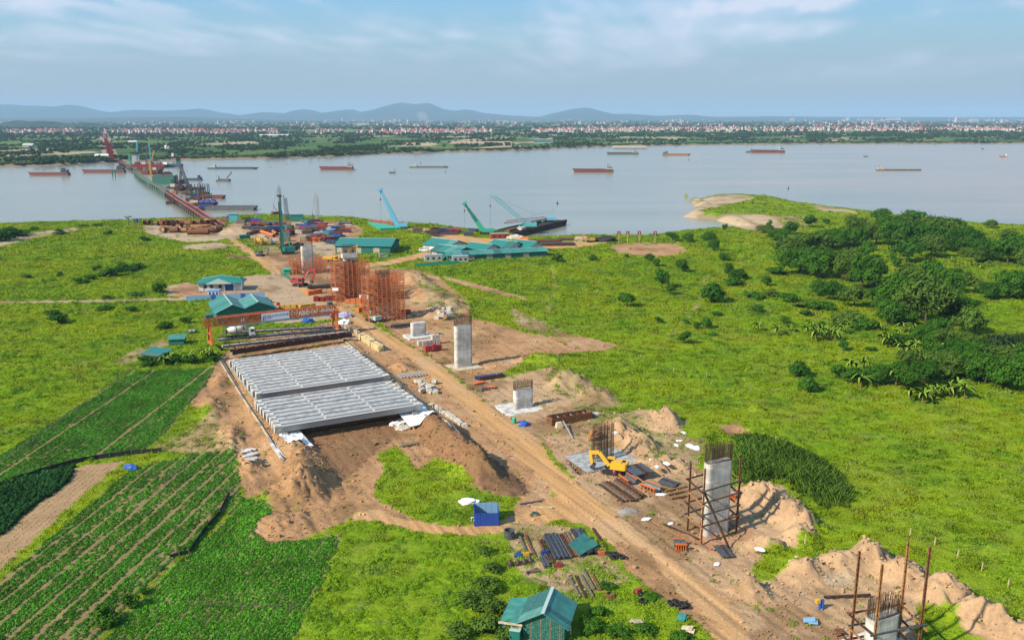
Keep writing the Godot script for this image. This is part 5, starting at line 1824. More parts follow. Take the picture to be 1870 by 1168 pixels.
func build_gantry():
	var a := P(384, 628, 1.9)
	var b := P(612, 600, 1.9)
	a.y = 1.9
	b.y = 1.9
	var d := (b - a)
	var span := Vector2(d.x, d.z).length()
	var turn := heading(d)
	var top := height_to(a, 581)
	var o := thing("gantry_crane", "orange lattice gantry crane spanning the casting beds with a white banner", "gantry crane", a, turn)
	var y0 := top - 2.5
	var g := geo()
	for s in [-1.0, 1.0]: truss(g, Vector3(-1.5, y0, s * 1.0), Vector3(span + 1.5, y0, s * 1.0), 0.6, 2.4, 26, 0.2)
	part(g, "main_girder", M.orange, o)
	g = geo()
	g.b(Vector3(span / 2 + 1.0, y0 - 0.5, 0.4), Vector3(span * 0.82, 0.7, 1.0))
	part(g, "hoist_beam", M.roof_trim, o)
	for x in [0.0, span]:
		for s in [-1.0, 1.0]:
			g = geo()
			g.beam(Vector3(x, 0.3, s * 3.0), Vector3(x, y0, s * 1.1), 0.55, 0.55)
			part(g, "leg", M.orange, o)
		g = geo()
		g.b(Vector3(x, 0.45, 0), Vector3(0.6, 0.5, 7.4))
		g.b(Vector3(x, y0 * 0.55, 0), Vector3(0.35, 0.35, 4.0))
		part(g, "bogie", M.orange, o)
	g = geo()
	g.b(Vector3(span - 0.2, y0 - 1.0, 0), Vector3(2.2, 2.0, 2.4))
	part(g, "winch_house", M.orange, o)
	g = geo()
	g.b(Vector3(0.2, top + 0.7, 0), Vector3(2.4, 1.0, 1.6))
	part(g, "switch_box", M.teal_dark, o)
	g = geo()
	g.b(Vector3(span - 1.5, top + 0.6, 0), Vector3(1.6, 1.0, 1.6))
	part(g, "motor", M.teal_dark, o)
	# banner, with its print
	var bx := span * 0.505
	g = geo()
	g.b(Vector3(bx, y0 + 1.1, 1.42), Vector3(9.0, 2.4, 0.06))
	var bn := part(g, "banner", M.banner, o)
	var words := func(text: String, size: float, x: float, y: float, m: Material):
		var t := MeshInstance3D.new()
		t.name = "lettering"
		t.mesh = lettering(text, size, 0.03)
		t.material_override = m
		bn.add_child(t, true)
		t.position = Vector3(x, y, 1.47)
	words.call("CC", 1.5, bx - 2.75, y0 + 1.1, M.letter_blue)
	words.call("1", 1.5, bx - 1.75, y0 + 1.1, M.letter_red)
	words.call("AN TOÀN LÀ TRÊN HẾT", 0.52, bx + 1.55, y0 + 1.4, M.letter_blue)
	g = geo()
	g.b(Vector3(bx - 4.05, y0 + 0.75, 1.47), Vector3(0.35, 1.3, 0.04))
	g.b(Vector3(bx - 3.8, y0 + 0.4, 1.47), Vector3(0.9, 0.16, 0.04))
	g.beam(Vector3(bx - 4.2, y0 + 1.5, 1.47), Vector3(bx - 3.7, y0 + 2.0, 1.47), 0.2, 0.04)
	part(g, "emblem", M.letter_blue, bn)
	var tl := func(text: String, size: float, x: float, m: Material):
		var t := MeshInstance3D.new()
		t.name = "lettering"
		t.mesh = lettering(text, size, 0.04)
		t.material_override = m
		o.add_child(t, true)
		t.position = Vector3(x, y0 + 1.1, 1.5)
	tl.call("ABD", 1.9, span * 0.735, M.white)
	tl.call("K", 1.3, span * 0.82, M.white)
	tl.call("VA SADIA", 1.0, span * 0.93, M.white)
	tl.call("LC", 1.2, span * 0.25, M.white)

func wheel(o: Node3D, at: Vector3, r: float, w: float, side := Vector3(0, 0, 1)):
	var g := geo()
	g.tube(at - side * w / 2, at + side * w / 2, r, r, 14)
	var t := part(g, "wheel", M.rubber, o)
	g = geo()
	g.tube(at - side * (w / 2 + 0.02), at + side * (w / 2 + 0.02), r * 0.5, r * 0.5, 10)
	part(g, "rim", M.steel_pale, t)

func build_mixer():
	var at := P(440, 616, 1.9)
	at.y = 1.75
	var o := thing("mixer_truck", "white concrete mixer truck parked on the casting beds", "mixer truck", at, heading(V) + 0.02)
	var g := geo()
	g.b(Vector3(-0.6, 1.0, 0), Vector3(8.6, 0.35, 1.0))
	part(g, "chassis", M.steel_dark, o)
	var x := Transform3D(Basis(Vector3(0, 0, 1), -PI / 2 + 0.16), Vector3(-4.3, 2.75, 0))
	g = geo()
	g.lathe([[0.0, 0.0], [0.65, 0.0], [0.85, 0.5], [1.35, 2.0], [1.45, 3.0], [1.4, 4.3], [1.0, 5.7], [0.6, 6.0], [0.0, 6.0]], x, 18)
	part(g, "drum", M.white, o)
	g = geo()
	g.lathe([[1.42, 2.7], [1.49, 2.75], [1.49, 2.95], [1.44, 3.0]], x, 18)
	g.lathe([[1.2, 5.0], [1.26, 5.05], [1.22, 5.25], [1.1, 5.3]], x, 18)
	part(g, "drum_band", M.steel_dark, o)
	g = geo()
	g.b(Vector3(-4.6, 2.6, 0), Vector3(0.4, 1.6, 1.6))
	g.beam(Vector3(-4.7, 2.6, 0), Vector3(-6.4, 1.4, 0.2), 0.7, 0.12)
	part(g, "chute", M.steel_grey, o)
	g = geo()
	g.b(Vector3(3.35, 2.0, 0), Vector3(1.9, 2.1, 2.3), 0.0, 0.93)
	g.b(Vector3(3.4, 1.0, 0), Vector3(1.9, 0.7, 2.3))
	var cab := part(g, "cab", M.white, o)
	g = geo()
	g.b(Vector3(4.27, 2.35, 0), Vector3(0.1, 0.9, 2.0))
	g.b(Vector3(3.5, 2.4, 1.13), Vector3(1.1, 0.75, 0.06))
	part(g, "window", M.glass_dark, cab)
	for wx in [-3.6, -2.3, 2.0, 3.6]:
		for s in [-1.0, 1.0]: wheel(o, Vector3(wx, 0.52, s * 1.0), 0.52, 0.4)

func excavator(at: Vector3, turn: float, slew: float, m: Material, label: String, size := 1.0, reach := 0.0):
	var o := thing("excavator", label, "excavator", at, turn)
	o.scale = Vector3.ONE * size
	var g: Geo
	for s in [-1.0, 1.0]:
		g = geo()
		g.prism(PackedVector2Array([Vector2(-1.9, 0.35), Vector2(-1.6, 0.02), Vector2(1.6, 0.02), Vector2(1.9, 0.35), Vector2(1.7, 0.75), Vector2(-1.7, 0.75)]), Transform3D(Basis(), Vector3(0, 0, s * 1.1 - 0.28)), 0.56)
		part(g, "track", M.rubber, o)
	g = geo()
	g.b(Vector3(0, 0.75, 0), Vector3(1.6, 0.4, 1.7))
	part(g, "undercarriage", M.steel_dark, o)
	var r := Basis(Vector3.UP, slew)
	var bx := func(q: Geo, c: Vector3, s: Vector3, tp := 1.0): q.box(Transform3D(r, r * c), s, tp)
	g = geo()
	bx.call(g, Vector3(-0.9, 1.55, 0), Vector3(2.6, 1.1, 2.5), 0.95)
	g.prism(oval(2.5, 1.0, 6), Transform3D(r * Basis(Vector3(0, 0, 1), Vector3(-1, 0, 0), Vector3(0, 1, 0)), r * Vector3(-2.1, 1.05, 0)), 1.15)
	bx.call(g, Vector3(-0.9, 2.2, -0.2), Vector3(1.4, 0.25, 1.6))
	var body := part(g, "house", m, o)
	g = geo()
	bx.call(g, Vector3(-1.7, 2.2, 0.3), Vector3(0.9, 0.12, 0.9))
	part(g, "hatch", M.black, body)
	g = geo()
	bx.call(g, Vector3(0.55, 1.75, 0.75), Vector3(1.5, 1.6, 1.0), 0.86)
	var cab := part(g, "cab", m, o)
	g = geo()
	bx.call(g, Vector3(0.6, 1.95, 0.75), Vector3(1.52, 0.8, 0.7), 0.9)
	bx.call(g, Vector3(0.55, 1.95, 0.75), Vector3(1.1, 0.75, 1.03), 0.9)
	part(g, "window", M.glass_dark, cab)
	var a := r * Vector3(0.7, 1.3, -0.2)
	var b := r * Vector3(2.6, 3.6 + reach * 0.5, -0.2)
	var c := r * Vector3(4.3 + reach * 0.4, 3.3 + reach, -0.2)
	var d := r * Vector3(3.9 - reach * 0.1, 1.2 + reach * 0.3, -0.2)
	g = geo()
	g.beam(a, b, 0.42, 0.7)
	g.beam(b, c, 0.4, 0.62)
	part(g, "boom", m, o)
	g = geo()
	g.beam(c + Vector3(0, 0.4, 0), d, 0.36, 0.5)
	part(g, "stick", m, o)
	g = geo()
	g.beam(a + r * Vector3(0.4, 0.2, 0.35), (b + c) / 2 + r * Vector3(-0.9, -0.35, 0.35), 0.16)
	part(g, "hydraulic_ram", M.steel_pale, o)
	g = geo()
	g.box(Transform3D(r * Basis(Vector3(0, 0, 1), 0.5), d + r * Vector3(-0.2, -0.35, 0)), Vector3(0.8, 1.0, 1.1), 0.7)
	part(g, "bucket", M.steel_dark, o)

func lattice_boom(o: Node3D, a: Vector3, b: Vector3, w: float, m: Material, n := 15):
	var g := geo()
	var q := a.lerp(b, 0.06)
	var t := a.lerp(b, 0.94)
	truss(g, q, t, w, w, n, w * 0.085)
	var e := (b - a).normalized()
	g.beam(a, q + Vector3(0, w * 0.3, 0), w * 0.35)
	g.beam(t + Vector3(0, w * 0.3, 0), b, w * 0.35)
	part(g, "boom", m, o)

func crane(foot: Vector3, tip: Vector3, m: Material, boom_m: Material, label: String, lattice: bool, boom_w: float, hook: float, mast := true, size := 1.0):
	# crawler crane: tracks, house, cab, boom, back mast, pendants, hoist rope and hook
	var flat := Vector3(tip.x - foot.x, 0, tip.z - foot.z)
	var turn := heading(flat) if flat.length() > 0.5 else 0.0
	var o := thing("crawler_crane", label, "crane", foot, turn)
	var g: Geo
	var k := size
	for s in [-1.0, 1.0]:
		g = geo()
		g.prism(PackedVector2Array([Vector2(-3.2, 0.5), Vector2(-2.8, 0.02), Vector2(2.8, 0.02), Vector2(3.2, 0.5), Vector2(2.9, 1.1), Vector2(-2.9, 1.1)]), Transform3D(Basis().scaled(Vector3.ONE * k), Vector3(0, 0, k * (s * 2.1 - 0.4))), 0.8)
		part(g, "track", M.rubber, o)
	g = geo()
	g.b(Vector3(-1.2, 1.9, 0) * k, Vector3(5.6, 1.7, 3.0) * k)
	g.b(Vector3(-3.6, 2.0, 0) * k, Vector3(1.2, 1.9, 3.4) * k)
	part(g, "house", m, o)
	g = geo()
	g.b(Vector3(1.6, 2.2, 1.2) * k, Vector3(1.6, 2.0, 1.1) * k, 0.0, 0.9)
	var cab := part(g, "cab", m, o)
	g = geo()
	g.b(Vector3(1.75, 2.5, 1.22) * k, Vector3(1.5, 0.9, 1.1) * k, 0.0, 0.92)
	part(g, "window", M.glass_dark, cab)
	var t := Vector3(flat.length(), tip.y - foot.y, 0)
	var a := Vector3(1.2, 1.6, 0) * k
	if lattice:
		lattice_boom(o, a, t, boom_w, boom_m)
	else:
		for i in 4:
			g = geo()
			var w := boom_w * (1.0 - 0.17 * i)
			g.beam(a.lerp(t, [0.0, 0.34, 0.58, 0.8][i] - (0.03 if i else 0.0)), a.lerp(t, [0.34, 0.58, 0.8, 1.0][i]), w, w * 1.25)
			part(g, "boom_section", m if i == 0 else boom_m, o)
		g = geo()
		g.tube(Vector3(2.2, 1.2, 0) * k, a.lerp(t, 0.27) - Vector3(0, boom_w * 0.6, 0), 0.22, 0.16, 8)
		part(g, "hydraulic_ram", M.steel_pale, o)
		g = geo()
		g.beam(t - (t - a).normalized() * 1.0, t + (t - a).normalized() * 0.6, boom_w, boom_w * 1.3)
		part(g, "boom_head", m, o)
	if mast and lattice:
		g = geo()
		var mt := Vector3(-3.0, 7.5, 0) * k
		g.beam(Vector3(-0.6, 2.6, 0.9) * k, mt, 0.16)
		g.beam(Vector3(-0.6, 2.6, -0.9) * k, mt, 0.16)
		g.beam(Vector3(-3.6, 2.8, 0) * k, mt, 0.12)
		part(g, "back_mast", m, o)
		g = geo()
		g.beam(mt, t, 0.09)
		part(g, "pendant", M.black, o)
	if hook > 0.0:
		g = geo()
		g.beam(t, t - Vector3(0, hook, 0), 0.09)
		part(g, "hoist_rope", M.black, o)
		g = geo()
		g.lathe([[0.0, 0.0], [0.3, 0.2], [0.42, 0.7], [0.32, 1.4], [0.0, 1.5]], Transform3D(Basis(), t - Vector3(0, hook * 0.28 + 1.0, 0)), 8)
		part(g, "hook_block", M.red_dull, o)
	return o

func build_machines():
	excavator(G(1120, 862), heading(V) + 2.35, 0.0, M.yellow, "yellow excavator with folded boom beside the wet concrete footing", 1.15, 0.0)
	excavator(G(548, 522), heading(Vector3(0.9, 0, 0.2)), 0.0, M.red, "red excavator with raised black boom beside the dirt road", 1.5, 1.8)
	excavator(G(630, 474), heading(Vector3(1, 0, -0.3)), 0.0, M.yellow, "yellow excavator on the brown ground before the riverside sheds", 1.3, 2.0)
	excavator(G(1078, 442), heading(Vector3(-1, 0, 0.2)), 0.0, M.yellow_dull, "dusty yellow excavator at the riverbank pile yard", 1.1, 0.4)
	excavator(G(475, 467), heading(Vector3(1, 0, 0.2)), 0.0, M.steel_grey, "grey excavator parked by the road near the drilling rig", 1.1, 0.5)
	# dump truck
	var tk := thing("dump_truck", "yellow dump truck on the brown ground near the white pier", "truck", G(604, 477), heading(Vector3(1, 0, 0.15)))
	var g := geo()
	g.b(Vector3(-1.4, 1.7, 0), Vector3(5.0, 1.3, 2.4), 0.0, 1.08)
	part(g, "tipper", M.yellow, tk)
	g = geo()
	g.b(Vector3(2.5, 1.7, 0), Vector3(1.9, 2.2, 2.3), 0.0, 0.94)
	var cb := part(g, "cab", M.yellow, tk)
	g = geo()
	g.b(Vector3(3.0, 2.1, 0), Vector3(1.0, 0.8, 2.36))
	part(g, "window", M.glass_dark, cb)
	g = geo()
	g.b(Vector3(0, 0.9, 0), Vector3(7.2, 0.3, 1.0))
	part(g, "chassis", M.steel_dark, tk)
	for wx in [-2.9, -1.5, 2.4]:
		for s in [-1.0, 1.0]: wheel(tk, Vector3(wx, 0.52, s * 1.05), 0.52, 0.4)
	# small telescopic crane before the broad scaffold
	var f := G(682, 586)
	crane(f, at_depth(673, 541, f.z - 2.0), M.roof_trim, M.steel_grey, "small pale telescopic crane before the broad orange scaffold", false, 0.9, 0.0, false, 0.8)
	# green drilling rig, very tall thin mast
	f = G(526, 463)
	var tip := at_depth(519, 357, f.z)
	var o := thing("drilling_rig", "dark green drilling rig with tall slim mast near the white-grey pier", "drilling rig", f, 0.3)
	var hh := tip.y - f.y
	for s in [-1.0, 1.0]:
		g = geo()
		g.b(Vector3(0, 0.6, s * 1.9), Vector3(6.4, 1.2, 0.9))
		part(g, "track", M.rubber, o)
	g = geo()
	g.b(Vector3(1.0, 2.6, 0), Vector3(5.6, 2.6, 3.2))
	part(g, "house", M.teal_dark, o)
	g = geo()
	g.b(Vector3(-2.2, 2.6, 1.3), Vector3(1.4, 2.0, 1.1))
	part(g, "cab", M.green_crane, o)
	g = geo()
	g.b(Vector3(-2.6, hh * 0.35, 0), Vector3(1.5, hh * 0.7, 1.4), 0.0, 0.7)
	g.b(Vector3(-2.6, hh * 0.84, 0), Vector3(0.8, hh * 0.32, 0.9))
	part(g, "mast", M.teal_dark, o)
	g = geo()
	g.tube(Vector3(-3.5, 1.0, 0), Vector3(-3.4, hh * 0.9, 0), 0.32, 0.32, 8)
	part(g, "kelly_bar", M.steel_dark, o)
	g = geo()
	g.beam(Vector3(1.4, 3.6, 0.8), Vector3(-2.2, hh * 0.42, 0.5), 0.5)
	g.beam(Vector3(1.4, 3.6, -0.8), Vector3(-2.2, hh * 0.42, -0.5), 0.5)
	part(g, "strut", M.green_crane, o)
	g = geo()
	g.b(Vector3(-2.9, hh, 0), Vector3(2.4, 1.0, 1.2))
	part(g, "mast_head", M.steel_dark, o)
	# the riverside cranes
	f = G(527, 428)
	crane(f, at_depth(517, 357, f.z - 3), M.red_dull, M.steel_grey, "lattice boom crane leaning over the jetty yard behind the drilling rig", true, 1.7, 0.0, true, 1.1)
	f = W(508, 401)
	f.y = -1.0
	crane(f, at_depth(508, 338, f.z - 1), M.red_dull, M.steel_pale, "upright grey lattice crane on the jetty barge", true, 1.8, 0.0, true, 1.1)
	f = G(576, 408)
	crane(f, at_depth(575, 352, f.z - 1), M.steel_dark, M.steel_pale, "upright pale lattice crane at the crowded yard corner", true, 1.8, 0.0, true, 1.0)
	f = G(730, 417)
	crane(f, at_depth(694, 346, f.z), M.blue_crane, M.blue_crane, "sky-blue telescopic crane with long raised boom on the riverbank", false, 2.3, 22.0, false, 1.25)
	f = G(887, 427)
	crane(f, at_depth(848, 371, f.z), M.green_crane, M.teal_dark, "green telescopic crane with dark extended boom at the waterside", false, 2.2, 16.0, false, 1.25)
	f = W(965, 426)
	f.y = -0.6
	crane(f, at_depth(895, 357, f.z), M.turquoise, M.turquoise, "turquoise lattice crane standing on the moored barge", true, 2.0, 24.0, true, 1.3)
	f = W(1003, 413)
	f.y = -0.6
	crane(f, at_depth(920, 408, f.z), M.blue_crane, M.red_dull, "blue crane with lowered red lattice boom on the moored barge", true, 1.8, 0.0, true, 1.1)

# ---------------------------------------------------------------- buildings and goods on land
func gable(o: Node3D, c: Vector3, l: float, w: float, eave: float, ridge_h: float, wall_m: Material, roof_m: Material, sheets := 0, over := 0.5):
	# ridge along local x; wall box and two roof slopes, split into sheets when near enough to show
	var g := geo()
	g.b(c + Vector3(0, eave / 2, 0), Vector3(l, eave, w))
	for s in [-1.0, 1.0]:
		var q := [c + Vector3(s * l / 2, eave, -w / 2), c + Vector3(s * l / 2, eave, w / 2), c + Vector3(s * l / 2, ridge_h - 0.1, 0)]
		if s > 0: g.tri(q[1], q[0], q[2])
		else: g.tri(q[0], q[1], q[2])
	part(g, "wall", wall_m, o)
	var n := maxi(sheets, 1)
	var ll := l + 2 * over
	var drop := (ridge_h - eave) / (w / 2) * over
	for s in [-1.0, 1.0]:
		for i in n:
			g = geo()
			var x0 := -ll / 2 + ll * i / n
			var x1 := x0 + ll / n * (1.0 if n == 1 else 1.03)
			var lift := 0.02 * (i % 2)
			var a := c + Vector3(x0, eave - drop + lift, s * (w / 2 + over))
			var b := c + Vector3(x1, eave - drop + lift, s * (w / 2 + over))
			var d := c + Vector3(x1, ridge_h + lift, 0)
			var e := c + Vector3(x0, ridge_h + lift, 0)
			var t := Vector3(0, 0.09, 0)
			if s > 0: g.hexa([a, b, d, e, a + t, b + t, d + t, e + t])
			else: g.hexa([b, a, e, d, b + t, a + t, e + t, d + t])
			part(g, "roof_sheet" if n > 1 else "roof_slope", roof_m if rng.randf() < 0.7 else [M.roof_teal_worn, M.roof_teal_pale][rng.randi() % 2], o)
	g = geo()
	g.beam(c + Vector3(-ll / 2, ridge_h + 0.14, 0), c + Vector3(ll / 2, ridge_h + 0.14, 0), 0.5, 0.12)
	part(g, "ridge_cap", M.roof_trim, o)

func opening(o: Node3D, c: Vector3, s: Vector3, called := "window", m: Material = null):
	var g := geo()
	g.b(c, s)
	part(g, called, m if m else M.glass_dark, o)

func build_buildings():
	var o: Node3D
	var g: Geo
	# near teal shed with lean-to
	var c := P(1000, 1150)
	o = thing("teal_shed", "small teal board shed with tin gable roof and lean-to among weeds", "shed", c, heading(Vector3(-0.25, 0, 1).normalized()))
	var l := 5.8
	var w := 6.0
	gable(o, Vector3.ZERO, l, w, 3.0, 4.7, M.wall_teal, M.roof_teal_faded, 6, 0.7)
	for i in 22:
		g = geo()
		var z := -w / 2 + w * (i + 0.5) / 22
		var hh := 3.0 + 1.6 * (1.0 - absf(z) / (w / 2))
		g.b(Vector3(l / 2 + 0.04, hh / 2 - 0.05, z), Vector3(0.05 + 0.03 * (i % 2), hh - 0.2, w / 22 - 0.03))
		part(g, "board", M.wall_teal if i % 5 != 2 else M.wood_grey, o)
	g = geo()
	g.hexa([Vector3(-3.6, 2.05, w / 2 + 3.4), Vector3(3.4, 2.05, w / 2 + 3.4), Vector3(3.4, 2.75, w / 2 - 0.1), Vector3(-3.6, 2.75, w / 2 - 0.1), Vector3(-3.6, 2.14, w / 2 + 3.4), Vector3(3.4, 2.14, w / 2 + 3.4), Vector3(3.4, 2.84, w / 2 - 0.1), Vector3(-3.6, 2.84, w / 2 - 0.1)])
	var lean := part(g, "lean_to_roof", M.roof_teal_faded, o)
	g = geo()
	g.b(Vector3(3.4, 2.35, w / 2 + 1.7), Vector3(0.06, 0.35, 3.5))
	part(g, "fascia", M.wood_pale, lean)
	g = geo()
	g.b(Vector3(0, 1.0, w / 2 + 1.6), Vector3(6.0, 2.0, 2.9))
	part(g, "lean_to_wall", M.wall_teal, o)
	g = geo()
	g.b(Vector3(3.5, 0.9, w / 2 + 0.9), Vector3(1.3, 1.7, 1.5))
	part(g, "bin_box", M.teal_dark, o)
	g = geo()
	g.b(Vector3(3.5, 1.8, w / 2 + 0.9), Vector3(1.4, 0.06, 1.6))
	part(g, "box_lid", M.roof_trim, o)
	# upturned white chair frame leaning on the shed
	var ch := thing("folding_chair", "white chair frame leaning against the near shed wall", "chair", P(1038, 1160) + Vector3(0, 0.1, 0), 0.2)
	for s in [-0.35, 0.35]:
		g = geo()
		g.beam(Vector3(s, 0, 0), Vector3(s, 1.3, -0.15), 0.1)
		part(g, "leg", M.white, ch)
	for y in [0.7, 1.3]:
		g = geo()
		g.beam(Vector3(-0.4, y, -0.12), Vector3(0.4, y, -0.12), 0.1, 0.14)
		part(g, "rail", M.white, ch)
	# two joined gable sheds behind the gantry
	for q in [[418, 578, 20.0, 11.0, "long teal gable shed behind the gantry, next to the guard cabin", "roof_teal", 12], [466, 575, 15.0, 12.0, "square teal gable shed behind the gantry banner", "roof_teal_faded", 10]]:
		c = P(q[0], q[1])
		o = thing("gable_shed", q[4], "shed", c, heading(U))
		gable(o, Vector3.ZERO, q[2], q[3], 4.0, 6.4, M.wall_teal, M[q[5]], q[6], 0.6)
	# white site office with teal hipped roof
	c = P(405, 528)
	o = thing("site_office", "white site office with teal butterfly roof and blue door", "office", c, heading(Vector3(1, 0, -0.12).normalized()))
	g = geo()
	g.b(Vector3(0, 1.8, 0), Vector3(17, 3.6, 8))
	part(g, "wall", M.wall_white, o)
	for s in [-1.0, 1.0]:
		for t in [-1.0, 1.0]:
			g = geo()
			var e := [Vector3(s * 10.0, 3.4, t * 5.2), Vector3(0, 3.4, t * 5.2), Vector3(0, 6.0, 0), Vector3(s * 7.6, 5.0, 0)]
			if s * t > 0: e.reverse()
			var up := Vector3(0, 0.12, 0)
			g.quad(e[0] + up, e[1] + up, e[2] + up, e[3] + up)
			g.quad(e[3], e[2], e[1], e[0])
			part(g, "roof_slope", M.roof_teal, o)
		g = geo()
		var f := [Vector3(s * 10.0, 3.4, 5.2), Vector3(s * 10.0, 3.4, -5.2), Vector3(s * 7.6, 5.0, 0)]
		if s < 0: f.reverse()
		g.tri(f[0], f[1], f[2])
		part(g, "hip_end", M.roof_teal, o)
	g = geo()
	g.prism(PackedVector2Array([Vector2(-5.2, 3.4), Vector2(5.2, 3.4), Vector2(0, 5.6)]), Transform3D(Basis(), Vector3(0, 0, 5.0)), 1.2)
	part(g, "gable_front", M.roof_trim, o)
	g = geo()
	g.beam(Vector3(-8, 5.1, 0), Vector3(0, 6.15, 0), 0.4, 0.12)
	g.beam(Vector3(8, 5.1, 0), Vector3(0, 6.15, 0), 0.4, 0.12)
	part(g, "ridge_cap", M.roof_trim, o)
	for x in [-6.0, -3.4, 0.2]: opening(o, Vector3(x, 2.0, 4.03), Vector3(1.3, 1.4, 0.1))
	opening(o, Vector3(4.0, 1.5, 4.05), Vector3(3.6, 2.6, 0.12), "door", M.blue_deep)
	for x in [-8.5, -2.0, 2.0, 6.0, 9.2]:
		g = geo()
		g.beam(Vector3(x, 0, 5.0), Vector3(x, 3.4, 5.0), 0.16)
		part(g, "post", M.wall_white, o)
	# blue sheet fence along the track
	var a := P(340, 550)
	var b := P(484, 543)
	o = thing("sheet_fence", "pale blue sheet-metal fence in front of the site office", "fence", a)
	for i in 16:
		g = geo()
		var p0 := (b - a) * (i / 16.0)
		var p1 := (b - a) * ((i + 0.97) / 16.0)
		g.beam(p0 + Vector3(0, 1.1, 0), p1 + Vector3(0, 1.1, 0), 0.06, 2.2)
		part(g, "panel", M.blue_panel if i % 6 != 5 else M.tarp_blue, o)
		g = geo()
		g.beam(p0 + Vector3(0, 0, -0.1), p0 + Vector3(0, 2.3, -0.1), 0.1)
		part(g, "post", M.steel_grey, o)
	# guard cabin
	o = thing("guard_cabin", "small white and blue guard cabin by the blue fence", "cabin", P(391, 541), 0.1)
	g = geo()
	g.b(Vector3(0, 1.3, 0), Vector3(4.4, 2.6, 2.6))
	part(g, "wall", M.wall_white, o)
	g = geo()
	g.b(Vector3(0, 2.7, 0), Vector3(5.0, 0.2, 3.2))
	part(g, "roof", M.blue_panel, o)
	for x in [-1.4, 0.0, 1.4]: opening(o, Vector3(x, 1.5, 1.32), Vector3(0.9, 1.0, 0.06), "window", M.blue_deep)
	# green gutter-like fence beside the road above the yard
	a = P(512, 500)
	b = P(545, 525)
	o = thing("net_fence", "low green fence along the road by the gravel plot", "fence", a)
	for i in 9:
		g = geo()
		var p0 := (b - a) * (i / 9.0)
		var p1 := (b - a) * ((i + 1) / 9.0)
		g.beam(p0 + Vector3(0, 0.8, 0), p1 + Vector3(0, 0.8, 0), 0.06, 1.2)
		part(g, "panel", M.trestle_green, o)
		g = geo()
		g.beam(p0, p0 + Vector3(0, 1.6, 0), 0.1)
		part(g, "post", M.steel_grey, o)
	# riverside workshop: wide dark green double roof
	var big := func(px: float, py: float, ll: float, ww: float, eave: float, top: float, turn: float, label: String, wm: String, rm: String):
		var t := thing("workshop", label, "workshop", P(px, py), turn)
		gable(t, Vector3.ZERO, ll, ww, eave, top, M[wm], M[rm], int(ll / 4.0), 0.8)
		for i in int(ll / 5.0):
			if i % 2 == 0: opening(t, Vector3(-ll / 2 + 2.5 + i * 5.0, eave * 0.42, ww / 2 + 0.04), Vector3(3.4, eave * 0.7, 0.1), "bay_door", M.wall_tan if wm != "wall_white" else M.wall_grey)
		return t
	big.call(672, 457, 30.0, 24.0, 4.2, 6.8, heading(Vector3(1, 0, 0.08).normalized()), "broad dark green roofed workshop by the riverside yard", "wall_teal", "roof_teal")
	big.call(905, 470, 54.0, 9.0, 3.0, 4.2, heading(Vector3(1, 0, -0.32).normalized()), "long low teal-roofed shed facing the meadow", "wall_teal", "roof_teal_faded")
	big.call(826, 468, 17.0, 15.0, 3.4, 5.6, heading(Vector3(0.8, 0, 0.6).normalized()), "teal gable house beside the grey block cabin of the compound", "wall_teal", "roof_teal")
	big.call(813, 456, 18.0, 16.0, 3.4, 6.0, heading(Vector3(0.8, 0, 0.6).normalized()), "teal gable house at the compound's road corner, white walls", "wall_white", "roof_teal")
	big.call(838, 461, 20.0, 8.0, 3.0, 4.0, heading(Vector3(1, 0, -0.2).normalized()), "faded flat teal roof between two gable houses", "wall_grey", "roof_teal_faded")
	big.call(880, 462, 14.0, 13.0, 3.2, 5.4, heading(Vector3(0.8, 0, 0.6).normalized()), "middle teal gable house behind the long low shed", "wall_white", "roof_teal")
	big.call(924, 459, 15.0, 14.0, 3.4, 6.0, heading(Vector3(0.8, 0, 0.6).normalized()), "tall teal gable house with white end wall behind the long shed", "wall_white", "roof_teal")
	big.call(960, 458, 14.0, 13.0, 3.4, 5.8, heading(Vector3(0.8, 0, 0.6).normalized()), "last teal gable house of the compound beside the landing road", "wall_white", "roof_teal")
	for q in [[915, 447, "white", "white container cabin behind the long low shed", 7.0], [912, 435, "red", "dark red container by the moored barge", 11.0], [791, 476, "wall_grey", "grey block cabin at the compound corner by the green net", 9.0], [840, 478, "steel_pale", "pale tin-roofed annex before the front gable house", 8.0], [644, 462, "wall_grey", "pale container row beside the dark green workshop", 12.0]]:
		o = thing("site_cabin", q[3], "cabin", P(q[0], q[1]), 0.2)
		g = geo()
		g.b(Vector3(0, 1.5, 0), Vector3(q[4], 3.0, 4.0))
		part(g, "wall", M[q[2]], o)
		g = geo()
		g.b(Vector3(0, 3.08, 0), Vector3(q[4] + 0.4, 0.16, 4.4))
		part(g, "roof", M.steel_pale, o)
		for i in 3: opening(o, Vector3(-q[4] * 0.32 + i * q[4] * 0.32, 1.6, 2.02), Vector3(1.2, 1.1, 0.06))
	# green net fence in front of the compound
	a = P(757, 488)
	b = P(838, 482)
	o = thing("green_net_fence", "bright green net fence before the riverside sheds", "fence", a)
	for i in 10:
		g = geo()
		g.beam((b - a) * (i / 10.0) + Vector3(0, 0.9, 0), (b - a) * ((i + 1) / 10.0) + Vector3(0, 0.9, 0), 0.05, 1.8)
		part(g, "net_panel", M.green_crane, o)
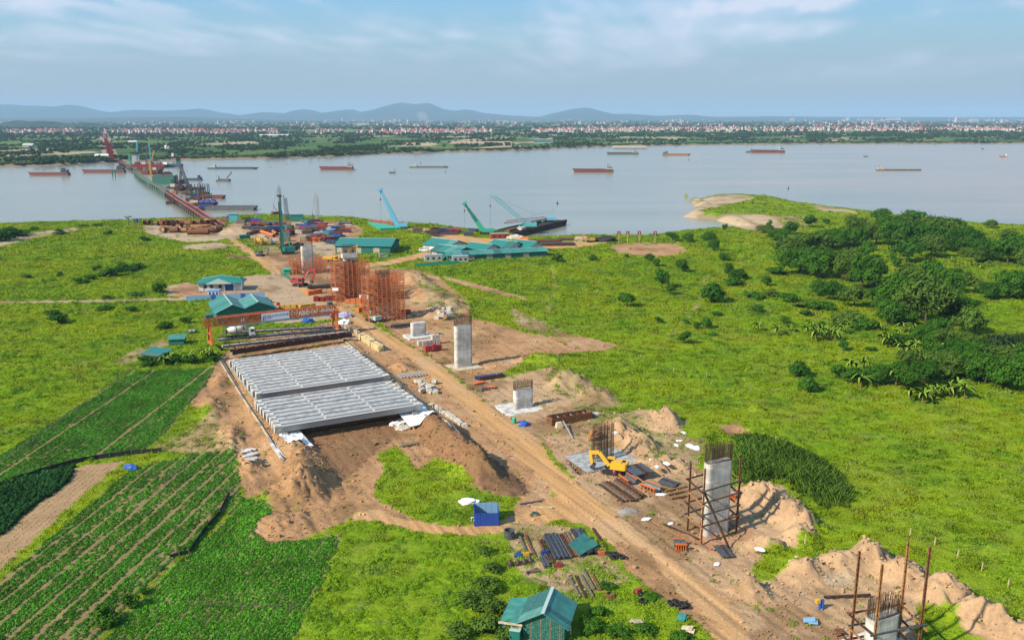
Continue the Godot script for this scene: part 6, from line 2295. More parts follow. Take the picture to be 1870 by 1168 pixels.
	for q in [[773, 459, "white", "white van parked at the shed compound's road corner"], [1164, 449, "white", ""], [700, 470, "steel_pale", "silver car on the track beside the dark green workshop"], [485, 552, "steel_grey", "grey pickup at the end of the blue fence"]]:
		if q[3] == "": continue
		o = thing("parked_car", q[3], "car", G(q[0], q[1]), rng.randf_range(-0.4, 0.4))
		g = geo()
		g.prism(PackedVector2Array([Vector2(-2.3, 0.35), Vector2(2.2, 0.35), Vector2(2.3, 0.95), Vector2(1.3, 1.1), Vector2(-2.3, 1.1)]), Transform3D(Basis(), Vector3(0, 0, -0.9)), 1.8)
		g.prism(PackedVector2Array([Vector2(-2.2, 1.1), Vector2(1.3, 1.1), Vector2(0.6, 1.8), Vector2(-2.1, 1.8)]), Transform3D(Basis(), Vector3(0, 0, -0.8)), 1.6)
		part(g, "body", M[q[2]], o)
		opening(o, Vector3(-0.7, 1.45, 0.82), Vector3(2.4, 0.45, 0.06))
		opening(o, Vector3(-0.7, 1.45, -0.82), Vector3(2.4, 0.45, 0.06))
		for wx in [-1.4, 1.4]:
			for s in [-1.0, 1.0]: wheel(o, Vector3(wx, 0.34, s * 0.82), 0.34, 0.24)
	# shacks by the fields
	for q in [[324, 628, 4.6, 3.6, "roof_teal_faded", "wall_teal", "tiny teal lean-to shack beside the dirt patch outside the gantry rail"], [286, 656, 7.0, 5.0, "teal_dark", "wood_grey", "dark tin field hut sunk in bushes at the field head"], [524, 500, 3.0, 2.4, "green_crane", "green_crane", "small green tank box by the road bend"]]:
		o = thing("field_hut", q[6], "hut", P(q[0], q[1]), rng.randf_range(-0.4, 0.4))
		g = geo()
		g.b(Vector3(0, 1.1, 0), Vector3(q[2], 2.2, q[3]))
		part(g, "wall", M[q[5]], o)
		g = geo()
		g.box(Transform3D(Basis(Vector3(1, 0, 0), 0.16), Vector3(0, 2.4, 0)), Vector3(q[2] + 0.8, 0.1, q[3] + 1.0))
		part(g, "roof", M[q[4]], o)
	o = thing("water_tank", "small white drum tank on the path outside the gantry leg", "tank", P(350, 608) + Vector3(0, 0.7, 0), 0.4)
	g = geo()
	g.tube(Vector3(-1.0, 0, 0), Vector3(1.0, 0, 0), 0.65, 0.65, 12)
	part(g, "drum", M.steel_pale, o)
	g = geo()
	g.tube(Vector3(-0.1, 0, 0), Vector3(0.1, 0, 0), 0.68, 0.68, 12)
	part(g, "band", M.steel_dark, o)
	# blue open-topped container
	c = P(888, 950)
	o = thing("open_container", "deep blue open-topped sheet pen on the grass island", "container", c, 0.06)
	var sz := Vector3(4.4, 2.5, 4.4)
	for q in [[0, 1, "blue_deep"], [0, -1, "blue_panel"], [1, 0, "blue_deep"], [-1, 0, "blue_deep"]]:
		for i in 8:
			g = geo()
			var s := -sz.x / 2 + sz.x * (i + 0.5) / 8
			if q[0] == 0: g.b(Vector3(s, sz.y / 2, q[1] * sz.z / 2 + 0.03 * (i % 2)), Vector3(sz.x / 8 - 0.02, sz.y, 0.08))
			else: g.b(Vector3(q[0] * sz.x / 2 + 0.03 * (i % 2), sz.y / 2, s), Vector3(0.08, sz.y, sz.z / 8 - 0.02))
			part(g, "sheet", M[q[2]], o)
	g = geo()
	g.b(Vector3(0, 0.08, 0), Vector3(sz.x - 0.2, 0.1, sz.z - 0.2))
	part(g, "floor", M.steel_grey, o)
	var tb := single(bag_mesh(5, 1.5, 1.0), "white_bundle", M.tarp_white, "white tarpaulin bundle behind the blue sheet pen", "bundle", G(856, 918))
	tb.scale = Vector3(1.4, 0.8, 0.8)
	o = thing("trestle_stand", "white trestle rack lying before the blue sheet pen", "rack", G(870, 952), 0.1)
	for i in 5:
		g = geo()
		g.beam(Vector3(-1.0 + i * 0.5, 0.05, 0), Vector3(-0.8 + i * 0.5, 0.8, -0.1), 0.08)
		part(g, "rung", M.white, o)
	g = geo()
	g.beam(Vector3(-1.1, 0.8, -0.1), Vector3(1.3, 0.8, -0.1), 0.1)
	part(g, "rail", M.white, o)

func bag_mesh(seed_: int, r: float, h: float) -> ArrayMesh:
	var g := geo()
	var f := noise(FastNoiseLite.TYPE_SIMPLEX_SMOOTH, 0.9, 2, seed_)
	var k := 12
	var m := 6
	var pt := func(i: int, j: int) -> Vector3:
		var a := TAU * (i % k) / k
		var e := PI / 2 * j / m
		var d := Vector3(cos(a) * cos(e), sin(e), -sin(a) * cos(e))
		var q := 1.0 + 0.35 * f.get_noise_3d(d.x * 2.0, d.y * 2.0 + seed_, d.z * 2.0)
		return Vector3(d.x * r * q, pow(d.y, 0.7) * h * q - 0.03, d.z * r * q)
	for i in k:
		for j in m:
			g.quad(pt.call(i, j), pt.call(i + 1, j), pt.call(i + 1, j + 1), pt.call(i, j + 1))
	return g.mesh()

func rock_mesh(seed_: int, s: Vector3) -> ArrayMesh:
	var r := RandomNumberGenerator.new()
	r.seed = seed_
	var g := geo()
	var p := []
	for y in [0.0, 1.0]:
		for q in [[-0.5, 0.5], [0.5, 0.5], [0.5, -0.5], [-0.5, -0.5]]:
			p.append(Vector3(q[0] * s.x + r.randf_range(-0.12, 0.12) * s.x, (y - 0.08) * s.y + (r.randf_range(-0.12, 0.12) * s.y if y > 0 else 0.0), q[1] * s.z + r.randf_range(-0.12, 0.12) * s.z))
	g.hexa(p)
	return g.mesh()

func stack(called: String, label: String, cat: String, px: Array, count: int, length: float, w: float, h: float, dir: Vector3, gap: float, ms: Array, layers := 1, jig := 0.15, seg := "beam"):
	# long pieces laid side by side, each a piece of its own
	var c := G(px[0], px[1])
	var o := thing(called, label, cat, c, heading(dir))
	var k := 0
	for y in layers:
		for i in count - y:
			var g := geo()
			var z := (i - (count - y - 1) / 2.0) * gap + rng.randf_range(-1, 1) * jig * 0.4
			var x := rng.randf_range(-1, 1) * jig * length * 0.12
			var lc := length * rng.randf_range(1.0 - jig * 0.5, 1.0)
			var tw := rng.randf_range(-1, 1) * jig * 0.08
			g.box(Transform3D(Basis(Vector3.UP, tw), Vector3(x, 0.06 + h / 2 + y * (h + 0.02), z)), Vector3(lc, h, w))
			part(g, seg, ms[k % ms.size()], o)
			k += 1
	return o

func build_goods():
	var o: Node3D
	var g: Geo
	# steel and timber by the side track
	var d := (P(1010, 975) - P(1055, 1058))
	d = Vector3(d.x, 0, d.z).normalized()
	stack("steel_stack", "bundle of long blue-grey steel sections beside the side track", "steel stack", [1015, 1000], 7, 9.0, 0.32, 0.28, d, 0.36, [M.steel_grey, M.steel_dark], 2)
	stack("steel_stack", "pair of brown steel beams beside the blue-grey bundle", "steel stack", [997, 1008], 2, 8.8, 0.34, 0.3, d, 0.7, [M.rust, M.rust_dark], 1)
	stack("steel_stack", "long brown sheet piles next to the blue-grey bundle", "steel stack", [1038, 996], 4, 9.0, 0.5, 0.26, d, 0.6, [M.wood_grey, M.rust_dark, M.rust], 1)
	stack("steel_stack", "dark steel plates under the leaning teal sheets", "steel stack", [1063, 985], 3, 8.4, 0.62, 0.24, d, 0.72, [M.steel_dark, M.steel_grey], 1)
	stack("steel_stack", "loose long beams between the tub and the timber bundles", "steel stack", [963, 1000], 2, 9.5, 0.36, 0.26, d, 1.1, [M.wood_grey, M.rust], 1)
	stack("steel_stack", "short grey steel bundle below the blue toolbox", "steel stack", [995, 1028], 4, 3.6, 0.22, 0.22, d, 0.26, [M.steel_grey], 2)
	stack("steel_stack", "overgrown beams lying in the weeds behind the near shed", "steel stack", [1060, 1070], 3, 7.5, 0.32, 0.22, d, 1.0, [M.wood_grey, M.rust_dark], 1, 0.4)
	stack("steel_stack", "rusty beams lying across the weeds by the road", "steel stack", [1080, 1058], 2, 7.0, 0.36, 0.22, d, 1.1, [M.wood_grey, M.rust], 1, 0.3)
	stack("steel_stack", "single rusty channel on the sand by the road edge", "steel stack", [1095, 985], 1, 9.0, 0.36, 0.2, d, 1.0, [M.rust_dark], 1)
	for q in [[931, 1032], [944, 1030], [957, 1028], [968, 1026]]:
		stack("timber_bundle", "short dark timber bundle in the row behind the near shed", "timber bundle", q, 4, 1.4, 0.16, 0.16, d, 0.18, [M.rust_dark, M.wood_grey], 3).set_meta("group", "short timber bundles")
	o = thing("log_pile", "fan of dark poles heaped on the grass", "log pile", G(970, 1045), 0.3)
	for i in 12:
		g = geo()
		var an := -0.5 + i * 0.09
		g.tube(Vector3(cos(an) * -1.0, 0.15 + (i % 3) * 0.16, sin(an) * -1.0 + i * 0.05), Vector3(cos(an) * 1.2, 0.12 + (i % 3) * 0.16, sin(an) * 1.2), 0.09, 0.08, 7)
		part(g, "pole", M.wood_grey, o)
	for i in 2:
		g = geo()
		var p := G(1058 + i * 12, 998 + i * 10)
		g.box(Transform3D(Basis(Vector3.UP, 0.95 - i * 0.12) * Basis(Vector3(1, 0, 0), 0.5), Vector3(0, 1.0, 0)), Vector3(5.2, 0.08, 1.5))
		single(g, "roof_sheet", M.roof_teal_faded, ["narrow teal roofing sheet propped on the steel stacks", "pale teal roofing sheet beside the narrow one"][i], "roofing sheet", p)
	g = geo()
	g.lathe([[0.85, 0.0], [0.95, 0.2], [0.9, 1.5], [0.95, 1.55], [0.8, 1.55], [0.78, 0.15], [0.0, 0.1]], Transform3D(), 16)
	single(g, "grey_tub", M.steel_grey, "round dark grey water tub on the grass by the track", "tub", G(930, 982))
	for q in [[960, 1015, "yellow", "yellow pump set by the timber bundles"], [995, 1012, "blue_deep", "blue and red toolbox beside the steel bundle"], [947, 1017, "tarp_blue", "small blue drum by the timber bundles"], [1098, 1013, "scaffold_orange", "orange winch at the end of the steel plates"], [1020, 1035, "red", "small red fuel can in the weeds"]]:
		o = thing("site_machine", q[3], "machine", G(q[0], q[1]), 0.3)
		g = geo()
		g.b(Vector3(0, 0.4, 0), Vector3(1.2, 0.7, 0.7), 0.0, 0.85)
		part(g, "case", M[q[2]], o)
		g = geo()
		g.tube(Vector3(-0.7, 0.3, 0), Vector3(-0.5, 0.3, 0), 0.28, 0.28, 10)
		g.beam(Vector3(-0.5, 0.75, 0), Vector3(0.5, 0.95, 0), 0.08)
		part(g, "frame", M.steel_dark, o)
	for q in [[1080, 1012, 4], [1118, 1018, 5], [1130, 1020, 4], [1230, 1105, 5], [1250, 1108, 5]]:
		o = thing("tyre_pile", "pile of old black tyres and hoses %s" % ("at the end of the steel plates" if q[0] < 1100 else ("by the road edge beyond the steel" if q[0] < 1200 else "at the road edge near the shed")), "tyre pile", G(q[0], q[1]), 0.0, "tyre piles")
		for i in q[2]:
			g = geo()
			g.ring(Vector3(rng.randf_range(-0.7, 0.7), 0.2 + (i % 3) * 0.22, rng.randf_range(-0.6, 0.6)), Vector3(rng.randf_range(-0.3, 0.3), 1, rng.randf_range(-0.3, 0.3)).normalized(), 0.45, 0.17, 14, 6)
			part(g, "tyre", M.rubber, o)
	for q in [[1115, 1088, 0.9], [1176, 1100, 0.8]]:
		g = geo()
		for i in 4: g.ring(Vector3(0, 0.12 + i * 0.1, 0), Vector3(0.1, 1, 0.05).normalized(), q[2] - i * 0.1, 0.07, 18, 5)
		single(g, "hose_coil", M.rust if q[0] < 1150 else M.black, "rusty wire coil in the weeds" if q[0] < 1150 else "black hose coil in the weeds", "coil", G(q[0], q[1]))
	o = thing("motor_tiller", "red hand tiller parked in the weeds near the road", "tiller", G(1166, 1086), 0.6)
	g = geo()
	g.b(Vector3(0, 0.75, 0), Vector3(1.1, 0.6, 0.6), 0.0, 0.85)
	part(g, "engine", M.red, o)
	for s in [-1.0, 1.0]: wheel(o, Vector3(-0.1, 0.42, s * 0.5), 0.42, 0.22)
	g = geo()
	g.beam(Vector3(0.5, 0.8, 0.25), Vector3(1.6, 1.1, 0.3), 0.06)
	g.beam(Vector3(0.5, 0.8, -0.25), Vector3(1.6, 1.1, -0.3), 0.06)
	part(g, "handlebar", M.steel_dark, o)
	o = thing("motorbike", "dark motorbike standing on the side track", "motorbike", G(977, 942), 0.3)
	for x in [-0.65, 0.65]: wheel(o, Vector3(x, 0.3, 0), 0.3, 0.12)
	g = geo()
	g.b(Vector3(0, 0.6, 0), Vector3(1.0, 0.4, 0.28), 0.0, 0.8)
	g.b(Vector3(-0.3, 0.85, 0), Vector3(0.7, 0.12, 0.3))
	g.beam(Vector3(0.5, 0.6, 0), Vector3(0.4, 1.05, 0), 0.08)
	g.beam(Vector3(0.4, 1.05, -0.35), Vector3(0.4, 1.05, 0.35), 0.05)
	part(g, "body", M.teal_dark, o)
	for q in [[970, 918, 4.6, "steel_grey", "grey pipe lying on the dirt between blue pen and road"], [990, 927, 3.8, "wood_pale", "pale plank lying on the dirt between blue pen and road"]]:
		g = geo()
		g.box(Transform3D(Basis(), Vector3(0, 0.14, 0)), Vector3(q[2], 0.22, 0.3))
		single(g, "loose_plank", M[q[3]], q[4], "plank", G(q[0], q[1]), 0.35 if q[0] < 980 else -0.05)
	# steel beside the yellow excavator
	var e := (P(1108, 878) - P(1165, 918))
	e = Vector3(e.x, 0, e.z).normalized()
	stack("steel_stack", "long rusty sheet piles below the yellow excavator", "steel stack", [1132, 898], 7, 10.5, 0.4, 0.28, e, 0.62, [M.rust_dark, M.wood_grey, M.rust, M.rust_dark], 1, 0.35)
	stack("steel_stack", "second layer of brown beams beside the orange forms", "steel stack", [1150, 893], 3, 9.5, 0.36, 0.3, e, 0.6, [M.rust, M.rust_dark], 2, 0.3)
	for q in [[1166, 860, 4.4, 4.6, 0.05, "large grey steel form panel behind the orange trough forms"], [1221, 884, 3.6, 3.0, 0.5, "brown-streaked form panel leaning by the rocks"], [1322, 1010, 3.6, 2.2, -0.25, "flat steel plate on the dirt before the steel frame"]]:
		o = thing("form_panel", q[5], "form panel", G(q[0], q[1]), heading(e) + q[4])
		for i in 4:
			g = geo()
			g.box(Transform3D(Basis(Vector3(0, 0, 1), 0.08), Vector3(0, 0.42, -q[3] / 2 + q[3] * (i + 0.5) / 4)), Vector3(q[2], 0.16, q[3] / 4 - 0.03))
			part(g, "plate", M.steel_grey if i != 2 else M.rust_dark, o)
	for q in [[1146, 880, 0.0, "orange curved trough form touching the sheet piles"], [1188, 895, 0.35, "orange curved trough form beside the steel beams"], [1242, 1000, 1.1, "short orange trough form on the road edge"], [1340, 908, 0.4, "orange form lying beyond the square steel frame"]]:
		o = thing("trough_form", q[3], "pier form", G(q[0], q[1]), heading(e) + q[2])
		var ln := 3.8 if q[0] < 1230 else 2.0
		g = geo()
		for i in 7:
			var a0 := PI + PI * i / 7
			var a1 := PI + PI * (i + 1) / 7
			g.beam(Vector3(0, 1.15 + sin((a0 + a1) / 2) * 0.85, cos((a0 + a1) / 2) * 0.85) - Vector3(ln / 2, 0, 0), Vector3(ln / 2, 1.15 + sin((a0 + a1) / 2) * 0.85, cos((a0 + a1) / 2) * 0.85), 0.06, 0.4, Vector3(0, cos((a0 + a1) / 2), -sin((a0 + a1) / 2)))
		part(g, "shell", M.steel_grey, o)
		for s in [-1.0, 1.0]:
			g = geo()
			g.beam(Vector3(-ln / 2, 1.15, s * 0.98), Vector3(ln / 2, 1.15, s * 0.98), 0.22, 0.22)
			part(g, "flange", M.orange, o)
		for i in 5:
			g = geo()
			var x := -ln / 2 + ln * (i + 0.5) / 5
			g.beam(Vector3(x, 0.0, 1.0), Vector3(x, 1.1, 1.0), 0.12)
			g.beam(Vector3(x, 0.0, -1.0), Vector3(x, 1.1, -1.0), 0.12)
			g.beam(Vector3(x, 0.25, -1.0), Vector3(x, 0.25, 1.0), 0.1)
			part(g, "rib", M.orange, o)
	for i in 3:
		g = geo()
		var pa := G(1215 + i * 6, 898 + i * 7)
		var pb := G(1254, 889 + i * 9)
		g.beam(pa + Vector3(0, 0.2, 0), pb + Vector3(0, 0.2, 0), 0.3, 0.3)
		single(g, "long_waler", M.rust_light if i == 0 else M.rust, ["ochre", "rusty", "dark rusty"][i] + " beam lying from the steel frame towards the forms", "steel beam")
	g = geo()
	g.beam(G(1192, 953) + Vector3(0, 0.15, 0), G(1270, 994) + Vector3(0, 0.15, 0), 0.22)
	single(g, "long_pipe", M.rust_light, "long orange pipe lying before the square steel frame", "pipe")
	g = geo()
	g.beam(G(1212, 958) + Vector3(0, 0.15, 0), G(1275, 985) + Vector3(0, 0.15, 0), 0.28)
	single(g, "long_pipe", M.rust_dark, "dark beam lying beside the long orange pipe", "beam")
	# rusty caisson form and wreckage above the rebar cage
	o = thing("caisson_form", "long rusty open steel box form above the wet footing", "steel form", G(1040, 768), heading(V))
	for q in [[0, 1.3, 11, 0.12, 1.8], [0, -1.3, 11, 0.12, 1.8], [5.5, 0, 0.12, 2.7, 1.8], [-5.5, 0, 0.12, 2.7, 1.8]]:
		g = geo()
		g.b(Vector3(q[0], 0.9, q[1]), Vector3(q[2], q[4], q[3]))
		part(g, "side", M.rust, o)
	for i in 6:
		g = geo()
		g.b(Vector3(-4.6 + i * 1.8, 1.2, 0), Vector3(0.14, 0.2, 2.5))
		part(g, "tie", M.steel_pale if i % 2 else M.rust, o)
	g = geo()
	g.beam(G(1028, 778) + Vector3(0, 1.3, 0), G(1046, 801) + Vector3(0, 0.15, 0), 0.3, 0.24)
	single(g, "steel_strut", M.steel_pale, "pale steel beam leaning off the rusty box form", "beam")
	g = geo()
	g.b(Vector3(0, 0.7, 0), Vector3(1.7, 1.4, 1.4), 0.0, 0.7)
	single(g, "counterweight_block", M.wood_pale, "tan tapered concrete block beside the rusty box form", "block", G(1021, 781), 0.3)
	g = geo()
	for i in 3: g.box(Transform3D(Basis(Vector3.UP, 0.3) * Basis(Vector3(0, 0, 1), 0.9 - i * 0.3), Vector3(i * 0.7, 1.0, i * 0.4)), Vector3(3.0, 0.1, 1.6))
	single(g, "bent_plates", M.rust_light, "bent rusty plates behind the bare rebar cage", "scrap plates", G(1078, 800))
	single(bag_mesh(8, 1.3, 1.1), "blue_tarp", M.tarp_blue, "bright blue tarpaulin heap at the road edge", "tarpaulin", G(956, 776))
	g = geo()
	g.lathe([[0.5, 0.0], [0.5, 1.2], [0.3, 1.5], [0, 1.5]], Transform3D(), 10)
	single(g, "green_drum", M.green_crane, "small green drum beside the blue tarpaulin", "drum", G(939, 772))
	o = thing("scrap_heap", "tangled orange steel frames beside the blue tarpaulin", "scrap frame", G(984, 773), 0.3)
	for i in 12:
		g = geo()
		var a0 := Vector3(rng.randf_range(-2, 2), rng.randf_range(0, 1.2), rng.randf_range(-1, 1))
		g.beam(a0, a0 + Vector3(rng.randf_range(-1.5, 1.5), rng.randf_range(-0.6, 0.8), rng.randf_range(-0.8, 0.8)), 0.1)
		part(g, "bar", M.rust_light, o)
	# beside the short pale pier: steel, forms, cage
	stack("steel_stack", "dark beams with a blue sheet beside the tall slender pier", "steel stack", [895, 690], 4, 8.5, 0.5, 0.4, V, 0.6, [M.rust_dark, M.steel_dark, M.blue_deep], 2, 0.3)
	o = thing("rebar_mat", "square grid rebar mat propped by the road", "rebar mat", G(867, 710), heading(V))
	for i in 12:
		g = geo()
		g.beam(Vector3(-2.4 + i * 0.44, 0.05, 0.2), Vector3(-2.4 + i * 0.44, 1.6, -0.2), 0.07)
		part(g, "bar", M.rust, o)
	for i in 4:
		g = geo()
		g.beam(Vector3(-2.5, 0.2 + i * 0.42, 0.1), Vector3(2.6, 0.2 + i * 0.42, 0.1), 0.07)
		part(g, "bar", M.rust, o)
	for q in [[893, 708, 0.2, "scaffold_orange", "crumpled orange net on the ground by the rebar mat"], [876, 700, 0.6, "orange", "orange form frame behind the rebar mat"]]:
		o = thing("orange_form", q[4], "form", G(q[0], q[1]), q[2])
		for i in 4:
			g = geo()
			g.box(Transform3D(Basis(Vector3(0, 0, 1), 0.2 - 0.1 * i), Vector3(-1.2 + i * 0.8, 0.35, 0)), Vector3(0.85, 0.25, 1.6))
			part(g, "panel", M[q[3]], o)
	g = geo()
	g.b(Vector3(0, 0.5, 0), Vector3(1.8, 1.0, 1.2))
	single(g, "crate", M.wood_grey, "grey wooden crate between rebar mat and orange net", "crate", G(883, 713), heading(V))
	# red forms and stacked formwork boxes between road and piers
	for q in [[792, 640, "red", 5], [570, 478 + 72, "red", 0]]:
		if q[3] == 0: continue
		o = thing("red_form", "dark red steel forms between the road and the tall slender pier", "pier form", G(q[0], q[1]), heading(V))
		for i in q[3]:
			g = geo()
			g.b(Vector3(-2.4 + i * 1.1, 0.9 + (0.5 if i == 2 else 0.0), rng.randf_range(-0.5, 0.5)), Vector3(1.05, 1.8, 1.4))
			part(g, "panel", M.red, o)
	o = thing("formwork_stack", "pale stacked formwork boxes behind the dark red forms", "formwork stack", G(787, 630), heading(V))
	for q in [[-3.4, 0.8, 0], [-2.0, 0.8, 0.3], [-0.6, 0.8, 0.1], [0.9, 0.8, 0], [1.4, 2.3, 0], [2.6, 0.8, 0.2], [2.4, 2.3, 0.1]]:
		g = geo()
		g.b(Vector3(q[0], q[1], q[2] - 1.2), Vector3(1.4, 1.5, 1.6))
		part(g, "box", M.stone_pale, o)
	# yellow timber formwork along the girder rail
	a_row("formwork_block", "yellow plywood formwork block in the row along the road", "formwork block", "yellow formwork blocks", [662, 619], [694, 640], 8, Vector3(2.3, 2.0, 2.0), M.formwork_yellow)
	a_row("concrete_block", "pale concrete block in the row by the roadside rail", "concrete block", "pale kerb blocks by the rail", [790, 742], [848, 778], 14, Vector3(1.5, 0.75, 1.1), M.stone_pale)
	a_row("small_crate", "small tan crate beyond the gantry's roadside leg", "crate", "small tan crates", [632, 600], [660, 614], 6, Vector3(1.3, 1.1, 1.2), M.wood_pale)
	for i in 16:
		var p := G(758 + rng.randf_range(0, 38), 700 + rng.randf_range(0, 18))
		single(rock_mesh(200 + i % 5, Vector3(rng.randf_range(1.2, 2.6), 0.8, rng.randf_range(0.8, 1.6))), "concrete_fragment", M.stone_pale, "pale broken slab heaped beside the girders", "slab", p + Vector3(0, 0.3 * (i % 3), 0), rng.randf() * TAU, "broken slabs beside the girders")
	o = thing("plank_rack", "flat rack of pale stakes on the roadside", "stake rack", G(752, 685), heading(V))
	for i in 9:
		g = geo()
		g.b(Vector3(-3.6 + i * 0.9, 0.25, rng.randf_range(-0.2, 0.2)), Vector3(0.3, 0.25, 4.2))
		part(g, "stake", M.steel_pale, o)
	for i in 8:
		var p := G(452 + rng.randf_range(-7, 9), 832 + (i - 4) * 2.6)
		g = geo()
		g.box(Transform3D(Basis(Vector3.UP, rng.randf_range(-0.4, 0.5)), Vector3(0, 0.15 + 0.1 * (i % 3), 0)), Vector3(2.2, 0.24, 0.9))
		single(g, "kerb_stone", M.concrete_pale, "grey kerb slab in the small pile by the fieldside bank", "slab", p, 0.2, "kerb slabs by the bank")
	g = geo()
	g.beam(G(497, 812) + Vector3(0, 0.25, 0), G(516, 838) + Vector3(0, 0.25, 0), 1.1, 0.25)
	single(g, "road_plate", M.concrete_pale, "long pale concrete plate at the rail end on the bank", "plate")
	for q in [[723, 775, 1.2, "tarp_white", "white sacks beside the berm between the sheets"], [735, 782, 1.3, "stone_pale", "tan sacks beside the berm between the sheets"], [735, 770, 1.0, "tarp_white", "upper white sacks on the excavated slope"]]:
		var s := single(bag_mesh(q[0], q[2], 0.8), "sack_heap", M[q[3]], q[4], "sacks", G(q[0], q[1]))
		s.scale = Vector3(1.5, 0.9, 1)
	stack("timber_bundle", "bundle of pale poles on the slope between the berms", "timber bundle", [745, 812], 8, 4.2, 0.14, 0.14, V, 0.22, [M.wood_pale, M.wood], 3, 0.4)
	# tarps and goods around the gantry's far side
	for q in [[562, 588, 1.9, "tarp_blue", "blue tarpaulin heap behind the casting beds"], [536, 583, 1.0, "tarp_blue", "small blue tarpaulin near the gantry banner"], [604, 575, 2.2, "tarp_blue", "tall blue tarpaulin heap by the gantry's roadside leg"], [630, 578, 2.2, "tarp_purple", "lilac sack heap between gantry and road"], [628, 590, 1.8, "tarp_white", "white sack heap below the lilac sacks"], [237, 853, 0, "tarp_blue", ""], [1025, 300, 0, "", ""]]:
		if q[2] == 0: continue
		var s := single(bag_mesh(int(q[0]), q[2], q[2] * 0.8), "tarp_heap", M[q[3]], q[4], "tarpaulin", G(q[0], q[1]))
		s.scale = Vector3(1.25, 1, 1)
	var bt := single(bag_mesh(31, 1.2, 1.0), "blue_tarp", M.tarp_blue, "blue tarpaulin bundle at the edge of the ploughed strip", "tarpaulin", G(238, 855), -0.5)
	bt.scale = Vector3(1.7, 0.9, 0.8)
	# yellow, red and orange steel about the far yard
	for q in [[536, 563, "yellow_dull", "yellow steel forms beyond the gantry truss", 4], [565, 562, "yellow_dull", "yellow ring form beyond the gantry truss", 3], [598, 549, "red_dull", "dark red steel boxes beside the dirt road", 4], [655, 553, "scaffold_orange", "orange forms between the two scaffolds", 4], [668, 566, "orange", "long orange form before the broad scaffold", 3], [668, 549, "red", "red crate stack between the scaffolds", 2], [745, 573, "red", "dark red steel box beside the broad scaffold and the weedy heaps", 2], [578, 536, "orange", "small orange frames on the slope by the road", 3], [597, 462, "yellow_dull", "", 0]]:
		if q[4] == 0: continue
		o = thing("steel_form", q[3], "steel form", G(q[0], q[1]), heading(V) + rng.randf_range(-0.4, 0.4))
		for i in q[4]:
			g = geo()
			g.b(Vector3((i - q[4] / 2.0) * 2.2, 0.9, rng.randf_range(-0.5, 0.5)), Vector3(2.1, rng.randf_range(1.3, 2.1), 1.9), 0.0, 0.93)
			part(g, "box", M[q[2]], o)
	g = geo()
	g.b(Vector3(0, 1.4, 0), Vector3(3.0, 2.8, 2.4))
	single(g, "white_tank", M.stone_pale, "cream water tank between the two orange scaffolds", "tank", G(664, 551), heading(V))
	o = thing("red_flag", "red flag on a thin pole behind the gantry", "flag", G(505, 578))
	g = geo()
	g.tube(Vector3.ZERO, Vector3(0, 5.5, 0), 0.06, 0.05, 6)
	part(g, "pole", M.steel_pale, o)
	g = geo()
	for i in 5: g.beam(Vector3(0.1 + i * 0.3, 4.8, 0.12 * sin(i * 1.3)), Vector3(0.4 + i * 0.3, 4.8, 0.12 * sin((i + 1) * 1.3)), 0.04, 1.2)
	part(g, "cloth", M.red, o)
	stack("steel_stack", "dark steel pipes beside the short pale pier without rebar", "steel stack", [735, 597], 4, 8.0, 0.5, 0.5, V, 0.7, [M.steel_dark, M.steel_grey], 2, 0.3)
	stack("steel_stack", "black sheet piles stacked beyond the red excavator", "steel stack", [600, 524], 6, 18.0, 0.6, 0.5, V, 0.8, [M.steel_dark, M.rust_dark], 2, 0.3)
	# fallen white sheets and stones on the right heaps
	for q in [[1248, 790, 0.9], [1240, 805, 0.8], [1235, 813, 0.7], [1262, 815, 1.4], [1272, 818, 1.2], [1200, 852, 0.7], [1218, 846, 0.9], [1122, 790, 0.8], [1207, 903, 0.9], [1190, 840, 0.7], [1388, 1003, 0.8], [1180, 948, 0.9], [1225, 956, 0.6], [1310, 1030, 0.6]]:
		var s := single(bag_mesh(int(q[0]), q[2], 0.3), "plastic_sheet", M.tarp_white, "scrap of white plastic sheet on the dirt heaps", "plastic sheet", G(q[0], q[1]), rng.randf() * TAU, "white plastic scraps")
		s.scale = Vector3(1.2, 0.8, 0.7)
	for i in 9:
		var p := G(790 + rng.randf_range(0, 35), 563 + rng.randf_range(0, 22))
		single(rock_mesh(230 + i % 4, Vector3(2.2, 1.2, 1.5)), "boulder", M.stone_pale, "pale broken concrete boulder on the weedy heaps", "boulder", p, rng.randf() * TAU, "boulders on the weedy heaps")
	for i in 10:
		var p := G(1060 + rng.randf_range(-35, 40), 757 + rng.randf_range(-3, 5))
		single(rock_mesh(240 + i % 4, Vector3(1.3, 0.8, 0.9)), "boulder", M.stone_pale, "pale rubble stone behind the rusty box form", "boulder", p, rng.randf() * TAU, "rubble behind the box form")
	# drums of cable near the drilling rig
	for q in [[470, 447, "yellow"], [483, 447, "yellow_dull"], [499, 447, "steel_pale"]]:
		o = thing("cable_drum", "%s round drum in the row beside the access road" % {"yellow": "bright yellow", "yellow_dull": "tan", "steel_pale": "white-faced"}[q[2]], "drum", G(q[0], q[1]) + Vector3(0, 2.2, 0), 0.3)
		g = geo()
		g.tube(Vector3(-1.4, 0, 0), Vector3(1.4, 0, 0), 1.7, 1.7, 14)
		part(g, "barrel", M[q[2]], o)
		for s in [-1.4, 1.4]:
			g = geo()
			g.tube(Vector3(s - 0.15, 0, 0), Vector3(s + 0.15, 0, 0), 2.2, 2.2, 16)
			part(g, "flange", M[q[2]], o)
	# worker figures
	people()

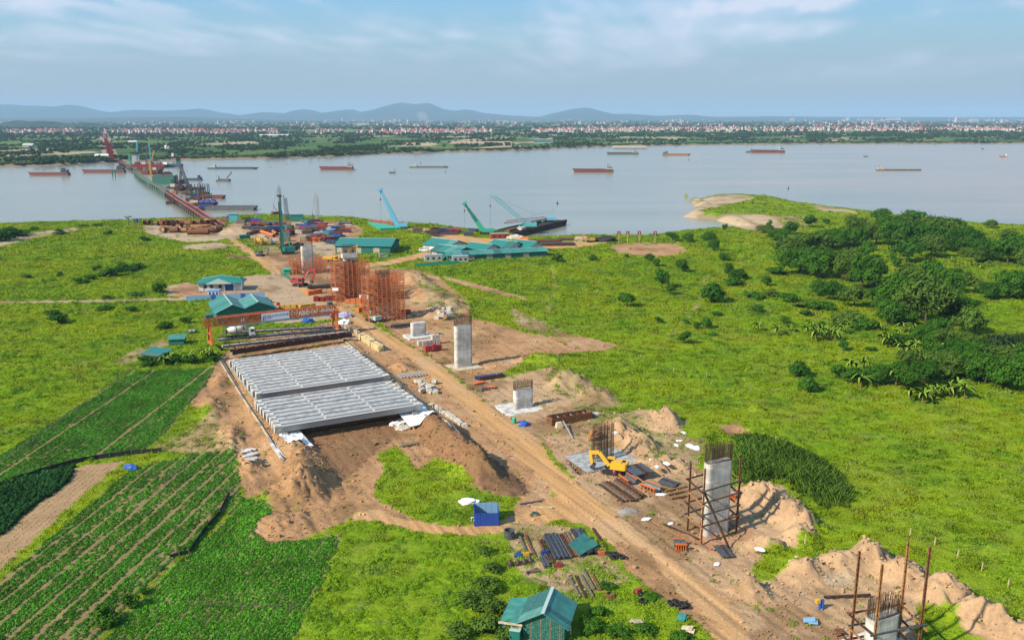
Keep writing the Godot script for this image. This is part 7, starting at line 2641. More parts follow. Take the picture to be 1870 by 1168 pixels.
func a_row(called: String, label: String, cat: String, group: String, pa: Array, pb: Array, n: int, s: Vector3, m: Material):
	var a := G(pa[0], pa[1])
	var b := G(pb[0], pb[1])
	for i in n:
		var p := a.lerp(b, float(i) / (n - 1))
		p.y = ground(p.x, p.z)
		p += Vector3(rng.randf_range(-0.3, 0.3), 0, rng.randf_range(-0.3, 0.3))
		single(rock_mesh(300 + i % 4, s), called, m, label, cat, p, heading(b - a) + rng.randf_range(-0.15, 0.15), group)

# ---------------------------------------------------------------- people
func body_mesh(arm: float, stride: float) -> Array:
	# one continuous figure 1.7 m tall from tapered capsules joined by a smooth minimum, meshed as surface nets
	var b := []
	var add := func(p: Vector3, q: Vector3, r0: float, r1: float): b.append([p, q, r0, r1])
	add.call(Vector3(0, 0.92, 0), Vector3(0, 1.18, 0), 0.145, 0.125)
	add.call(Vector3(0, 1.18, 0), Vector3(0, 1.36, 0), 0.135, 0.12)
	add.call(Vector3(-0.15, 1.39, 0), Vector3(0.15, 1.39, 0), 0.075, 0.075)
	add.call(Vector3(0, 1.42, 0), Vector3(0, 1.52, 0.01), 0.055, 0.05)
	add.call(Vector3(0, 1.57, 0.01), Vector3(0, 1.63, 0.0), 0.085, 0.095)
	for s in [-1.0, 1.0]:
		var k := Vector3(s * 0.1, 0.49, stride * s * 0.5)
		add.call(Vector3(s * 0.09, 0.88, 0), k, 0.098, 0.065)
		var f := Vector3(s * 0.11, 0.08, stride * s)
		add.call(k, f, 0.062, 0.045)
		add.call(f + Vector3(0, -0.03, 0), f + Vector3(0, -0.04, 0.14), 0.045, 0.038)
		var el := Vector3(s * 0.25, 1.12, arm * 0.3)
		add.call(Vector3(s * 0.18, 1.38, 0), el, 0.055, 0.045)
		var ha := Vector3(s * 0.24, 0.9 + arm * 0.25, 0.05 + arm * 0.55)
		add.call(el, ha, 0.042, 0.032)
		add.call(ha, ha + (ha - el).normalized() * 0.12, 0.034, 0.022)
	var lo := Vector3(-0.4, -0.05, -0.4)
	var c := 0.032
	var n := Vector3i(26, 57, 32)
	var val := PackedFloat32Array()
	val.resize(n.x * n.y * n.z)
	for i in n.x:
		for j in n.y:
			for k in n.z:
				var p := lo + Vector3(i, j, k) * c
				var d := 1.0
				for q in b:
					var ab: Vector3 = q[1] - q[0]
					var t := clampf((p - q[0]).dot(ab) / ab.length_squared(), 0, 1)
					var e: float = p.distance_to(q[0] + ab * t) - lerpf(q[2], q[3], t)
					var h := clampf(0.5 + 0.5 * (d - e) / 0.03, 0, 1)
					d = lerpf(d, e, h) - 0.03 * h * (1.0 - h)
				val[(i * n.y + j) * n.z + k] = d
	var at := func(i, j, k): return val[(i * n.y + j) * n.z + k]
	var vert := {}
	for i in n.x - 1:
		for j in n.y - 1:
			for k in n.z - 1:
				var s := Vector3.ZERO
				var m := 0
				var inside := 0
				for u in 8:
					if at.call(i + (u & 1), j + ((u >> 1) & 1), k + (u >> 2)) < 0.0: inside += 1
				if inside == 0 or inside == 8: continue
				for e in [[0, 1], [2, 3], [4, 5], [6, 7], [0, 2], [1, 3], [4, 6], [5, 7], [0, 4], [1, 5], [2, 6], [3, 7]]:
					var pa := Vector3(i + (e[0] & 1), j + ((e[0] >> 1) & 1), k + (e[0] >> 2))
					var pb := Vector3(i + (e[1] & 1), j + ((e[1] >> 1) & 1), k + (e[1] >> 2))
					var da: float = at.call(int(pa.x), int(pa.y), int(pa.z))
					var db: float = at.call(int(pb.x), int(pb.y), int(pb.z))
					if (da < 0.0) != (db < 0.0):
						s += pa.lerp(pb, da / (da - db))
						m += 1
				vert[Vector3i(i, j, k)] = lo + s / m * c
	var quads := []
	for i in range(1, n.x - 1):
		for j in range(1, n.y - 1):
			for k in range(1, n.z - 1):
				var d0: float = at.call(i, j, k)
				for ax in 3:
					var d1: float = at.call(i + int(ax == 0), j + int(ax == 1), k + int(ax == 2))
					if (d0 < 0.0) == (d1 < 0.0): continue
					var q := []
					for w in [[0, 0], [-1, 0], [-1, -1], [0, -1]]:
						var o := [Vector3i(0, w[0], w[1]), Vector3i(w[1], 0, w[0]), Vector3i(w[0], w[1], 0)][ax] as Vector3i
						q.append(vert.get(Vector3i(i, j, k) + o))
					if q.has(null): continue
					if d0 < 0.0: q.reverse()
					q.reverse()
					quads.append(q)
	return quads

func people():
	var poses := [body_mesh(0.2, 0.12), body_mesh(0.9, 0.05)]
	var m := mat("clothes", Color(1, 1, 1), 0.85)
	m.vertex_color_use_as_albedo = true
	var list := [[1121, 871, 0, Vector3(0.5, 0.04, 0.16), Vector3(0.05, 0.06, 0.1), "person in pink shirt standing below the yellow excavator"], [726, 762, 1, Vector3(0.12, 0.16, 0.14), Vector3(0.05, 0.05, 0.06), "person in dark clothes below the front girder"], [792, 748, 0, Vector3(0.03, 0.04, 0.1), Vector3(0.03, 0.03, 0.05), "person in navy clothes beside the roadside rail"], [800, 752, 1, Vector3(0.4, 0.4, 0.38), Vector3(0.1, 0.1, 0.1), "person in pale shirt beside the roadside rail"], [705, 597, 0, Vector3(0.05, 0.12, 0.3), Vector3(0.04, 0.05, 0.09), "person in blue standing by the short telescopic crane"], [447, 456, 0, Vector3(0.2, 0.2, 0.22), Vector3(0.05, 0.05, 0.05), "person walking beside the access road"], [382, 622, 1, Vector3(0.25, 0.25, 0.2), Vector3(0.05, 0.05, 0.06), "person working behind the mixer truck"], [1100, 848, 0, Vector3(0.03, 0.06, 0.16), Vector3(0.02, 0.03, 0.06), "person in dark blue at the wet footing's edge"]]
	for q in list:
		var g := geo(true)
		for w in poses[q[2]]:
			var y: float = (w[0].y + w[2].y) / 2
			var xx: float = absf(w[0].x)
			var c: Vector3 = q[4]
			if y < 0.09: c = Vector3(0.03, 0.03, 0.03)
			elif y > 0.9 and y < 1.45: c = q[3]
			if (y > 1.45 and y < 1.6) or (xx > 0.2 and y < 1.0 and y > 0.7): c = Vector3(0.36, 0.2, 0.13)
			if y >= 1.6: c = Vector3(0.6, 0.45, 0.05)
			g.tint = Color(c.x, c.y, c.z)
			g.quad(w[0], w[1], w[2], w[3])
		single(g, "person", m, q[5], "person", G(q[0], q[1]) + (Vector3(0, 1.6, 0) if q[0] == 382 else Vector3.ZERO), rng.randf() * TAU)

# ---------------------------------------------------------------- the river: vessels, trestle, platforms
func barge(x0: float, x1: float, py: float, hull_px: float, m: Material, label: String, cabin_right: bool, cabin_m: Material, cargo: Material = null, beam_w := 9.0, called := "cargo_boat", deck_y := -1.0):
	# hull with raked bow and low stern, hatch coaming, cargo, wheelhouse with windows and mast
	var a := W(x0, py)
	var b := W(x1, py)
	b.z = a.z
	var l := absf(b.x - a.x)
	var q := a.length() / F
	var h: float = maxf(hull_px * q, 0.8) if deck_y < 0 else deck_y
	var o := thing(called, label, "boat", (a + b) / 2, 0.0 if cabin_right else PI)
	var bow := minf(l * 0.09, 7.0)
	var g := geo()
	# plan outline, bow towards local -x
	var w := beam_w / 2
	var low := [Vector3(l / 2, -0.5, w * 0.9), Vector3(l / 2, -0.5, -w * 0.9), Vector3(-l / 2 + bow * 1.4, -0.5, -w), Vector3(-l / 2 + bow * 0.7, -0.5, 0), Vector3(-l / 2 + bow * 1.4, -0.5, w)]
	var top := [Vector3(l / 2, h * 1.05, w * 0.9), Vector3(l / 2, h * 1.05, -w * 0.9), Vector3(-l / 2 + bow, h, -w), Vector3(-l / 2, h * 1.35, 0), Vector3(-l / 2 + bow, h, w)]
	for i in 5:
		var j := (i + 1) % 5
		g.quad(low[i], low[j], top[j], top[i])
	for i in [1, 2, 3]: g.tri(top[0], top[i], top[i + 1])
	part(g, "hull", m, o)
	g = geo()
	var cx0 := -l / 2 + bow * 1.3
	var cx1 := l / 2 - minf(l * 0.2, 14.0)
	for s in [-1.0, 1.0]: g.b(Vector3((cx0 + cx1) / 2, h + 0.35, s * w * 0.78), Vector3(cx1 - cx0, 0.7, 0.25))
	for x in [cx0, cx1]: g.b(Vector3(x, h + 0.35, 0), Vector3(0.25, 0.7, w * 1.56))
	part(g, "coaming", m, o)
	if cargo:
		g = geo()
		g.b(Vector3((cx0 + cx1) / 2, h + 0.4, 0), Vector3((cx1 - cx0) * 0.96, 0.9, w * 1.4), 0.0, 0.9)
		part(g, "cargo", cargo, o)
	if cabin_m:
		var cl := minf(l * 0.15, 10.0)
		var ch := maxf(2.4, h * 1.2)
		g = geo()
		g.b(Vector3(l / 2 - cl * 0.65, h + ch / 2, 0), Vector3(cl, ch, w * 1.4))
		g.b(Vector3(l / 2 - cl * 0.9, h + ch + 1.0, 0), Vector3(cl * 0.45, 2.0, w * 1.1))
		var cab := part(g, "wheelhouse", cabin_m, o)
		g = geo()
		g.b(Vector3(l / 2 - cl * 0.65, h + ch * 0.62, w * 0.71), Vector3(cl * 0.85, ch * 0.28, 0.08))
		g.b(Vector3(l / 2 - cl * 0.9, h + ch + 1.2, w * 0.56), Vector3(cl * 0.38, 0.8, 0.08))
		part(g, "window_band", M.glass_dark, cab)
		g = geo()
		g.tube(Vector3(l / 2 - cl * 0.4, h + ch, 0), Vector3(l / 2 - cl * 0.4, h + ch + 3.5, 0), 0.12, 0.08, 6)
		part(g, "mast", M.steel_dark, o)
	return o

func flat_barge(px0: float, px1: float, py: float, depth: float, m: Material, label: String, h := 2.2, turn := 0.0) -> Node3D:
	var a := W(px0, py)
	var b := W(px1, py)
	b.z = a.z
	var l := absf(b.x - a.x)
	var o := thing("work_barge", label, "barge", (a + b) / 2 - Vector3(0, 0, depth / 2), turn)
	var g := geo()
	g.prism(PackedVector2Array([Vector2(-l / 2 + 2, -0.5), Vector2(l / 2 - 2, -0.5), Vector2(l / 2, h), Vector2(-l / 2, h)]), Transform3D(Basis(), Vector3(0, 0, -depth / 2)), depth)
	part(g, "hull", m, o)
	for s in [-1.0, 1.0]:
		g = geo()
		g.b(Vector3(0, h + 0.3, s * (depth / 2 - 0.3)), Vector3(l * 0.98, 0.6, 0.2))
		part(g, "bulwark", m, o)
	for i in 4:
		g = geo()
		g.tube(Vector3(-l * 0.42 + i * l * 0.28, h, depth * 0.4), Vector3(-l * 0.42 + i * l * 0.28, h + 1.0, depth * 0.4), 0.3, 0.3, 8)
		part(g, "bollard", M.steel_dark, o)
	return o

func trestle(pts: Array, m: Material, rail_m: Material, label: String, deck: float, step: float):
	var w := []
	for q in pts: w.append(P(q[0], q[1], deck))
	var o := thing("access_trestle", label, "trestle", Vector3(w[0].x, 0, w[0].z))
	var base := Vector3(w[0].x, 0, w[0].z)
	for i in w.size() - 1:
		var a: Vector3 = w[i] - base
		var b: Vector3 = w[i + 1] - base
		var d := (b - a).normalized()
		var e := Vector3(-d.z, 0, d.x)
		var n := maxi(1, int(a.distance_to(b) / step))
		for k in n:
			var p := a.lerp(b, float(k) / n)
			var q := a.lerp(b, float(k + 1) / n)
			var g := geo()
			g.beam(p - Vector3(0, 0.5, 0), q - Vector3(0, 0.5, 0), 4.2, 0.9)
			part(g, "deck_span", m, o)
			for s in [-1.0, 1.0]:
				g = geo()
				g.tube(Vector3(p.x, -6.5, p.z) + e * s * 2.2, p + e * s * 2.2 - Vector3(0, 0.9, 0), 0.55, 0.55, 8)
				part(g, "pile", M.rust_dark if rail_m != M.trestle_green else M.trestle_green, o)
				g = geo()
				g.beam(p + e * s * 2.5 + Vector3(0, 1.1, 0), q + e * s * 2.5 + Vector3(0, 1.1, 0), 0.2, 0.3)
				g.beam(p + e * s * 2.5 + Vector3(0, 0.5, 0), q + e * s * 2.5 + Vector3(0, 0.5, 0), 0.15, 0.2)
				g.beam(p + e * s * 2.5, p + e * s * 2.5 + Vector3(0, 1.2, 0), 0.2)
				part(g, "railing", rail_m, o)
	return o

func build_river():
	barge(50, 126, 320, 4.0, M.hull_red, "low red-brown cargo boat with blue wheelhouse, alone below the far meadow", true, M.dark_blue_ship)
	barge(148, 228, 315, 4.0, M.hull_red, "red-brown cargo boat carrying two posts near the trestle", true, M.dark_blue_ship)
	barge(380, 473, 308, 2.0, M.dark_blue_ship, "long low blue-grey barge with small stern house beyond the trestle", false, M.cabin)
	barge(582, 645, 309.5, 4.5, M.hull_red, "dark red cargo boat with pale wheelhouse in mid river", true, M.cabin)
	barge(748, 820, 305.5, 1.6, M.hull_grey, "deep-laden grey boat lying almost awash", false, M.cabin, M.cargo_sand)
	barge(1045, 1120, 314, 5.0, M.hull_red, "big brick-red cargo boat riding high in mid river", true, M.cabin)
	barge(1107, 1166, 281.5, 3.0, M.hull_grey, "reddish-grey cargo boat near the far shore", true, M.cabin, M.red_dull)
	barge(1210, 1262, 283.5, 2.6, M.rust_light, "orange-brown sand boat with green wheelhouse near the far shore", false, M.trestle_green, M.cargo_sand)
	barge(1370, 1433, 278.5, 4.0, M.hull_red, "red cargo boat with cluttered deck and long wheelhouse near the far shore", true, M.cabin, M.red_dull)
	barge(1362, 1372, 278.3, 2.0, M.hull_grey, "small tug at the bow of the red cluttered boat", true, M.cabin, null, 4.0)
	barge(1601, 1685, 311, 1.6, M.hull_grey, "long low grey boat with tan wheelhouse alone on the open river", false, M.wall_tan, M.cargo_sand)
	barge(710, 722, 316, 1.6, M.hull_grey, "tiny covered boat between the red and grey boats", true, M.cabin, null, 4.0)
	barge(1825, 1840, 286.5, 1.2, M.rust_light, "small orange boat near the far shore beyond all others", true, M.white, null, 4.0)
	barge(1577, 1586, 286, 0.8, M.hull_grey, "tiny dark skiff in the open river near the grey boat", true, null, null, 3.0)
	barge(1792, 1797, 272, 0.9, M.hull_grey, "tiny dark skiff close under the far bank", true, null, null, 3.0)
	# dredger
	var o: Node3D = barge(395, 422, 330.5, 2.6, M.hull_grey, "small dredger with raised boom moored off the trestle", false, M.cabin, null, 7.0, "dredger")
	var g := geo()
	truss(g, Vector3(-4, 3, 0), Vector3(-11, 11, 0), 0.9, 0.9, 8, 0.2)
	part(g, "boom", M.red_dull, o)
	# buoys
	for q in [[493, 305], [640, 306], [648, 311], [523, 301], [813, 314], [1018, 372], [1440, 345], [1258, 292], [1285, 292], [768, 298]]:
		var b := W(q[0], q[1])
		o = thing("river_buoy", "small dark channel buoy floating alone", "buoy", b, 0.0, "channel buoys")
		g = geo()
		g.lathe([[0.0, -0.5], [0.9, -0.3], [1.0, 0.4], [0.5, 0.8], [0.15, 2.2], [0.0, 2.2]], Transform3D(), 10)
		part(g, "float", M.rust_light if int(q[0]) % 2 else M.black, o)
		g = geo()
		g.tube(Vector3(0, 2.0, 0), Vector3(0, 3.2, 0), 0.1, 0.1, 6)
		part(g, "topmark", M.black, o)
	# trestle: pink-red near part, green middle, rust far end
	trestle([[404, 412], [372, 394], [348, 378], [325, 364], [303, 349]], M.rust_dark, M.pink_red, "pink-red access trestle running out from the near bank", 1.2, 12.0)
	trestle([[303, 348], [288, 339], [270, 330], [256, 321], [246, 312]], M.wood_grey, M.trestle_green, "curved green middle span of the access trestle", 2.0, 14.0)
	trestle([[244, 307], [236, 303], [226, 298], [217, 293]], M.rust, M.rust_dark, "rust-brown far end of the access trestle", 1.6, 16.0)
	# work barges along the trestle
	flat_barge(372, 465, 384, 11.0, M.hull_grey, "long pale grey barge moored beside the red trestle", 2.6)
	o = flat_barge(345, 407, 363, 10.0, M.hull_red, "dark red barge beyond the pile cluster", 2.4)
	flat_barge(316, 368, 349, 12.0, M.rust_dark, "black-brown deck barge under the grey crane", 3.0)
	o = flat_barge(338, 390, 377, 12.0, M.rust_dark, "dark pontoon carrying blue tanks and pile guides", 2.2)
	for i in 4:
		g = geo()
		g.tube(Vector3(-6 + i * 5.0, 3.6, 3.0), Vector3(-2 + i * 5.0, 3.6, 3.0), 1.4, 1.4, 10)
		part(g, "tank", M.blue_deep if i > 0 else M.wall_tan, o)
	for i in 5:
		g = geo()
		g.b(Vector3(-9 + i * 4.2, 3.6, -2.0), Vector3(3.4, 2.6 + (i % 2), 3.4))
		part(g, "deck_house", [M.wall_tan, M.red_dull, M.wood_grey, M.steel_grey, M.red_dull][i], o)
	# steel casings standing in the river, tops at their rows in the photo
	for q in [[347, 337], [351, 338], [356, 336], [362, 335], [366, 334], [371, 335], [375, 336], [379, 335], [382, 336], [349, 345], [358, 346], [385, 352]]:
		var f := W(q[0] + 2, 366 + (q[0] - 347) * 0.12)
		g = geo()
		var hh := height_to(f, q[1])
		g.tube(Vector3(0, -2, 0), Vector3(-hh * 0.03, hh, 0), 0.42, 0.42, 8)
		single(g, "steel_casing", M.steel_dark, "tall slim steel casing standing in the pile cluster", "casing", f, 0.0, "casings of the pile cluster")
	# green cofferdam
	var c := W(302, 336)
	o = thing("cofferdam", "green sheet-walled cofferdam beside the curved trestle", "cofferdam", c, 0.1)
	for s in [-1.0, 1.0]:
		for i in 8:
			g = geo()
			g.b(Vector3(-10.5 + i * 3.0, 4.5, s * 9), Vector3(2.95, 10, 0.4))
			part(g, "sheet", M.trestle_green, o)
	for s in [-1.0, 1.0]:
		for i in 6:
			g = geo()
			g.b(Vector3(s * 12, 4.5, -7.5 + i * 3.0), Vector3(0.4, 10, 2.95))
			part(g, "sheet", M.teal_dark, o)
	g = geo()
	g.b(Vector3(0, 9.0, 0), Vector3(23, 0.4, 17))
	part(g, "deck", M.rust_dark, o)
	# deck clutter and platforms further along
	o = flat_barge(242, 290, 316, 16.0, M.rust, "brown working platform at the trestle bend", 4.0)
	for i in 6:
		g = geo()
		g.b(Vector3(-18 + i * 7.0, 5.6, rng.randf_range(-5, 5)), Vector3(5, 3.2, 4))
		part(g, "deck_load", [M.roof_teal, M.red_dull, M.wood_grey, M.dark_blue_ship, M.stone_pale, M.rust_dark][i], o)
	o = flat_barge(238, 300, 306, 16.0, M.red_dull, "long dark red platform below the far pier", 4.5)
	for i in 6:
		g = geo()
		g.b(Vector3(-30 + i * 11.0, 6.2, rng.randf_range(-5, 5)), Vector3(6, 3.6, 5))
		part(g, "deck_load", [M.turquoise, M.red_dull, M.stone_pale, M.dark_blue_ship, M.wood_grey, M.white][i], o)
	flat_barge(292, 330, 305, 12.0, M.dark_blue_ship, "blue-grey barge linked to the far platform", 4.0)
	barge(332, 368, 329, 2.4, M.dark_blue_ship, "dark blue tug boat beside the green cofferdam", true, M.dark_blue_ship, null, 8.0, "tug_boat")
	barge(303, 318, 372, 3.0, M.rust_dark, "small rusty work boat tied to the upstream side of the red trestle", true, M.wood_grey, null, 6.0, "work_boat")
	# pier in the river, far side
	c = W(248, 299)
	o = thing("river_pier", "grey river pier head with dark formwork at the far platform", "bridge pier", c, 0.2)
	g = geo()
	g.b(Vector3(0, 8, 0), Vector3(11, 17, 5))
	part(g, "shaft", M.concrete, o)
	g = geo()
	g.b(Vector3(2, 18, 0), Vector3(18, 3.5, 8))
	part(g, "form", M.steel_dark, o)
	g = geo()
	g.b(Vector3(-9, 8, 1), Vector3(3, 15, 4))
	part(g, "hoist_tower", M.green_crane, o)
	c = W(326, 303)
	o = thing("river_pier", "river pier with projecting dark travelling form on top", "bridge pier", c, 0.2)
	g = geo()
	g.b(Vector3(0, 4, 0), Vector3(6, 16, 5))
	part(g, "shaft", M.trestle_green, o)
	g = geo()
	g.b(Vector3(2, 13.5, 0), Vector3(22, 3, 9))
	part(g, "travelling_form", M.rust_dark, o)
	g = geo()
	g.b(Vector3(-8, 17, 0), Vector3(3, 6, 3))
	part(g, "white_silo", M.white, o)
	# tower cranes and leaning booms over the far works
	for q in [[250, 299, 250, 259, "turquoise", "turquoise tower mast over the far platform", 2.2], [268, 299, 267, 264, "steel_grey", "grey tower mast beside the turquoise one", 1.6], [276, 300, 271, 258, "turquoise", "turquoise boom leaning over the far landing", 1.6], [277, 328, 273, 293, "yellow_dull", "yellow mast on the working platform at the bend", 2.0], [345, 346, 328, 300, "steel_grey", "grey lattice boom leaning over the cofferdam", 2.4], [330, 349, 330, 312, "rust_dark", "dark vertical leader on the black deck barge", 1.6], [319, 360, 324, 353, "rust_light", "short orange boom beside the red trestle", 1.2], [277, 300, 281, 274, "yellow_dull", "short yellow mast behind the far platform", 1.6], [197, 290, 196, 258, "red_dull", "red tower mast at the far landing", 2.6], [203, 287, 203, 262, "red_dull", "second red tower mast at the far landing", 2.2]]:
		var f := W(q[0], q[1])
		f.y = -0.5
		var tp := at_depth(q[2], q[3], f.z)
		o = thing("lattice_mast", q[5], "mast crane", f)
		g = geo()
		truss(g, Vector3.ZERO, tp - f, q[6], q[6], 16, q[6] * 0.15)
		part(g, "lattice", M[q[4]], o)
		g = geo()
		g.b(Vector3(0, 0.8, 0), Vector3(5, 3.2, 4))
		part(g, "base_house", M[q[4]], o)
	for q in [[205, 322], [210, 323]]:
		var f := W(q[0], q[1])
		g = geo()
		g.tube(Vector3(0, -2, 0), Vector3(0, height_to(f, q[1] - 13), 0), 0.8, 0.8, 8)
		single(g, "mooring_pile", M.trestle_green, "green mooring pile standing off the trestle", "pile", f, 0.0, "mooring piles")
	# barge with two cranes at the right-hand landing
	var la := W(903, 437)
	var lb := W(1018, 409)
	var half := la.distance_to(lb) / 2
	o = thing("work_barge", "long dark barge moored at the bank under two cranes", "barge", (la + lb) / 2, heading(lb - la))
	g = geo()
	g.prism(PackedVector2Array([Vector2(-half + 3, -0.5), Vector2(half - 3, -0.5), Vector2(half, 3.2), Vector2(-half, 3.2)]), Transform3D(Basis(), Vector3(0, 0, -8)), 16)
	part(g, "hull", M.rust_dark, o)
	for s in [-1.0, 1.0]:
		g = geo()
		g.b(Vector3(0, 3.6, s * 7.7), Vector3(half * 1.96, 0.8, 0.3))
		part(g, "bulwark", M.steel_dark, o)
	for i in 7:
		g = geo()
		g.b(Vector3(-half * 0.8 + i * half * 0.24, 3.9, rng.randf_range(-4, 4)), Vector3(half * 0.22, 1.6, 1.2 + (i % 3) * 1.4))
		part(g, "deck_load", [M.wood, M.rust, M.stone_pale, M.turquoise, M.rust_dark, M.steel_dark, M.green_crane][i], o)
	# jetty barges at the left-hand yard
	o = flat_barge(455, 520, 404, 12.0, M.dark_blue_ship, "blue-grey jetty barge under the upright crane", 2.2)
	for i in 6:
		g = geo()
		g.b(Vector3(-12 + i * 5, 3.0, rng.randf_range(-3, 3)), Vector3(4.5, 2.0 + (i % 2) * 1.4, 3))
		part(g, "deck_load", [M.red_dull, M.blue_deep, M.red, M.steel_dark, M.rust, M.blue_deep][i], o)
	# more gear crowding the works along the trestle
	var gear := ["rust_dark", "red_dull", "steel_dark", "dark_blue_ship", "wood_grey", "trestle_green", "rust", "stone_pale", "blue_deep"]
	for i in 30:
		var t := rng.randf()
		var px := lerpf(262, 372, t) + rng.randf_range(0, 34)
		var py := lerpf(314, 380, t) + rng.randf_range(-5, 4)
		var p := W(px, py)
		var cn: String = gear[i % gear.size()]
		o = thing("deck_gear", "%s %s on the pontoons along the trestle" % [cn.replace("_", " ").replace("red dull", "dull red").replace("wood grey", "grey-brown").replace("rust dark", "dark rusty").replace("dark blue ship", "slate-blue").replace("trestle green", "dark green").replace("stone pale", "pale").replace("blue deep", "deep blue").replace("steel dark", "black").replace("rust dark", "dark rusty"), ["pile frame", "winch house", "plate stack"][i % 3]], "deck gear", p, rng.randf_range(-0.5, 0.5), "gear along the trestle")
		g = geo()
		g.b(Vector3(0, 0.6, 0), Vector3(13, 2.2, 8))
		part(g, "pontoon", M.rust_dark, o)
		g = geo()
		if i % 3 == 0: truss(g, Vector3(0, 1.7, 0), Vector3(rng.randf_range(-2, 2), rng.randf_range(7, 14), 0), 1.4, 1.4, 6, 0.24)
		elif i % 3 == 1: g.b(Vector3(0, 3.2, 0), Vector3(5, 3.0, 4))
		else:
			for k in 4: g.b(Vector3(rng.randf_range(-1, 1), 2.0 + k * 0.5, 0), Vector3(rng.randf_range(6, 10), 0.45, 3))
		part(g, ["pile_frame", "winch_house", "plates"][i % 3], M[cn], o)
	casings()
	fences()

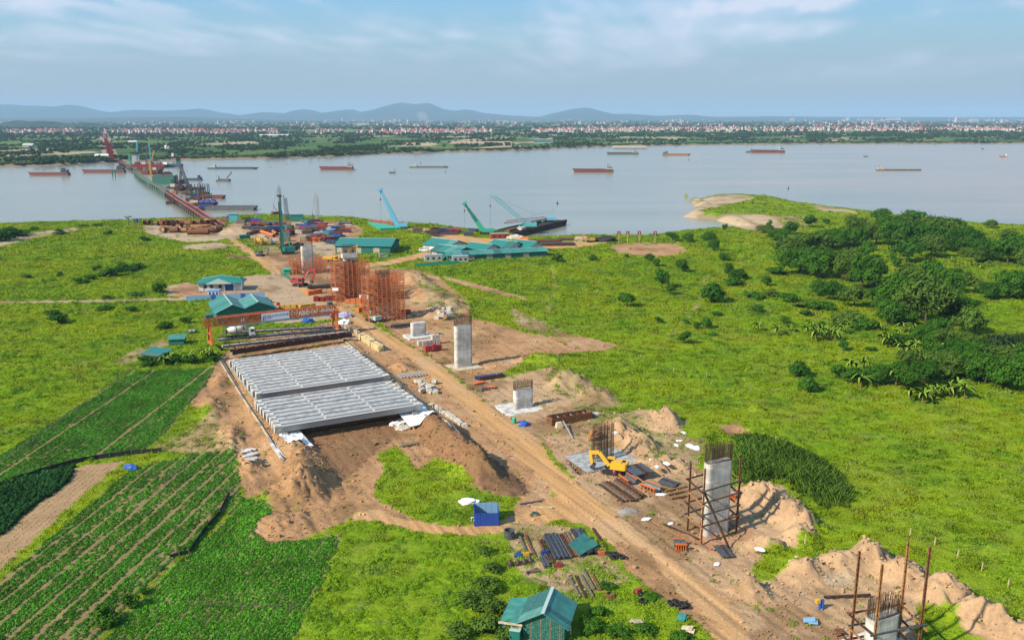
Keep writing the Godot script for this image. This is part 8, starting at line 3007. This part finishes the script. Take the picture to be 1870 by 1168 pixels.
func casings():
	# big rusty pile casings heaped at the trestle head
	var spots := []
	for i in 15: spots.append([268 + i * 8.5 + rng.randf_range(-3, 3), 413 - rng.randf_range(0, 3), rng.randf_range(2.0, 3.2), rng.randf_range(-1.3, 1.3)])
	for i in 13: spots.append([300 + i * 8.5 + rng.randf_range(-3, 3), 422 + rng.randf_range(-2, 3), rng.randf_range(2.0, 3.0), rng.randf_range(-1.2, 1.2)])
	for q in [[368, 420, 2.6, 0.1], [376, 425, 2.4, 0.15], [362, 428, 2.4, 0.1]]: spots.append(q)
	var nth := 0
	for q in spots:
		var p := G(q[0], q[1])
		var g := geo()
		var r: float = q[2] * 0.72
		var l: float = rng.randf_range(3.0, 7.0) if nth < 28 else 13.0
		g.pipe(Vector3(-l / 2, r, 0), Vector3(l / 2, r + rng.randf_range(-0.2, 0.6), 0), r, 0.12, 16)
		single(g, "pile_casing", [M.rust, M.rust_light, M.rust][nth % 3], ["rust-brown", "orange rusty", "brown rusty"][nth % 3] + " open steel pile casing heaped at the trestle head", "pile casing", p, q[3], "pile casings at the trestle head")
		nth += 1
	for q in [[452, 430, 474, 422, "rust"], [473, 424, 500, 433, "orange"], [505, 430, 497, 424, "rust_light"]]:
		var a := G(q[0], q[1])
		var b := G(q[2], q[3])
		var g := geo()
		g.pipe(Vector3(0, 1.0, 0), b - a + Vector3(0, 1.0, 0), 1.0, 0.1, 14)
		single(g, "long_pipe", M[q[4]], {"rust": "rust-brown", "orange": "bright orange", "rust_light": "tan"}[q[4]] + " long steel pipe lying by the blue tanks", "pipe", a)
	for q in [[512, 455, 530, 448], [520, 458, 545, 447], [530, 459, 552, 449]]:
		var a := G(q[0], q[1])
		var b := G(q[2], q[3])
		var g := geo()
		g.pipe(Vector3(0, 0.9, 0), b - a + Vector3(0, 0.9, 0), 0.9, 0.1, 14)
		single(g, "dark_pipe", M.rust_dark, "dark steel pipe behind the drilling rig", "pipe", a, 0.0, "dark pipes behind the rig")
	# green girder sections and red lattice lying on the bank
	for i in 7:
		var a := G(674 + i * 4.5, 409 + i * 0.6)
		var b := G(696 + i * 6.0, 421 - i * 0.2)
		var g := geo()
		g.beam(Vector3(0, 0.8, 0), b - a + Vector3(0, 0.8, 0), 1.5, 1.5)
		single(g, "green_section", M.green_crane, "bright green steel section laid side by side on the bank", "steel section", a, 0.0, "green sections on the bank")
	var ra := G(676, 407)
	var o := thing("red_lattice", "red lattice boom lying on the bank behind the green sections", "lattice boom", ra)
	var g := geo()
	truss(g, Vector3(0, 0.8, 0), G(730, 413) - ra + Vector3(0, 0.8, 0), 1.6, 1.6, 14, 0.25)
	part(g, "lattice", M.pink_red, o)
	# containers, tanks and scrap crowding the riverside yard
	var cols := ["red_dull", "blue_deep", "rust", "steel_grey", "red", "dark_blue_ship", "wood_grey", "steel_dark", "stone_pale", "trestle_green", "rust_dark", "pink_red"]
	var word := {"red_dull": "dull red", "blue_deep": "deep blue", "rust": "rust-brown", "steel_grey": "grey", "red": "dark red", "dark_blue_ship": "slate-blue", "wood_grey": "grey-brown", "steel_dark": "black", "stone_pale": "pale", "trestle_green": "dark green", "rust_dark": "dark rusty", "pink_red": "pinkish red"}
	var spots2 := [[455, 415], [468, 411], [482, 413], [497, 411], [512, 412], [470, 420], [486, 421], [500, 423], [547, 413], [558, 409], [568, 413], [580, 411], [590, 414], [553, 419], [563, 421], [575, 418], [586, 420], [597, 423], [560, 427], [572, 426], [584, 429], [598, 431], [610, 429], [588, 437], [600, 440], [612, 437], [622, 434], [578, 434], [570, 441], [604, 445], [440, 408], [452, 405], [606, 416], [617, 419], [420, 402], [410, 405]]
	for i in 34: spots2.append([rng.randf_range(445, 640), rng.randf_range(406, 440)])
	for i in 10: spots2.append([rng.randf_range(745, 870), rng.randf_range(420, 430)])
	for i in spots2.size():
		var q: Array = spots2[i]
		var cn: String = cols[i % cols.size()]
		var p := G(q[0], q[1])
		o = thing("yard_load", "%s %s crowding the riverside yard" % [word[cn], ["container", "steel frame stack", "plate stack"][i % 3]], ["container", "frame stack", "plate stack"][i % 3], p, rng.randf_range(-0.6, 0.6), "loads in the riverside yard")
		if i % 3 == 0:
			g = geo()
			g.b(Vector3(0, 1.3, 0), Vector3(6.2, 2.6, 2.6))
			part(g, "shell", M[cn], o)
			g = geo()
			for k in 6: g.b(Vector3(-2.6 + k * 1.04, 1.3, 1.34), Vector3(0.14, 2.4, 0.08))
			part(g, "rib", M[cn], o)
		elif i % 3 == 1:
			for k in 5:
				g = geo()
				truss(g, Vector3(-4 + rng.randf_range(-1, 1), 0.15 + (k / 2) * 1.1, -1.4 + (k % 2) * 1.5), Vector3(4, 0.15 + (k / 2) * 1.1, -1.2 + (k % 2) * 1.5), 1.0, 0.9, 6, 0.16)
				part(g, "frame", M[cols[(i + k) % cols.size()]] if k % 3 == 0 else M[cn], o)
		else:
			for k in 8:
				g = geo()
				g.box(Transform3D(Basis(Vector3.UP, rng.randf_range(-0.2, 0.2)), Vector3(rng.randf_range(-0.6, 0.6), 0.16 + k * 0.26, rng.randf_range(-0.4, 0.4))), Vector3(rng.randf_range(4, 8), 0.22, rng.randf_range(1.0, 2.4)))
				part(g, "plate", M[cols[(i + k * 5) % cols.size()]] if k % 4 == 0 else M[cn], o)
	for q in [[542, 404, "roof_teal", "teal shed box at the yard's water edge", 9.0, 5.0], [427, 405, "turquoise", "turquoise and blue frame hut by the trestle head", 6.0, 6.0], [612, 421, "blue_deep", "small blue container on the grass edge of the yard", 4.5, 3.0], [624, 414, "teal_dark", "small green box on the grass edge of the yard", 4.0, 3.2], [503, 421, "blue_deep", "row of blue tanks beside the sand heap", 11.0, 3.0], [604, 428, "blue_panel", "pale blue tilted container at the yard edge", 5.0, 3.4], [577, 441, "orange", "orange pump rig in the yard", 5.0, 2.2]]:
		o = thing("yard_hut", q[3], "hut", G(q[0], q[1]), 0.15)
		g = geo()
		g.b(Vector3(0, q[5] * 0.45, 0), Vector3(q[4], q[5] * 0.9, 4.0))
		part(g, "wall", M[q[2]], o)
		g = geo()
		g.b(Vector3(0, q[5] * 0.95, 0), Vector3(q[4] + 0.6, 0.3, 4.8))
		part(g, "roof", M[q[2]], o)
	# pile stacks by the right-hand landing
	for q in [[1020, 447, 7, 20.0, "dark sheet piles stacked along the landing road"], [1000, 441, 5, 16.0, "rusty sheet piles stacked near the moored barge"], [1045, 438, 5, 18.0, "black pipes stacked at the landing"], [820, 428, 6, 12.0, "dark scrap beams on the bank between two cranes"], [790, 424, 5, 10.0, "grey scrap beams near the blue crane"]]:
		stack("steel_stack", q[4], "steel stack", [q[0], q[1]], q[2], q[3], 0.8, 0.6, Vector3(1, 0, -0.1).normalized(), 1.1, [M.rust_dark, M.steel_dark, M.rust], 2, 0.3)
	for q in [[1105, 440, 5.0, 3.0, "net_black", "black tarpaulin heap at the edge of the sand plate"], [1062, 438, 4.0, 2.0, "cargo_sand", "tan sand heap at the landing"], [942, 436, 3.6, 2.4, "stone_pale", "pale sand sacks beside the moored barge"], [957, 440, 3.0, 2.4, "scaffold_orange", "orange sand heap beside the moored barge"]]:
		var s := single(bag_mesh(int(q[0]), q[2], q[3]), "bank_heap", M[q[4]], q[5], "heap", G(q[0], q[1]))
		s.scale = Vector3(1.5, 1, 1)

func fences():
	var g: Geo
	# red notice boards on banded posts at the waterside
	var k := 0
	for q in [[1130, 445], [1146, 446], [1167, 446], [1196, 444]]:
		var b := G(q[0], q[1])
		var h := height_to(b, 425)
		var o := thing("river_sign", ["red waterway board on banded post next to the black heap", "red waterway board on banded post, second from the black heap", "red waterway board on banded post, third from the black heap", "red waterway board on banded post next to the trees"][k], "sign", b, 0.0, "waterway boards")
		k += 1
		for i in 8:
			g = geo()
			g.tube(Vector3(0, h * i / 9.0 - 0.1, 0), Vector3(0, h * (i + 1) / 9.0 - 0.1, 0), 0.11, 0.11, 8)
			part(g, "post_band", M.white if i % 2 else M.red, o)
		g = geo()
		g.b(Vector3(0, h, 0), Vector3(1.9, 1.9, 0.15))
		var bd := part(g, "board", M.red_dull, o)
		g = geo()
		g.b(Vector3(0, h, 0.1), Vector3(0.25, 1.0, 0.04))
		part(g, "mark", M.white, bd)
	# fence round the left field, thin rails and stakes
	var line := func(px: Array, gap: float, h: float, label: String, post_m: Material, rail: bool, net: Material, group := ""):
		var w := []
		for q in px: w.append(G(q[0], q[1]))
		var o := thing("stake_fence", label, "fence", w[0], 0.0, group)
		for i in w.size() - 1:
			var a: Vector3 = w[i]
			var b: Vector3 = w[i + 1]
			var n := maxi(1, int(a.distance_to(b) / gap))
			for j in n:
				var p := a.lerp(b, float(j) / n)
				var q := a.lerp(b, float(j + 1) / n)
				p.y = ground(p.x, p.z)
				q.y = ground(q.x, q.z)
				p -= w[0]
				q -= w[0]
				g = geo()
				g.beam(p - Vector3(0, 0.2, 0), p + Vector3(rng.randf_range(-0.1, 0.1), h * rng.randf_range(0.9, 1.15), rng.randf_range(-0.1, 0.1)), 0.09)
				part(g, "stake", post_m, o)
				if rail:
					g = geo()
					g.beam(p + Vector3(0, h * 0.8, 0), q + Vector3(0, h * 0.8, 0), 0.03)
					g.beam(p + Vector3(0, h * 0.4, 0), q + Vector3(0, h * 0.4, 0), 0.03)
					part(g, "rail", post_m, o)
				if net:
					g = geo()
					g.beam(p + Vector3(0, h * 0.48, 0), q + Vector3(0, h * 0.48 + rng.randf_range(-0.1, 0.1), 0), 0.05, h * 0.95)
					part(g, "net", net, o)
	line.call([[250, 672], [180, 722], [110, 772], [60, 808], [0, 848], [-60, 890]], 1.6, 1.3, "stake fence along the upper edge of the fenced field", M.wood_grey, true, null)
	line.call([[295, 825], [240, 830], [180, 838], [130, 848], [70, 865], [20, 880]], 2.0, 1.1, "black net fence between the fenced field and the ploughed strip", M.wood_grey, true, M.net_black)
	line.call([[350, 826], [345, 840], [330, 858], [292, 888]], 1.6, 1.1, "short stake fence across the striped field", M.wood_grey, true, null)
	line.call([[285, 897], [340, 900], [400, 898], [435, 903]], 1.8, 1.1, "brushwood fence below the green patch", M.wood_grey, true, null)
	line.call([[418, 905], [400, 940], [370, 975], [345, 1012], [310, 1020]], 1.5, 0.9, "dark ragged fence between striped and dense fields", M.wood_grey, true, M.net_black)
	line.call([[350, 1108], [420, 1110], [440, 1112], [560, 1114]], 2.0, 1.2, "thin stick fence low in the dense field", M.wood_grey, true, null)
	line.call([[1130, 640], [1170, 655], [1230, 680], [1300, 700], [1370, 715], [1440, 735]], 7.0, 1.4, "thin white-post fence line crossing the open meadow", M.wood_pale, false, null)
	line.call([[385, 655], [392, 672], [360, 720], [320, 770], [300, 800], [280, 818]], 2.2, 1.2, "stake fence between the fenced field and the dirt bank", M.wood_grey, true, null)
	# lone white survey stakes
	for q in [[1416, 805], [1430, 812], [1662, 978], [1707, 995], [1749, 1018], [1793, 1042], [1841, 1072], [1290, 690], [1470, 990]]:
		var b := G(q[0], q[1])
		g = geo()
		g.beam(Vector3(0, -0.2, 0), Vector3(0.05, 1.5, 0.03), 0.12)
		single(g, "survey_stake", M.wood_pale, "pale survey stake standing in the tall grass", "stake", b, 0.0, "survey stakes")
	# light mast and frame hut on the left bank
	var b := G(235, 412)
	var o := thing("light_mast", "lamp mast with ring of floodlights on the bank beside the casings", "mast", b)
	g = geo()
	var h := height_to(b, 393)
	g.tube(Vector3.ZERO, Vector3(0, h, 0), 0.3, 0.18, 8)
	part(g, "pole", M.steel_grey, o)
	for i in 5:
		g = geo()
		g.b(Vector3(cos(i * 1.25) * 1.6, h - 1.0 - (i % 2), sin(i * 1.25) * 1.6), Vector3(1.2, 0.6, 0.5))
		part(g, "floodlight", M.steel_dark, o)
	b = G(252, 420)
	o = thing("watch_stand", "dark timber frame stand overgrown by creepers on the bank beside the casings", "frame stand", b)
	for s in [[-2, -1.5], [2, -1.5], [-2, 1.5], [2, 1.5]]:
		g = geo()
		g.beam(Vector3(s[0], 0, s[1]), Vector3(s[0] * 0.8, 7.0, s[1] * 0.8), 0.3)
		part(g, "post", M.wood_grey, o)
	g = geo()
	g.b(Vector3(0, 5.2, 0), Vector3(4.4, 0.3, 3.4))
	g.b(Vector3(-1, 6.4, 0), Vector3(2.0, 2.0, 2.4))
	part(g, "platform", M.dark_blue_ship, o)
	# blue generator by the near pier
	o = thing("blue_pump", "upright blue pump set with yellow head near the pier stub", "pump", G(1497, 1112), 0.2)
	for i in 2:
		g = geo()
		g.tube(Vector3(i * 0.45, 0, 0), Vector3(i * 0.45, 1.6, 0), 0.22, 0.22, 10)
		part(g, "cylinder", M.tarp_blue, o)
	g = geo()
	g.b(Vector3(-0.4, 1.4, 0), Vector3(0.6, 0.6, 0.5))
	part(g, "head", M.yellow, o)
	for q in [[1372, 1068, "blue_panel", "pale blue plate stuck in the small dirt heap"], [1478, 1135, "blue_panel", "bent pale panel on the dirt between pump and pier stub"], [1533, 1155, "rust", "rusty crate on the dirt before the pier stub"], [1245, 1130, "roof_teal_faded", "teal and grey sheets in the weeds by the road"], [1165, 1138, "wood_pale", "pale boards in the weeds beside the near shed"], [1255, 1150, "wood_pale", "tan box in the weeds by the road"]]:
		g = geo()
		g.box(Transform3D(Basis(Vector3(0, 0, 1), 0.25), Vector3(0, 0.35, 0)), Vector3(1.7, 0.12, 1.1))
		g.box(Transform3D(Basis(Vector3(1, 0, 0), 0.3), Vector3(0.5, 0.3, 0.4)), Vector3(1.3, 0.1, 0.8))
		single(g, "scrap_sheet", M[q[2]], q[3], "panel", G(q[0], q[1]), rng.randf() * TAU)
	g = geo()
	g.beam(G(1505, 1094) + Vector3(0, 0.4, 0), G(1590, 1090) + Vector3(0, 0.4, 0), 0.3)
	single(g, "long_waler", M.rust_dark, "double dark beam lying from the pump towards the pier stub", "steel beam")
	for q in [[1448, 1031], [1463, 1030]]:
		single(bag_mesh(int(q[0]), 0.9, 0.9), "cut_log", M.wood_pale, "pale stump-like boulder on the dirt ridge", "boulder", G(q[0], q[1]), 0.0, "pale boulders on the ridge")

func _ready():
	rng.seed = 7
	materials()
	setting_light()
	layout()
	build_ground()
	build_water()
	print("ground ", Time.get_ticks_msec())
	build_far()
	build_piers()
	build_girders()
	build_gantry()
	build_mixer()
	build_machines()
	print("site ", Time.get_ticks_msec())
	build_buildings()
	build_goods()
	print("goods ", Time.get_ticks_msec())
	build_river()
	build_clods()
	build_grass()
	build_fields()
	build_trees()
	print("plants ", Time.get_ticks_msec())
